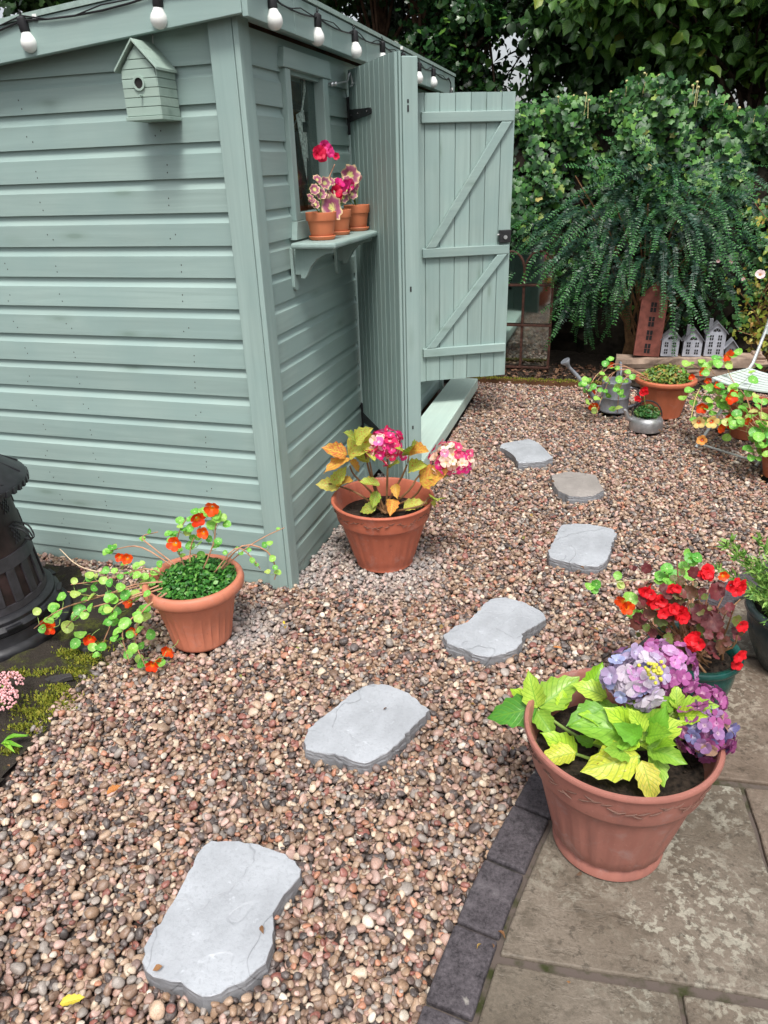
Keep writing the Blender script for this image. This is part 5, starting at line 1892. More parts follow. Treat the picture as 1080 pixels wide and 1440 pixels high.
def zonal():
    """cream edge, purple zone, pale green heart, by radius"""
    m, nt, b = newmat('zoned_cream_leaf', .5, .4)
    uv = N(nt, 'ShaderNodeUVMap', uv_map='UVMap'); sp = N(nt, 'ShaderNodeSeparateXYZ'); nt.links.new(uv.outputs[0], sp.inputs[0])
    w = math_(nt, 'ABSOLUTE', math_(nt, 'SUBTRACT', math_(nt, 'FRACT', math_(nt, 'MULTIPLY', sp.outputs[0], 9.0)), .5))
    nzz = noise(nt, coords(nt, jitter=True), 2.6, 4, .6)
    rr_ = math_(nt, 'ADD', math_(nt, 'ADD', sp.outputs[1], math_(nt, 'MULTIPLY', w, -.30)), math_(nt, 'MULTIPLY', math_(nt, 'SUBTRACT', nzz, .5), .55))
    c = ramp(nt, rr_, [(.0, lin(206, 204, 120)), (.16, lin(196, 186, 120)), (.34, lin(140, 70, 96)), (.70, lin(158, 88, 116)), (.86, lin(206, 176, 140)), (1, lin(216, 196, 140))])
    nt.links.new(c, b.inputs['Base Color'])
    return m


M_zon2 = zonal()
ZL = [shape_mesh('leaf', s, M_zon2) for s in SCAL]
M_pinkp = petal_mat('hot_pink_petal', lin(226, 40, 130), lin(240, 70, 150), lin(206, 20, 90))
M_crim = petal_mat('crimson_petal', lin(214, 24, 70), lin(230, 40, 90), lin(180, 10, 50))
PF = [shape_mesh('flower', petal_flower(30 + i, 5, .9, .3, .1), M_pinkp) for i in range(2)]
CF = [shape_mesh('flower', petal_flower(33 + i, 5, .9, .4, .12), M_crim) for i in range(2)]
pots3 = []
for (loc, h, rt, rb, lab, sr), sl_ in zip(sp3, sl_lab):
    saucer(loc, sr, sl_)
    pots3.append(small_pot((loc[0], loc[1], loc[2] + .0062), h, rt, rb, lab))
zs = lambda x, y: (400 + x / 4, 60 + y / 4)


def zleaf(th, x, y, X, s_, face):
    P = at(*zs(x, y), 0, X)
    o3 = np.array(th.location)
    R = frames(np.array([np.cross(face, rng.normal(0, 1, 3))]), np.array([unit(face)]))[0]
    M = Matrix.Identity(4)
    for a in range(3):
        for b_ in range(3):
            M[a][b_] = float(R[a, b_] * s_)
        M[a][3] = float(P[a] - o3[a])
    link('leaf', ZL[rnd.randrange(3)], th, M=M)
    rt_ = np.array([0, 0, .08])
    MB().tube([rt_, (rt_ + P - o3) / 2 + rng.normal(0, .004, 3), P - o3 - unit(face) * .004], .0016, 5).build('leaf_stalk', M_gstem, th, True)


fc = np.array([.7, -.6, .3])
for (x, y, s_) in ((268, 930, .095), (185, 770, .04), (225, 790, .05), (255, 780, .045), (170, 825, .04), (205, 850, .045), (145, 875, .035), (175, 910, .034), (240, 820, .05), (290, 800, .04), (225, 870, .04), (155, 890, .03), (260, 850, .04)):
    zleaf(pots3[0], x, y, .13 if s_ > .09 else .10, s_, fc + rng.normal(0, .25, 3))
for (x, y, s_) in ((300, 790, .05), (330, 870, .05), (285, 860, .04), (350, 850, .04)):
    zleaf(pots3[1], x, y, .09, s_, fc + rng.normal(0, .25, 3))
for (x, y, s_) in ((370, 745, .085), (395, 800, .05), (345, 830, .05), (380, 850, .05), (420, 760, .03), (355, 780, .05)):
    zleaf(pots3[2], x, y, .10, s_, fc + rng.normal(0, .25, 3))


def zfl(th, mesh, x, y, X, r):
    P = at(*zs(x, y), 0, X)
    flower(th, mesh, P, r, fc + rng.normal(0, .3, 3), np.array(th.location))
    return P - np.array(th.location)


for (x, y, r, mm) in ((195, 620, .026, CF), (210, 640, .022, CF), (185, 630, .02, CF), (240, 600, .026, PF), (225, 580, .022, PF), (255, 620, .02, PF), (290, 640, .014, CF)):
    T = zfl(pots3[0], mm, x, y, .10, r)
MB().tube([(0, 0, .08), (0.0, .01, .15), T * .9], .0022, 6).build('flower_stalk', M_stem, pots3[0], True)
for (x, y, r, mm) in ((310, 790, .026, PF), (330, 810, .024, PF), (290, 835, .026, CF), (300, 860, .020, CF)):
    T = zfl(pots3[1], mm, x, y, .115, r)
for (x, y, r, mm) in ((375, 800, .026, PF), (360, 820, .024, PF), (345, 795, .022, PF)):
    T = zfl(pots3[2], mm, x, y, .115, r)
# ------------------------------------------------------------------ mossy soil corner
def soil_mesh(poly, cell, hfun, name, mat):
    xs = np.arange(-2.4, -.36, cell); ys = np.arange(-2.1, -.06, cell)
    mb = MB()
    idx = {}
    for i, x in enumerate(xs):
        for j, y in enumerate(ys):
            if in_poly(x, y, poly) or in_poly(x + .02, y, poly) or in_poly(x, y - .02, poly):
                idx[(i, j)] = len(mb.v)
                mb.v.append((x, y, hfun(x, y)))
    for (i, j) in list(idx):
        q = [(i, j), (i + 1, j), (i + 1, j + 1), (i, j + 1)]
        if all(k in idx for k in q):
            mb.f.append(tuple(idx[k] for k in q))
    mb.m = [0] * len(mb.f)
    return mb.build(name, mat, None, True, sharp=180)


def moss_ground():
    m, nt, b = newmat('mossy_soil', .9, .3)
    v = coords(nt)
    a = noise(nt, v, 9, 5, .65)
    f = noise(nt, v, 90, 5, .7)
    c = mix(nt, f, (0.012, 0.010, 0.008, 1), (0.060, 0.048, 0.038, 1))
    mo = math_(nt, 'MULTIPLY', ramp(nt, a, [(.52, (0, 0, 0)), (.64, (1,) * 3)]), ramp(nt, f, [(.35, (.2,) * 3), (.55, (1,) * 3)]))
    c = mix(nt, mo, c, mix(nt, f, (0.022, 0.030, 0.008, 1), (0.12, 0.13, 0.02, 1)))
    c = mix(nt, ramp(nt, noise(nt, v, 60, 2, .5), [(.74, (0, 0, 0)), (.78, (1,) * 3)]), c, (0.16, 0.13, 0.11, 1))
    nt.links.new(c, b.inputs['Base Color'])
    bump(nt, b, f, .9, .012)
    return m


M_mossy = moss_ground()
hs1 = lambda x, y: -.012 + .010 * math.sin(13 * x + 4 * y) * math.sin(9 * y - 5 * x) + .006 * math.sin(41 * x) * math.sin(37 * y) + rnd.uniform(-.003, .003)
SOILW = [(x + .035 + .02 * math.sin(11 * y), y) for x, y in SOIL]
tag(soil_mesh(SOILW, .016, hs1, 'soil_patch', M_mossy), kind='structure')
# moss cushions: countless short tufts
M_moss = leafmat('moss_tuft', [(0, lin(84, 96, 26)), (.5, lin(128, 136, 36)), (1, lin(158, 150, 56))], None, .8, .1)
mp, md, mn, ms_ = [], [], [], []
for (x, y, r, n) in ((120, 925, .06, 500), (95, 915, .05, 300), (105, 945, .05, 350), (70, 985, .07, 600), (45, 1000, .06, 450), (30, 1020, .05, 200), (60, 945, .04, 160), (25, 945, .04, 220), (12, 1050, .03, 160), (88, 968, .05, 300), (140, 905, .05, 200), (50, 1018, .03, 120)):
    c0 = gpt(x, y, 0)
    for k in range(n):
        a, q = rnd.uniform(0, 2 * PI), r * math.sqrt(rnd.random()) * (.7 + .4 * math.sin(3 * k))
        px, py = c0[0] + q * 1.6 * math.cos(a), c0[1] + q * .7 * math.sin(a)
        mp.append((px, py, hs1(px, py) + .002)); md.append((rnd.gauss(0, .6), rnd.gauss(0, .6), 1)); mn.append(rng.normal(0, 1, 3)); ms_.append(rnd.uniform(.008, .016))
cloud('moss', [shape_simple(.05, .2, .1)], mp, md, mn, ms_, M_moss, None)
bpy.data.objects['moss']['label'] = 'yellow green moss growing in tufts on the dark soil beside the pebbles'
M_dslate = slate_mat((.05, .046, .048), 'dark_slate')
for i, (x, y, w, d, r, lab) in enumerate(((84, 955, .050, .022, .5, 'long dark slate chip lying between moss cushions'), (125, 912, .036, .02, .2, 'small dark slate chip beside the trailing nasturtium'))):
    c0 = gpt(x, y, .0)
    P = [(w * math.cos(t) * rnd.uniform(.7, 1.15), d * math.sin(t) * rnd.uniform(.6, 1.2), 0) for t in np.linspace(0, 2 * PI, 14)[:-1]]
    o = MB().prism(P, (0, 0, -.012), (0, 0, .006)).build('slate_chip', M_dslate, None, bevel=.002, loc=(c0[0], c0[1], .004))
    o.rotation_euler = (rnd.uniform(-.1, .1), rnd.uniform(-.1, .1), r)
    tag(o, lab, 'stone')
# blade of grass and green leaf at the edge
M_grass = leafmat('grass_leaf', [(0, lin(96, 160, 40)), (1, lin(140, 190, 60))], None, .45, .25)
gb = thing('grass_tuft', 'bright green grass blades at the left edge of the pebbles', 'grass tuft', tuple(gpt(2, 1045, 0)))
for k in range(6):
    a = rnd.uniform(-.6, .8)
    me = shape_mesh('blade', shape_simple(.1, .09, .2), M_grass)
    put_leaf(gb, me, np.array(gb.location) + [0, rnd.uniform(-.01, .01), 0], np.array(gb.location) + np.array([.06 * math.cos(a) + .02, .07 * math.sin(a), rnd.uniform(.01, .05)]), (0, -.3, 1))

# ------------------------------------------------------------------ the black garden burner
ch = thing('garden_burner', 'black and rust coloured cast metal garden burner with conical lid beside the shed', 'burner', (-1.085, -.575, -.01))
ch.scale = (1.06, 1.06, 1.11)
M_cast = plain('black_cast', (0.016, 0.016, 0.019), .38, .5, var=.4, scale=26, bmp=.25)
M_maroon = plain('heat_rusted_iron', (0.024, 0.013, 0.013), .5, .4, var=.55, scale=14, bmp=.2)
M_band = plain('grey_iron_band', (0.032, 0.030, 0.035), .5, .45, var=.35, scale=22, bmp=.2)
MB().lathe([(.20, -.02), (.30, -.02), (.306, -.01), (.306, .012), (.300, .022), (.283, .030), (.276, .05), (.274, .066)], 96).build('base_ring', M_cast, ch, True, sharp=40)
MB().lathe([(.27, .0662), (.276, .07), (.278, .086), (.270, .094), (.262, .10), (.262, .112), (.255, .120), (.244, .123), (.236, .126)], 96).build('base_rim', M_cast, ch, True, sharp=40)
lug = MB()
for k in range(12):
    a = 2 * PI * k / 12 + .1
    lug.box((.268, -.028, .088), (.285, .028, .098), M=Matrix.Rotation(a, 4, 'Z'))
lug.build('rim_lug', M_cast, ch, bevel=.002)['kind'] = 'stuff'
bodyr = lambda z: .232 - (z - .12) * .118
MB().lathe([(bodyr(z), z) for z in np.linspace(.12, .55, 20)], 96).build('body', M_maroon, ch, True)
band = MB()
for (za, zb) in ((.126, .150), (.268, .312)):
    band.lathe([(bodyr(za) - .003, za), (bodyr(za) + .008, za), (bodyr(zb) + .008, zb), (bodyr(zb) - .003, zb)], 96)
band.build('band', M_band, ch, True, sharp=40)['kind'] = 'stuff'
for k in range(20):
    a = 2 * PI * k / 20 + .16
    mb = MB()
    w = .017
    Mz = Matrix.Rotation(a, 4, 'Z')
    P = []
    for z in (.1505, .2675):
        r = bodyr(z)
        P += [(r - .003, -w, z), (r + .007, -w, z), (r + .007, w, z), (r - .003, w, z)]
    mb.add([tuple(Mz @ Vector(p)) for p in P], [(3, 2, 1, 0), (4, 5, 6, 7), (0, 1, 5, 4), (1, 2, 6, 5), (2, 3, 7, 6), (3, 0, 4, 7)])
    mb.build('band_post', M_band, ch, bevel=.002)
# mesh panes and small cast grilles
gr = MB()
for k in range(10):
    a0 = 2 * PI * k / 10 - .35
    for (zc, h) in ((.365, .07), (.47, .06)):
        for i in range(6):
            for j in range(6):
                if (i + j) % 2:
                    continue
                z = zc + (j - 2.5) * h / 6
                a = a0 + (i - 2.5) * .036
                r = bodyr(z)
                Mz = Matrix.Rotation(a, 4, 'Z')
                gr.box((r - .002, -.0035, z - .005), (r + .0035, .0035, z + .005), M=Mz)
gr.build('grille', M_band, ch)['kind'] = 'stuff'
MB().lathe([(.16, .545), (.250, .526), (.262, .528), (.265, .545), (.260, .557), (.236, .574), (.196, .602), (.14, .640), (.10, .668), (.075, .676), (.07, .70), (.03, .71)], 96).build('lid', M_cast, ch, True, sharp=40)
rv = MB()
for k in range(48):
    a = 2 * PI * k / 48
    rv.box((.256, -.009, .524), (.2675, .009, .547), M=Matrix.Rotation(a, 4, 'Z'))
rv.build('lid_tooth', M_cast, ch, bevel=.002)['kind'] = 'stuff'
lr = MB()
for k in range(12):
    a = 2 * PI * k / 12
    u = np.array([math.cos(a), math.sin(a), 0])
    lr.tube([u * .25 + [0, 0, .566], u * .19 + [0, 0, .603], u * .10 + [0, 0, .671]], .004, 5)
lr.build('lid_rib', M_cast, ch)['kind'] = 'stuff'
hn = MB()
ha = math.radians(14)
u = np.array([math.cos(ha), math.sin(ha), 0]); t_ = np.array([-math.sin(ha), math.cos(ha), 0])
for s in (-1, 0, 1):
    b0 = u * bodyr(.37)
    hn.tube(curve([b0 + [0, 0, .40] + t_ * .02 * s, b0 + u * .045 + [0, 0, .385] + t_ * .02 * s, b0 + u * .062 + [0, 0, .345] + t_ * .01 * s, b0 + u * .03 + [0, 0, .345]], 12), .003, 6)
hn.build('wire_handle', M_black, ch, True)['kind'] = 'stuff'

# ------------------------------------------------------------------ sedum at the left edge, corner pot, fallen leaves
sd = thing('sedum', 'pale pink sedum flower head leaning in at the left edge above the moss', 'flowering plant', (-.80, -.93, -.01))
M_sed = plain('pink_sedum', lin(232, 176, 178), .6, .3, var=.2, scale=60)
st_ = MB()
hd = MB()
for (x, y, z, R) in ((8, 962, .07, .055), (4, 985, .05, .05), (-12, 975, .06, .06)):
    c0 = gpt(x, y, z) - np.array(sd.location)
    st_.tube([(0, 0, 0), c0 * .5 + [0, 0, .03], c0 - [0, 0, .02]], .004, 6)
    for k in range(260):
        d = unit(rng.normal(0, 1, 3))
        if d[2] < -.3:
            continue
        hd.ball(c0 + d * R * np.array([1, 1, .6]) * rng.uniform(.85, 1.05), rng.uniform(.0028, .0045), 5, 4)
st_.build('stem', M_gstem, sd, True)
hd.build('flower_head', M_sed, sd, True)['kind'] = 'stuff'
SDL = [shape_mesh('leaf', s, M_box) for s in SIMPLE]
for k in range(10):
    a = rnd.uniform(0, 2 * PI)
    put_leaf(sd, SDL[k % 3], np.array(sd.location) + [0, 0, .02], np.array(sd.location) + np.array([.07 * math.cos(a), .06 * math.sin(a), .05]), (0, -.2, 1))
cp = thing('flower_pot', 'orange clay pot cut by the lower left corner of the picture', 'flower pot', (.005, -1.925, .01))
pot(cp, [(.075, 0), (.079, .003), (.105, .11), (.112, .115), (.116, .12), (.118, .15), (.114, .158)], [(.104, .157), (.10, .15), (.09, .11)], M_clayS, 64, None, (.098, .125), 30)
for k in range(8):
    a = rnd.uniform(0, 2 * PI)
    put_leaf(cp, SDL[k % 3], np.array(cp.location) + [0, 0, .12], np.array(cp.location) + np.array([.06 * math.cos(a), .06 * math.sin(a), .17]), (0, -.3, 1))
M_fall = leafmat('fallen_leaf', [(0, lin(214, 196, 70)), (1, lin(226, 206, 90))], ('ovate', lin(160, 140, 60)), .6, .1)
M_fallb = leafmat('brown_fallen_leaf', [(0, lin(176, 104, 50)), (1, lin(196, 130, 70))], ('ovate', lin(120, 70, 40)), .6, .1)
for (x, y, L, mat, lab) in ((84, 1412, .05, M_fall, 'yellow fallen leaf on the pebbles left of the largest stepping stone'), (790, 912, .03, M_fallb, 'orange brown fallen leaf on the pebbles above the big hydrangea pot'),
                            (22, 950, .045, M_fallb, 'rusty fallen leaf on the mossy soil beside the pink sedum'), (400, 878, .02, M_fall, 'small yellow leaf on the pebbles right of the ribbed pot'), (150, 1118, .05, M_fallb, 'curled brown leaf on the open pebbles below the moss')):
    q = gpt(x, y, .034)
    P_, f_, uv_ = shape_ovate(int(x), droop=-.1, cup=.35, wid=.5)
    me = shape_mesh('fallen_leaf', (P_, f_, uv_), mat)
    o = link('fallen_leaf', me, None, q, (rnd.uniform(-.2, .2), rnd.uniform(-.2, .2), rnd.uniform(0, 6)))
    o.scale = (L, L, L)
    tag(o, lab, 'leaf')

M_debris = leafmat('leaf_debris', [(0, lin(96, 66, 44)), (.4, lin(140, 100, 62)), (.7, lin(84, 62, 46)), (.9, lin(170, 140, 80)), (1, lin(110, 130, 60))], None, .7, .1)
dP, dS = [], []
while len(dP) < 300:
    x, y = rnd.uniform(-.4, 2.4), rnd.uniform(-1.9, 3.3)
    if (x < .05 and y > -.05) or in_patio(x, y, -.4) or (.05 < x < .31 and 1.25 < y < 3.12) or (rnd.random() < .8 and any(in_poly(x, y, sp_) for sp_ in stone_poly)):
        continue
    dP.append((x, y, .036 + rnd.uniform(-.006, .004))); dS.append(rnd.uniform(.008, .026))
nd = len(dP)
o = cloud('leaf_debris', SIMPLE, dP, rng.normal(0, 1, (nd, 3)) * [1, 1, .25], rng.normal(0, .4, (nd, 3)) + [0, 0, 1], dS, M_debris, None)
o['label'] = 'scraps of dead leaf scattered over the pebbles'

# ------------------------------------------------------------------ far end of the garden
sb = MB()
for i in range(60):
    for j in range(20):
        x, y = -.2 + i * .07, 3.40 + j * .07
        sb.v.append((x, y, .01 + rnd.uniform(-.012, .014) + .02 * (j / 20)))
for i in range(59):
    for j in range(19):
        a = i * 20 + j
        sb.f.append((a, a + 20, a + 21, a + 1))
sb.m = [0] * len(sb.f)
tag(sb.build('flower_bed', M_soil, None, True, sharp=180), kind='structure')
dk = thing('mossy_edging', 'low moss covered board edging between the pebbles and the dark bed', 'edging', (.78, 3.40, 0))
MB().box((-.75, -.018, -.05), (.60, .018, .030)).build('board', M_intimber, dk, bevel=.004)
mp, md, mn, ms_ = [], [], [], []
for k in range(2600):
    mp.append((dk.location[0] + rnd.uniform(-.75, .60), 3.40 + rnd.gauss(0, .018), .028 + rnd.uniform(-.012, .004))); md.append((rnd.gauss(0, .5), rnd.gauss(-.2, .5), 1)); mn.append(rng.normal(0, 1, 3)); ms_.append(rnd.uniform(.008, .018))
cloud('moss', [shape_simple(.05, .2, .1)], mp, md, mn, ms_, M_moss, dk, True, tuple(dk.location))
M_litter = leafmat('leaf_litter', [(0, lin(96, 62, 46)), (.5, lin(60, 44, 36)), (1, lin(140, 104, 76))], None, .7, .05)
n_ = 900
P = np.stack([rng.uniform(-.1, 2.2, n_), rng.uniform(3.44, 3.95, n_), np.full(n_, .03)], 1)
o = cloud('leaf_litter', SIMPLE, P, rng.normal(0, 1, (n_, 3)) * [1, 1, .2], rng.normal(0, .3, (n_, 3)) + [0, 0, 1], rng.uniform(.02, .05, n_), M_litter, None)
o['label'] = 'brown leaf litter lying on the dark bed below the shrub'

# --- rusty framed garden mirror
M_rust = plain('rusty_iron', (0.060, 0.026, 0.018), .75, .3, var=.5, scale=30, bmp=.3)
mir = thing('garden_mirror', 'rusty window framed garden mirror standing on the bed behind the shed door', 'mirror', (.42, 3.72, .02))
M_mir, nt, b = newmat('old_mirror', .05)
b.inputs['Metallic'].default_value = 1.0
mzn = noise(nt, coords(nt), 6, 4, .6)
nt.links.new(mix(nt, mzn, (.30, .36, .34, 1), (.52, .58, .56, 1)), b.inputs['Base Color'])
mirm = MB().box((-.335, .012, .02), (.345, .018, .93)).build('mirror', M_mir, mir)
for x in (-.34, -.11, .12, .35):
    MB().bar((x, 0, -.02), (x, 0, .80), .020, .020, (0, 1, 0)).build('upright', M_rust, mir, bevel=.003)
for z in (.03, .38, .70):
    MB().bar((-.35, -.012, z), (.36, -.012, z), .018, .012).build('crossbar', M_rust, mir, bevel=.002)
ar = MB()
for x in (-.34, -.11, .12):
    ar.tube([(x + .115 + .115 * math.cos(a), 0, .80 + .16 * math.sin(a)) for a in np.linspace(PI, 0, 12)], .010, 6)
ar.build('arch', M_rust, mir, True)['kind'] = 'stuff'

# --- weathered timber beam and tin houses
M_weath = plain('weathered_timber', (0.32, 0.235, 0.18), .85, .2, var=.45, scale=8, bmp=.5)
wb = thing('timber_bench', 'low weathered split timber beam carrying the row of tin houses', 'beam', (1.83, 3.69, .0))
for (xa, xb, za, zb, ya, yb) in ((-.52, .50, .118, .190, -.085, .10), (-.50, .46, .058, .114, -.07, .09), (-.46, .47, .0, .054, -.06, .08)):
    mb = MB()
    ns = 14
    for i in range(ns + 1):
        x = xa + (xb - xa) * i / ns
        for (y, z) in ((ya, za), (ya - .006, (za + zb) / 2), (ya, zb), (yb, zb), (yb, za)):
            mb.v.append((x + rnd.uniform(-.006, .006), y + rnd.uniform(-.008, .008), z + (x * .045 if za > .1 else 0) + rnd.uniform(-.004, .004)))
    for i in range(ns):
        for k in range(5):
            mb.f.append((i * 5 + k, i * 5 + (k + 1) % 5, (i + 1) * 5 + (k + 1) % 5, (i + 1) * 5 + k))
    mb.f += [(4, 3, 2, 1, 0), tuple(ns * 5 + k for k in range(5))]
    mb.m = [0] * len(mb.f)
    mb.build('plank', M_weath, wb)
rock = MB()
for k in range(5):
    rock.box((.40 + .035 * k, -.06 + .02 * k, .06 + .022 * k), (.62 - .015 * k, .10, .085 + .022 * k))
for (i, p) in enumerate(rock.v):
    rock.v[i] = (p[0] + rnd.uniform(-.012, .012), p[1] + rnd.uniform(-.012, .012), p[2] + rnd.uniform(-.003, .003))
lg = thing('split_log', 'flaking brown split log at the right end of the timber beam', 'log', (1.81, 3.69, 0.08))
bl = rock.v
for k in range(5):
    m_ = MB().add([bl[k * 8 + i] for i in range(8)], [(3, 2, 1, 0), (4, 5, 6, 7), (0, 1, 5, 4), (1, 2, 6, 5), (2, 3, 7, 6), (3, 0, 4, 7)])
    m_.build('flake', M_weath, lg, bevel=.003)

M_tinred = plain('rust_red_tin', (0.215, 0.070, 0.052), .6, .35, var=.35, scale=12)
M_tingrey = plain('pale_zinc', (0.36, 0.375, 0.42), .5, .4, var=.18, scale=16)
M_tinroof = plain('dull_zinc_roof', (0.15, 0.155, 0.17), .55, .4, var=.25, scale=16)
M_void = plain('dark_window', (.010, .010, .011), .8)


def tin_house(x0, x1, zb, ze, zr, label, mat, roofm, wins, pane, chimney=None, lean=0.0, y=3.845, dep=.10, fan=None):
    th = thing('tin_house', label, 'ornament', (1.204 + ((x0 + x1) / 2 - 1.204) * .955, 3.66, 1.6 - (1.6 - zb) * .955), 0, 'tin houses on the timber beam')
    th.rotation_euler = (0, lean, 0)
    th.scale = (.955, .955, .955)
    w = (x1 - x0) / 2
    e, r = ze - zb, zr - zb
    bd = MB()
    bd.prism([(-w, 0, 0), (w, 0, 0), (w, 0, e), (0, 0, r), (-w, 0, e)], (0, 0, 0), (0, dep, 0))
    bd = bd.build('wall', mat, th, bevel=.002)
    sl = (r - e) / w
    for s in (-1, 1):
        ov = w + .014
        q = [(0, 0, r + .002), (s * ov, 0, r + .002 - sl * ov), (s * ov, 0, r + .008 - sl * ov), (0, 0, r + .008)]
        MB().prism(q, (0, -.016, 0), (0, dep + .01, 0)).build('roof', roofm, th)
    pw, ph = pane
    for (cx, cz) in wins:
        for i in (-1, 1):
            for j in (-1, 1):
                a, c_ = cx + i * (pw / 2 + .0025), cz + j * (ph / 2 + .003)
                MB().box((a - pw / 2, -.0022, c_ - ph / 2), (a + pw / 2, -.0004, c_ + ph / 2)).build('window_pane', M_void, bd)
    if fan:
        cx, cz, R = fan
        for k in range(3):
            a0, a1 = PI * (k + .08) / 3, PI * (k + .92) / 3
            P = [(cx + R * .25 * math.cos(a0), 0, cz + R * .25 * math.sin(a0))] + [(cx + R * math.cos(a), 0, cz + R * math.sin(a)) for a in np.linspace(a0, a1, 4)] + [(cx + R * .25 * math.cos(a1), 0, cz + R * .25 * math.sin(a1))]
            MB().prism(P, (0, -.0022, 0), (0, -.0004, 0)).build('fan_light', M_void, bd)
    if chimney:
        MB().box((chimney - .014, .02, e + .02), (chimney + .014, .055, r + .03)).build('chimney', roofm, th, bevel=.001)
    return th


zb = .128
tin_house(1.45, 1.655, zb - .006, .585, .715, 'tall rust red tin house with four windows up its front', M_tinred, M_tinred, [(0, .065), (0, .175), (0, .285), (0, .40)], (.020, .036), lean=.035)
tin_house(1.664, 1.800, zb - .002, .270, .342, 'small pale tin house with four windows, first grey one beside the red house', M_tingrey, M_tinroof, [(-.030, .042), (.030, .042), (-.030, .098), (.030, .098)], (.0105, .016), fan=(0, .140, .026))
tin_house(1.832, 1.976, zb + .003, .268, .352, 'small pale tin house with a chimney, middle of the grey row', M_tingrey, M_tinroof, [(-.032, .040), (.032, .040), (-.032, .098), (.032, .098)], (.011, .016), chimney=-.045, fan=(0, .136, .028))
tin_house(1.996, 2.145, zb + .010, .330, .405, 'taller pale tin house with six windows and an arched light', M_tingrey, M_tinroof, [(-.032, .040), (.030, .040), (-.032, .098), (.030, .098), (-.032, .152), (.030, .152)], (.011, .017), chimney=-.05, fan=(0, .200, .028))
tin_house(2.155, 2.245, zb + .018, .215, .272, 'smallest grey tin house at the right end of the row', M_tinroof, M_tingrey, [(0, .04)], (.012, .016))

# --- galvanised watering can
M_galv = plain('galvanised_zinc', (0.30, 0.32, 0.36), .42, .5, metal=.45, var=.3, scale=10)
wc = thing('watering_can', 'grey galvanised watering can with long spout and rose behind trailing nasturtiums', 'watering can', (1.315, 2.77, 0))
MB().lathe([(.096, 0), (.099, .004), (.099, .012), (.0965, .016), (.0965, .10), (.0985, .104), (.0965, .108), (.0965, .20), (.099, .206), (.099, .214), (.095, .218)], 48).lathe([(.0935, .217), (.0925, .12), (.001, .118)], 48).build('body', M_galv, wc, True, sharp=40)
hf = MB().add([(.094 * math.cos(a), .094 * math.sin(a), .2185) for a in np.linspace(-PI * .5, PI * .5, 20)], [tuple(range(20))])
hf.build('half_lid', M_galv, wc)
MB().tube(curve([(.02, -.094, .205), (.02, -.085, .29), (.015, -.02, .335), (.01, .06, .32), (.0, .094, .205)], 18), .009, 8).build('carrying_handle', M_galv, wc, True)
sdir_ = at(800, 516, 1, 2.66) - np.array(wc.location)
MB().tube(curve([(-.09, -.02, .045), (-.15, -.04, .105), sdir_ * .78 + [0, 0, -.008], sdir_], 14), list(np.linspace(.020, .011, 13))[:len(curve([(-.09, -.02, .045), (-.15, -.04, .105), sdir_ * .78, sdir_], 14))], 10).build('spout', M_galv, wc, True)
MB().tube([(-.095, -.02, .175), sdir_ * .62 + [0, 0, -.01]], .005, 6).build('spout_stay', M_galv, wc, True)
rd_ = unit(sdir_ - np.array([-.15, -.04, .105]) + np.array([0, 0, .06]))
MB().tube([sdir_ - rd_ * .01, sdir_ + rd_ * .02, sdir_ + rd_ * .05, sdir_ + rd_ * .056], [.011, .016, .034, .033], 20).build('rose', M_galv, wc, True, sharp=40)
MB().tube(curve([(.096, .0, .17), (.15, .0, .15), (.15, 0, .06), (.097, 0, .03)], 12), .008, 8).build('back_handle', M_galv, wc, True)

# --- large far pot with ivy leaved plant and trailing nasturtium
LF = (1.632, 2.73, 0)
pF = thing('planted_pot', 'wide rimmed terracotta pot of small leaved plant in front of the red tin house', 'potted plant', LF)
pot(pF, [(.118, 0), (.124, .004), (.134, .05), (.148, .12), (.158, .17), (.163, .20), (.160, .212), (.176, .220), (.196, .230), (.202, .242), (.200, .255), (.192, .262)], [(.176, .261), (.168, .25), (.160, .20)], M_clayF, 96, lambda r, z, a, i: r - (.004 if 2 <= i <= 5 and (a / (2 * PI) * 8) % 1 < .5 else 0), (.165, .225), 40)
M_bronze = leafmat('bronze_green_leaf', [(0, lin(58, 96, 36)), (.4, lin(96, 134, 52)), (.7, lin(140, 150, 66)), (.9, lin(166, 140, 70)), (1, lin(150, 90, 60))], None, .4, .15)
n_ = 1200
aa = rng.uniform(0, 2 * PI, n_); rr = .158 * np.sqrt(rng.random(n_))
P = np.stack([LF[0] + rr * np.cos(aa), LF[1] + rr * np.sin(aa), .235 + (1 - (rr / .19) ** 2) * .11 * rng.random(n_) ** .5], 1)
leaves(pF, SIMPLE, P, rng.normal(0, 1, (n_, 3)) * [1, 1, .5], np.stack([np.cos(aa) * .4, np.sin(aa) * .4 - .3, np.full(n_, .8)], 1) + rng.normal(0, .3, (n_, 3)), rng.uniform(.022, .036, n_), M_bronze, 120, 'leaf', LF)
nF = Nast(pF)
tF = lambda x, y: np.array([LF[0] + x, LF[1] + y, .262])
SPy = SP
nF.vine([tF(-.1, -.08), SP(885, 520, 2.55), SP(862, 524, 2.52), SP(848, 540, 2.50)], nl=2, size=(.035, .05), spread=.02, mat=M_stem, r=.004)
nF.vine([tF(-.12, -.05), SP(880, 516, 2.6), SP(845, 522, 2.55), SP(828, 545, 2.48), gpt(820, 560, .05)], nl=11, size=(.038, .056), spread=.035, t0=.55, r=.004)
nF.vine([tF(-.1, -.1), SP(886, 528, 2.5), SP(872, 545, 2.46), gpt(868, 580, .04)], nl=11, size=(.038, .054), spread=.035, t0=.35, r=.004)
nF.vine([tF(-.12, 0), SP(870, 512, 2.6), SP(852, 520, 2.55), SP(840, 536, 2.5)], nl=3, size=(.03, .045), spread=.03, t0=.5, r=.0035)
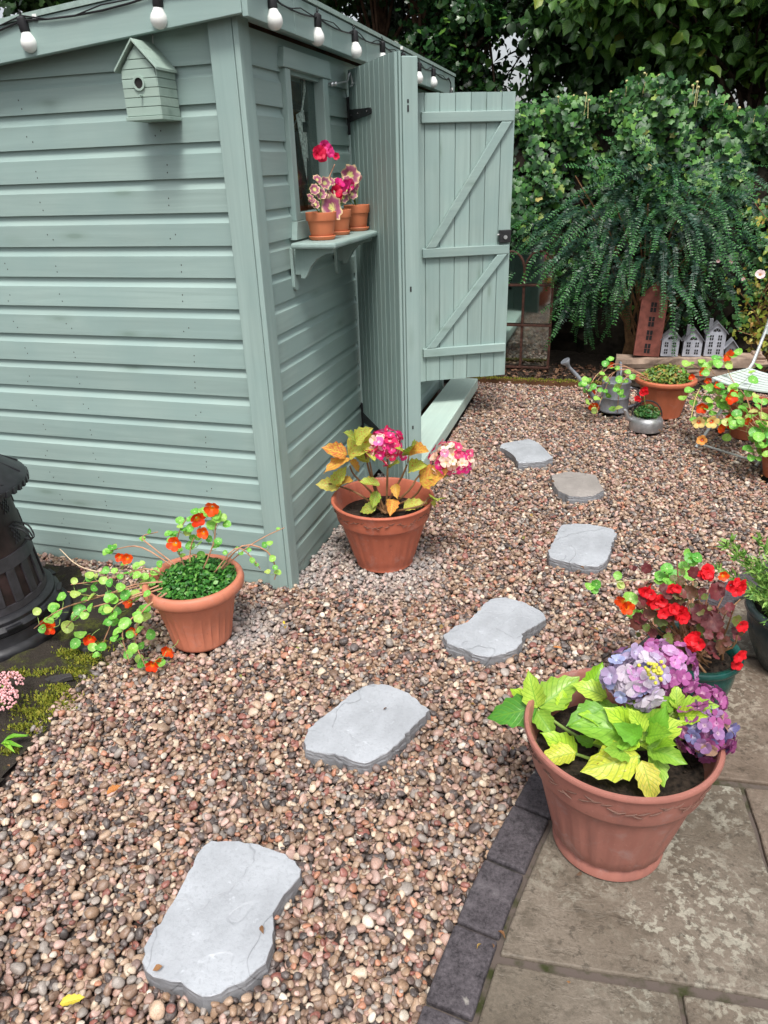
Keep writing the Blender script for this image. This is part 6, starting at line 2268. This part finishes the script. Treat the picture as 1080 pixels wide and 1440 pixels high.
nF.vine([tF(-.13, 0), SP(868, 520, 2.62), SP(846, 560, 2.50), gpt(838, 585, .05)], nl=8, size=(.036, .052), spread=.03, t0=.5, r=.003)
for (x, y, z, r) in ((836, 571, .08, .034), (832, 553, .12, .028), (858, 512, .24, .022)):
    nF.flower(gpt(x, y, z), r)
nF.done()

# --- old aluminium kettle used as a planter
LK = (1.518, 2.385, 0)
kt = thing('kettle_planter', 'dented aluminium kettle planted with a small red flowered plant', 'planter', LK)
M_alu = plain('dull_aluminium', (0.42, 0.42, 0.43), .38, .5, metal=.75, var=.25, scale=14)
MB().lathe([(.100, 0), (.106, .004), (.107, .03), (.105, .062), (.100, .076), (.092, .084), (.090, .090), (.084, .092)], 48).lathe([(.083, .091), (.08, .075), (.001, .074)], 48).build('body', M_alu, kt, True, sharp=50)
MB().tube(curve([(-.085, -.02, .06), (-.12, -.03, .085), (-.135, -.035, .125), (-.15, -.04, .135)], 10), list(np.linspace(.018, .009, 10))[:len(curve([(-.085, -.02, .06), (-.12, -.03, .085), (-.135, -.035, .125), (-.15, -.04, .135)], 10))], 10).build('spout', M_alu, kt, True)
MB().tube([(.092 * math.cos(a), .0, .088 + .105 * math.sin(a)) for a in np.linspace(.05, PI - .05, 16)], .0045, 7).build('handle', M_black, kt, True)
n_ = 420
aa = rng.uniform(0, 2 * PI, n_); rr = .075 * np.sqrt(rng.random(n_))
P = np.stack([LK[0] + rr * np.cos(aa), LK[1] + rr * np.sin(aa), .085 + (1 - (rr / .1) ** 2) * .075 * rng.random(n_) ** .6], 1)
leaves(kt, SCAL, P, rng.normal(0, 1, (n_, 3)), rng.normal(0, .35, (n_, 3)) + [0, -.4, .8], rng.uniform(.018, .034, n_), leafmat('dark_green_leaf', [(0, lin(36, 84, 40)), (.6, lin(66, 116, 52)), (.9, lin(110, 110, 60)), (1, lin(130, 66, 60))], None, .45, .15), 80, 'leaf', LK)
for (x, y) in ((904, 549), (908, 552), (903, 553), (907, 547), (896, 560), (898, 562)):
    flower(kt, PELF, SP(x, y, 2.36), .020, (.1, -.9, .3), np.array(LK))
MB().tube([(0, 0, .09), SP(905, 552, 2.36) - np.array(LK)], .002, 5).build('flower_stalk', M_gstem, kt)

# --- pot at the right edge and the nasturtiums tumbling below the chair
LG = (2.235, 1.70, 0)
pG = thing('potted_nasturtium', 'terracotta pot cut by the right edge with cream and orange nasturtiums spilling under the chair', 'potted plant', LG)
pot(pG, [(.108, 0), (.115, .004), (.122, .04), (.135, .10), (.150, .16), (.156, .166), (.160, .175), (.170, .20), (.173, .215), (.168, .224)], [(.156, .223), (.150, .21), (.14, .16)], M_clayF, 96, None, (.148, .19), 40)
nG = Nast(pG)
tG = lambda x, y: np.array([LG[0] + x, LG[1] + y, .22])
for pts, n in (([(1060, 605, 1.68), (1040, 590, 1.9), (1015, 560, 2.05), (990, 540, 2.2)], 18), ([(1060, 600, 1.75), (1035, 570, 2.0), (1000, 520, 2.25), (985, 505, 2.3)], 14), ([(1060, 610, 1.66), (1030, 600, 1.9), (1010, 585, 2.0), (985, 590, 2.1)], 18),
               ([(1064, 600, 1.7), (1050, 560, 1.9), (1030, 535, 2.1), (1020, 510, 2.3)], 13), ([(1070, 620, 1.6), (1058, 630, 1.6), (1050, 640, 1.65)], 9), ([(1078, 600, 1.6), (1070, 590, 1.6), (1072, 560, 1.7)], 9), ([(1050, 590, 1.9), (1020, 575, 2.05), (985, 560, 2.2), (968, 545, 2.3)], 16), ([(1040, 570, 2.0), (1010, 550, 2.1), (985, 520, 2.3), (972, 512, 2.35)], 12)):
    nG.vine([tG(-.06, .02)] + [SP(x, y, Y) for x, y, Y in pts], nl=n, size=(.038, .062), spread=.045, t0=.2, r=.003)
nG.vine([SP(985, 545, 2.2), SP(978, 560, 2.15), SP(972, 590, 2.1), SP(976, 600, 2.05)], nl=0, r=.004, mat=plain('yellow_stem', lin(196, 186, 110), .5))
for (x, y, Y, s_) in ((1030, 500, 2.3, .06), (1038, 495, 2.3, .05), (1000, 512, 2.3, .05), (1024, 512, 2.3, .055), (1070, 625, 1.6, .07), (1062, 608, 1.6, .065), (1052, 632, 1.6, .06), (1074, 600, 1.6, .06), (998, 545, 2.1, .05), (1045, 575, 1.9, .055), (1030, 560, 2.0, .05)):
    nG.leaf(SP(x, y, Y), s_)
for (x, y, Y, r) in ((1027, 558, 1.95, .040), (1022, 499, 2.28, .034), (987, 521, 2.25, .026), (1011, 540, 2.1, .024), (987, 573, 2.05, .030), (1028, 587, 1.85, .028), (1028, 596, 1.83, .028), (1013, 602, 1.85, .026), (995, 535, 2.2, .020), (1050, 592, 1.8, .022), (972, 530, 2.3, .018)):
    nG.flower(SP(x, y, Y), r)
nG.flower(SP(983, 594, 1.98), .034, None, NFY); nG.flower(SP(1001, 593, 1.95), .034, None, NFY); nG.flower(SP(987, 619, 1.9), .028, None, NFP)
nG.done()
bp = thing('flower_pot', 'dark terracotta pot in shadow under the folding chair', 'flower pot', (2.12, 2.36, 0))
pot(bp, [(.09, 0), (.095, .004), (.13, .19), (.14, .195), (.145, .22), (.14, .228)], [(.128, .227), (.12, .2)], M_clayF, 48, None, (.12, .2), 40)

# --- white slatted folding chair
M_white = plain('white_paint', (0.56, 0.62, 0.60), .45, .4, var=.07, scale=18)
M_ctube = plain('grey_metal_tube', (0.55, 0.58, 0.58), .4, .5, metal=.5, var=.1)
cf = np.array([1.835, 2.125]); du = np.array([.76, -.65]); dv = np.array([.65, .76])
chx = thing('folding_chair', 'white slatted metal folding bistro chair at the right edge', 'chair', (cf[0] + .2 * du[0] + .19 * dv[0], cf[1] + .2 * du[1] + .19 * dv[1], 0), math.atan2(du[1], du[0]))
SW, SD = .40, .38
for i in range(8):
    y0 = -SD / 2 + i * SD / 8 + .003
    y1 = y0 + SD / 8 - .008
    mb = MB()
    ns = 10
    for k in range(ns + 1):
        x = -SW / 2 + SW * k / ns
        bow = -.018 * (1 - (2 * x / SW) ** 2)                 # front edge bows out
        sag = -.014 * (1 - (2 * x / SW) ** 2)
        for (y, z) in ((y0, .418), (y1, .418), (y1, .426), (y0, .426)):
            mb.v.append((x, y + bow * (1 - i / 9), z + sag))
    for k in range(ns):
        for q in range(4):
            mb.f.append((k * 4 + q, k * 4 + (q + 1) % 4, (k + 1) * 4 + (q + 1) % 4, (k + 1) * 4 + q))
    mb.f += [(3, 2, 1, 0), tuple(ns * 4 + q for q in range(4))]
    mb.m = [0] * len(mb.f)
    mb.build('slat', M_white, chx, True, sharp=40)
for s in (-1, 1):
    x = s * (SW / 2 - .012)
    MB().bar((x, -SD / 2, .408), (x, SD / 2, .408), .018, .016).build('seat_rail', M_ctube, chx, bevel=.002)
    MB().tube([(x * 1.04, -.24, .0), (x * 1.04, .02, .26), (x * 1.04, SD / 2 + .02, .45), (x * 1.04, SD / 2 + .10, .66), (x * 1.04, SD / 2 + .15, .85)], .010, 8).build('back_leg', M_ctube, chx, True)
    MB().tube([(x * .92, SD / 2 + .05, 0), (x * .92, .02, .25), (x * .92, -SD / 2 + .03, .40)], .010, 8).build('front_leg', M_ctube, chx, True)
MB().tube([(-SW / 2 + .01, -.235, .025), (SW / 2 - .01, -.235, .025)], .007, 8).build('stretcher', M_ctube, chx, True)
MB().tube([(-SW / 2 + .02, SD / 2 + .03, .03), (SW / 2 - .02, SD / 2 + .03, .03)], .007, 8).build('stretcher', M_ctube, chx, True)
for z in (.62, .70, .78):
    MB().box((-SW / 2, SD / 2 + .10 + (z - .66) * .26, z), (SW / 2, SD / 2 + .108 + (z - .66) * .26, z + .05)).build('back_slat', M_white, chx, bevel=.002)
# ------------------------------------------------------------------ drooping shrub in front of the hedge
def frond_shape(seed, n=24, paired=True, w=.035):
    """an arching twig with two ranks of small leaves, unit length, tip along +y, drooping to -z"""
    r = np.random.default_rng(seed)
    P, f, uv = [], [], []
    drop = r.uniform(.45, 1.05)
    side = r.uniform(-.15, .15)
    c = lambda t: np.array([side * t * t, t * (1 - .25 * drop * t), -drop * t * t * .8])
    for i in range(9):
        t0, t1 = i / 9, (i + 1) / 9
        a, b_ = c(t0), c(t1)
        q = .005 * (1 - .7 * t0)
        o = len(P)
        P += [a + [-q, 0, 0], a + [q, 0, 0], b_ + [q * .9, 0, 0], b_ + [-q * .9, 0, 0]]
        uv += [(0, .2)] * 4
        f.append((o, o + 1, o + 2, o + 3))
    for i in range(n):
        t = .08 + .92 * (i + .5) / n
        p = c(t)
        tg = unit(c(min(1, t + .02)) - c(t - .02))
        for s in (-1, 1):
            L = w * (1.25 - .55 * t) * r.uniform(.8, 1.2) * 1.9
            d = unit(np.array([s * 1.0, .0, .12]) + tg * .55 + r.normal(0, .16, 3))
            nn = unit(np.cross(d, tg) * s + r.normal(0, .25, 3))
            sd_ = np.cross(d, nn)
            o = len(P)
            P += [p, p + d * L * .5 + sd_ * L * .24, p + d * L, p + d * L * .5 - sd_ * L * .24]
            uv += [(0, t), (.6, t), (0, t), (-.6, t)]
            f += [(o, o + 1, o + 2, o + 3)]
    return np.array(P), f, np.array(uv)


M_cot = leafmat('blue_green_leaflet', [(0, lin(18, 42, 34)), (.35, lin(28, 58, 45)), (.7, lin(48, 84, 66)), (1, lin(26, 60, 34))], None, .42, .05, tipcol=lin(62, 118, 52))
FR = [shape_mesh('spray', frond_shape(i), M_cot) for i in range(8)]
sh = thing('arching_shrub', 'dark blue green shrub with long drooping leafy sprays in front of the ivy hedge', 'shrub', (1.5, 4.0, 0))
so = np.array([1.5, 4.0, 0.])
cs = np.array([1.42, 4.05, 1.0])
rad = np.array([.80, .46, .66])
k = 0
i = 0
while k < 296 and i < 4000:
    i += 1
    z = 1 - 2 * rnd.random()
    a = rnd.uniform(PI, 2 * PI)
    d = np.array([math.sqrt(max(0, 1 - z * z)) * math.cos(a), math.sqrt(max(0, 1 - z * z)) * math.sin(a), z])
    if z < -.85:
        continue
    q = rnd.uniform(.55, 1.02)
    p = cs + d * rad * q
    p[0] += .10 * math.sin(5 * p[2])
    if p[2] < .34:
        continue
    out = unit(np.array([d[0] * .75, -.5 + d[1] * .35, -.05 + .55 * max(0, d[2]) - .35 * max(0, -d[2])]) + rng.normal(0, .34, 3))
    # keep the sprays clear of the tin houses
    L = rnd.uniform(.30, .54)
    hid = False
    for q_ in (.35, .7, 1.0):
        x_, y_, _ = project(p + out * L * q_ * .85 - np.array([0, 0, .45 * L * q_ * q_]))
        if (882 < x_ < 932 and 412 < y_ < 520) or (926 <= x_ < 1045 and 462 < y_ < 520) or (x_ < 775 and y_ > 425):
            hid = True
    if hid and rnd.random() > .03:
        continue
    nrm = unit(np.array([0, -.35, 1.0]) + rng.normal(0, .2, 3))
    R = frames(np.array([out]), np.array([nrm]))[0]
    M = Matrix.Identity(4)
    for a_ in range(3):
        for b_ in range(3):
            M[a_][b_] = float(R[a_, b_] * L)
        M[a_][3] = float(p[a_] - so[a_])
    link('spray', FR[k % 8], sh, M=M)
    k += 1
# hanging curtain at the lower front
stm = MB()
for j in range(26):
    a = rnd.uniform(PI * 1.05, PI * 1.95)
    T = cs + rad * np.array([math.cos(a) * .8, math.sin(a) * .6, rnd.uniform(-.5, .8)])
    c_ = curve([(1.5 + rnd.uniform(-.15, .15), 4.1, 0), (1.5 + (T[0] - 1.5) * .4, 4.05, T[2] * .6), T], 10)
    stm.tube([p - so for p in c_], list(np.linspace(.012, .004, len(c_))), 6)
stm.build('stems', M_bstem, sh, True)['kind'] = 'stuff'
# inner mass of finer, shaded sprays
n_ = 330
PP = []
for j in range(n_):
    z = rnd.uniform(-1, 1); a = rnd.uniform(PI * .95, PI * 2.05); s_ = math.sqrt(1 - z * z)
    PP.append(cs + np.array([s_ * math.cos(a), s_ * math.sin(a), z]) * rad * rnd.uniform(.35, .8) * [1.05, .9, 1])
PP = np.array(PP); PP = PP[PP[:, 2] > .25]
DD_ = np.stack([PP[:, 0] - cs[0], np.full(len(PP), -.6), rng.normal(-.1, .4, len(PP))], 1) + rng.normal(0, .3, (len(PP), 3))
cloud('inner_sprays', [frond_shape(20 + j, 14) for j in range(3)], PP, DD_, rng.normal(0, .3, (len(PP), 3)) + [0, -.3, 1], rng.uniform(.2, .36, len(PP)), M_cot, sh, True, tuple(so))

# ------------------------------------------------------------------ ivy hedge
M_ivy = leafmat('ivy_leaf', [(0, lin(20, 50, 26)), (.3, lin(34, 74, 34)), (.6, lin(54, 100, 42)), (.85, lin(76, 124, 54)), (.97, lin(106, 150, 66)), (.995, lin(150, 162, 84)), (1, lin(176, 164, 100))], None, .45, .08, spec=.42)
M_ivyt = leafmat('shade_ivy_leaf', [(0, lin(24, 50, 28)), (.5, lin(38, 72, 36)), (.9, lin(54, 94, 44)), (1, lin(96, 136, 54))], None, .3, .12, spec=.5)
M_ivyd = plain('ivy_gap_shade', (0.020, 0.016, 0.011), .9, .2, var=.5, scale=12)  # near-black brown standing in for the shade inside the hedge
hd_ = thing('ivy_hedge', 'tall bushy ivy hedge with glossy lobed leaves behind the shrub and shed', 'hedge', (1.4, 4.6, 0))
ho = np.array([1.4, 4.6, 0])
topz = lambda x: 1.95 + .10 * math.sin(1.9 * x - .6) + .05 * math.sin(5.3 * x) + .03 * math.sin(11 * x)
core = MB()
nx, nz = 70, 24
for i in range(nx + 1):
    x = -1.2 + 5.6 * i / nx
    for j in range(nz + 1):
        t = j / nz
        zt = topz(x) - .12
        z = zt * min(1, t * 1.25)
        back = max(0, t - .8) / .2
        y = 4.48 + .07 * math.sin(4 * x + 3 * z) + .05 * math.sin(9 * x - 7 * z) + rnd.uniform(-.03, .03) + back * .55
        core.v.append((x - ho[0], y - ho[1], z + rnd.uniform(-.03, .03) - .06 * back))
for i in range(nx):
    for j in range(nz):
        a = i * (nz + 1) + j
        core.f.append((a, a + nz + 1, a + nz + 2, a + 1))
core.m = [0] * len(core.f)
core.build('dark_stem_backing', M_ivyd, hd_)  # sheet for the inner stems, coloured dark to put shade into leaf gaps
n_ = 19000
X = rng.uniform(-1.2, 4.3, n_)
T = rng.random(n_)
Pz, Py, Nz = [], [], []
for x, t in zip(X, T):
    zt = topz(x)
    bul = .13 * math.sin(4 * x + 3 * t) + .12 * math.sin(9.3 * x - 8 * t) + .07 * math.sin(17 * x + 19 * t)
    if t < .72:
        z = .25 + (zt - .30) * (t / .72) ** .8
        y = 4.32 - bul - .10 * math.sin(PI * t / .72) + abs(rnd.gauss(0, .07))
        e = t / .72
        Pz.append(z); Py.append(y); Nz.append((rnd.gauss(0, .35), -1 + rnd.gauss(0, .3), .35 + .9 * max(0, e - .7) + rnd.gauss(0, .35)))
    else:
        q = (t - .72) / .28
        Pz.append(zt - .05 * math.sin(q * 7 + 3 * x) + rnd.gauss(0, .045) - .02 * q); Py.append(4.26 + q * .75 - bul * .5)
        Nz.append((rnd.gauss(0, .4), -.5 + rnd.gauss(0, .35), 1 + rnd.gauss(0, .3)))
P = np.stack([X, Py, Pz], 1)
kp = ~((P[:, 2] < 1.15) & (P[:, 0] > .5) & (P[:, 0] < 2.4) & (rng.random(n_) < .72))
P = P[kp]; Nz = np.array(Nz)[kp]; n_ = len(P)
D = np.stack([rng.normal(0, .6, n_), rng.normal(-.35, .3, n_), rng.normal(-.7, .45, n_)], 1)
vis = np.where((P[:, 0] > .35) & (P[:, 2] > 1.0) & (P[:, 1] < 4.5), 1.0, .2) * np.where(P[:, 1] < 4.34, 1.2, .8)
leaves(hd_, IVY, P, D, Nz, rng.uniform(.038, .082, n_), M_ivy, 300, 'leaf', ho, vis)
# flower knobs standing above the hedge
kn = MB()
for j in range(26):
    x = rnd.uniform(.5, 2.4); y = 4.3 + rnd.uniform(0, .25); z = topz(x)
    h = rnd.uniform(.05, .13)
    kn.tube([(x - ho[0], y - ho[1], z - .05), (x + rnd.uniform(-.02, .02) - ho[0], y - ho[1], z + h)], .003, 5)
    kn.ball((x - ho[0], y - ho[1], z + h), .011, 8, 6)
kn.build('flower_knobs', plain('ivy_knob', lin(196, 186, 130), .6), hd_, True)['kind'] = 'stuff'

# ------------------------------------------------------------------ yellow green climber and pale rose at the right
M_yel = leafmat('yellow_green_leaf', [(0, lin(96, 124, 44)), (.4, lin(140, 156, 60)), (.75, lin(176, 170, 76)), (1, lin(196, 150, 80))], None, .45, .2)
rb_ = thing('climbing_rose', 'straggling yellow green climber with one pale pink rose at the right edge', 'rose bush', (2.45, 3.9, 0))
ro = np.array([2.45, 3.9, 0])
RPp, RDd, RNn, RSs = [], [], [], []
for j in range(16):
    T = np.array([rnd.uniform(2.15, 2.75), rnd.uniform(3.62, 3.9), rnd.uniform(.35, 1.42)])
    c_ = curve([(2.45, 3.95, 0), (2.4 + rnd.uniform(-.1, .2), 3.85, T[2] * .6), T], 12)
    MB().tube([p - ro for p in c_], list(np.linspace(.007, .003, len(c_))), 6).build('cane', M_bstem, rb_, True)
    for q in range(34):
        p = c_[rnd.randrange(4, len(c_))] + rng.normal(0, .055, 3)
        RPp.append(p); RDd.append(rng.normal(0, 1, 3) + [0, -.3, -.3]); RNn.append(rng.normal(0, .5, 3) + [0, -.7, .6]); RSs.append(rnd.uniform(.03, .062))
leaves(rb_, SIMPLE + [shape_ovate(3, 2, 4, .6)], RPp, RDd, RNn, RSs, M_yel, 200, 'leaf', ro)
M_rosep = petal_mat('pale_rose_petal', lin(240, 206, 210), lin(248, 222, 222), lin(236, 190, 150))
RF = [shape_mesh('flower', petal_flower(41, 5, .95, .3, .1), M_rosep)]
flower(rb_, RF, SP(1069, 386, 3.55), .034, (.0, -.9, .3), ro)
for (x, y) in ((1010, 367), (1028, 368), (1045, 393)):
    flower(rb_, RF, SP(x, y, 3.6), .014, (.0, -.9, .3), ro)

# ------------------------------------------------------------------ trees behind the hedge
M_bark = plain('brown_bark', (0.060, 0.040, 0.028), .9, .2, var=.5, scale=14, bmp=.8)
M_barkr = plain('reddish_bark', (0.095, 0.055, 0.036), .9, .2, var=.45, scale=14, bmp=.8)
M_tree = leafmat('dark_tree_leaf', [(0, lin(30, 56, 26)), (.4, lin(44, 76, 36)), (.8, lin(58, 92, 44)), (1, lin(76, 110, 50))], None, .45, .2)
M_treel = leafmat('lime_tree_leaf', [(0, lin(40, 72, 32)), (.4, lin(60, 98, 40)), (.8, lin(80, 122, 48)), (.96, lin(116, 142, 58)), (1, lin(150, 142, 66))], ('ovate', lin(110, 150, 70)), .42, .25)
M_conif = leafmat('evergreen_leaf', [(0, lin(22, 42, 26)), (.6, lin(34, 60, 34)), (1, lin(46, 74, 40))], None, .5, .1)


def tree(name, label, x, y, h, tr, bark, crown, shapes, mat, n, size, nparts=0, nc=40, up=.2, spread=.32, gaps=()):
    """crown: (cx, cy, cz, rx, ry, rz); leaves gather round many twig ends"""
    th = thing(name, label, 'tree', (x, y, -.05), 0, 'trees behind the hedge')
    o3 = np.array([x, y, -.05])
    cc = np.array(crown[:3]); cr = np.array(crown[3:])
    tp = [np.array([x, y, -.05]), np.array([x + rnd.uniform(-.05, .05), y, h * .35]), np.array([x + rnd.uniform(-.12, .12), y, h * .7]), np.array([x + rnd.uniform(-.2, .2), y, h])]
    c_ = curve(tp, 16)
    MB().tube([p - o3 for p in c_], list(np.linspace(tr, tr * .4, len(c_))), 12).build('trunk', bark, th, True)
    ends, lb = [], MB()
    for k in range(nc):
        d = unit(rng.normal(0, 1, 3))
        e = cc + d * cr * rnd.uniform(.35, 1.0)
        if any(np.linalg.norm(e - np.array(g[:3])) < g[3] for g in gaps):
            continue
        ends.append(e)
        s = c_[min(len(c_) - 1, int(len(c_) * rnd.uniform(.45, 1)))]
        m_ = (s + e) / 2 + rng.normal(0, .12, 3) + [0, 0, .1]
        q = curve([s, m_, e], 8)
        lb.tube([p - o3 for p in q], list(np.linspace(tr * .28, .006, len(q))), 5)
    lb.build('limbs', bark, th, True)['kind'] = 'stuff'
    ends = np.array(ends)
    w = ends[rng.integers(0, len(ends), n)]
    P = w + rng.normal(0, 1, (n, 3)) * spread * np.array([1, 1, .6]) * rng.uniform(.3, 1, (n, 1))
    for g in gaps:
        P = P[np.linalg.norm(P - np.array(g[:3]), axis=1) > g[3]]
    n = len(P)
    D = rng.normal(0, .7, (n, 3)) + [0, -.1, -.5]
    Nn = rng.normal(0, .5, (n, 3)) + [0, -.45, up + .6]
    S = rng.uniform(size[0], size[1], n)
    if nparts:
        leaves(th, shapes, P, D, Nn, S, mat, nparts, 'leaf', o3, rest='crown')
    else:
        o = cloud('crown', shapes, P, D, Nn, S, mat, th, True, o3)
    return th


def spot(x, y, Y):
    return at(x, y, 1, Y)


BIG = [shape_ovate(50 + i, 2, 5, .85, .25, .03, .15) for i in range(3)]
MAPLE = [shape_lobed(60 + i) for i in range(3)]
tree('lime_tree', 'broad leaved tree with large pale green leaves overhanging the hedge at the upper right', 2.3, 5.7, 3.2, .09, M_bark, (2.0, 5.1, 3.05, 1.5, .55, .75), BIG, M_treel, 5200, (.08, .145), 300, 46, .3, .22)
tree('lime_tree', 'second broad leaved tree standing behind the right end of the hedge', 3.9, 6.2, 3.4, .10, M_bark, (3.7, 5.9, 2.9, 1.4, .7, 1.0), BIG, M_treel, 4200, (.08, .15), 0, 40, .3, .28)
g0 = spot(716, 60, 7.4)
g1 = spot(715, 85, 8.6)
gap = [(*spot(722, 75, 6.4), .28), (*g0, .42), (*g1, .52), (*spot(716, 90, 10.0), .75), (*spot(712, 90, 12.5), 1.0)]
tree('ivy_clad_tree', 'ivy covered trunk with green sprigs between the shed roof and the bright gap', -.55, 6.6, 4.2, .13, M_bark, (-.55, 6.5, 2.9, .62, .5, 1.3), IVY, M_ivyt, 5200, (.05, .10), 160, 46, .2, .18, gap)
tree('sycamore', 'tall dark sycamore with reddish trunk just beyond the shed roof', -1.08, 7.0, 5.0, .12, M_barkr, (-1.1, 6.9, 4.25, 1.5, 1.0, 1.0), MAPLE, M_tree, 6500, (.08, .15), 120, 50, .2, .30, gap)
tree('sycamore', 'dark tree with a slender brown trunk seen over the middle of the shed roof', -1.75, 7.4, 5.0, .10, M_barkr, (-1.9, 7.2, 4.3, 1.3, 1.0, 1.1), MAPLE, M_tree, 5000, (.08, .15), 0, 44, .2, .30, gap)
tree('sycamore', 'thin trunked tree over the left part of the shed roof', -3.1, 6.4, 4.6, .07, M_bark, (-3.2, 6.4, 4.0, 1.2, .9, .9), MAPLE, M_tree, 3600, (.08, .15), 0, 34, .2, .28)
tree('sycamore', 'leafy dark tree at the upper left corner behind the shed', -4.6, 6.6, 4.8, .09, M_bark, (-4.6, 6.4, 4.0, 1.3, .9, 1.0), MAPLE, M_tree, 3200, (.08, .15), 0, 30, .2, .28)
tl_ = spot(60, 0, 6.6)
tree('sycamore', 'dark tree with gaps of white sky showing over the far left of the shed roof', tl_[0] - .1, 6.7, 3.6, .06, M_bark, (tl_[0] + .2, 6.6, tl_[2] + .25, 1.0, .4, .55), MAPLE, M_tree, 2300, (.07, .12), 60, 44, .2, .20)
tree('bare_tree', 'twiggy tree with thin dark branches against the bright gap of sky', .12, 7.6, 4.0, .05, M_bark, (.15, 7.5, 3.0, .7, .5, 1.1), SIMPLE, M_tree, 900, (.05, .09), 0, 60, .2, .3)
tree('hazel', 'dark spreading bush filling the space above the hedge centre', .95, 6.6, 3.6, .06, M_bark, (1.0, 6.5, 2.75, .85, .6, .95), BIG, M_tree, 4200, (.08, .16), 0, 44, .2, .26, gap)
tree('sycamore', 'dark tree whose crown closes the top of the view over the hedge', 1.1, 7.4, 5.2, .12, M_bark, (.9, 7.0, 4.2, 1.7, 1.0, .8), MAPLE, M_tree, 6000, (.09, .16), 120, 50, .2, .30, gap)
tree('evergreen', 'dark evergreen standing farthest back behind the ivy clad trunk', -1.2, 9.2, 6.0, .15, M_bark, (-1.4, 9.2, 3.4, 1.35, .9, 2.6), SIMPLE, M_conif, 9000, (.09, .17), 0, 90, .2, .32, gap)
tree('evergreen', 'dark evergreen standing far back behind the hedge centre', 1.9, 9.4, 6.2, .15, M_bark, (1.9, 9.4, 3.4, 1.75, 1.0, 2.7), SIMPLE, M_conif, 10000, (.09, .17), 0, 100, .2, .34, gap)
tree('evergreen', 'dark evergreen standing far back at the right', 5.2, 9.2, 6.2, .15, M_bark, (5.0, 9.0, 3.4, 1.9, 1.0, 2.8), SIMPLE, M_conif, 8000, (.09, .17), 0, 90, .2, .34)
tree('evergreen', 'dark evergreen standing far back over the left half of the shed', -4.0, 10.0, 6.4, .15, M_bark, (-4.0, 10.0, 3.9, 1.7, 1.0, 2.4), SIMPLE, M_conif, 7000, (.09, .17), 0, 80, .2, .36)
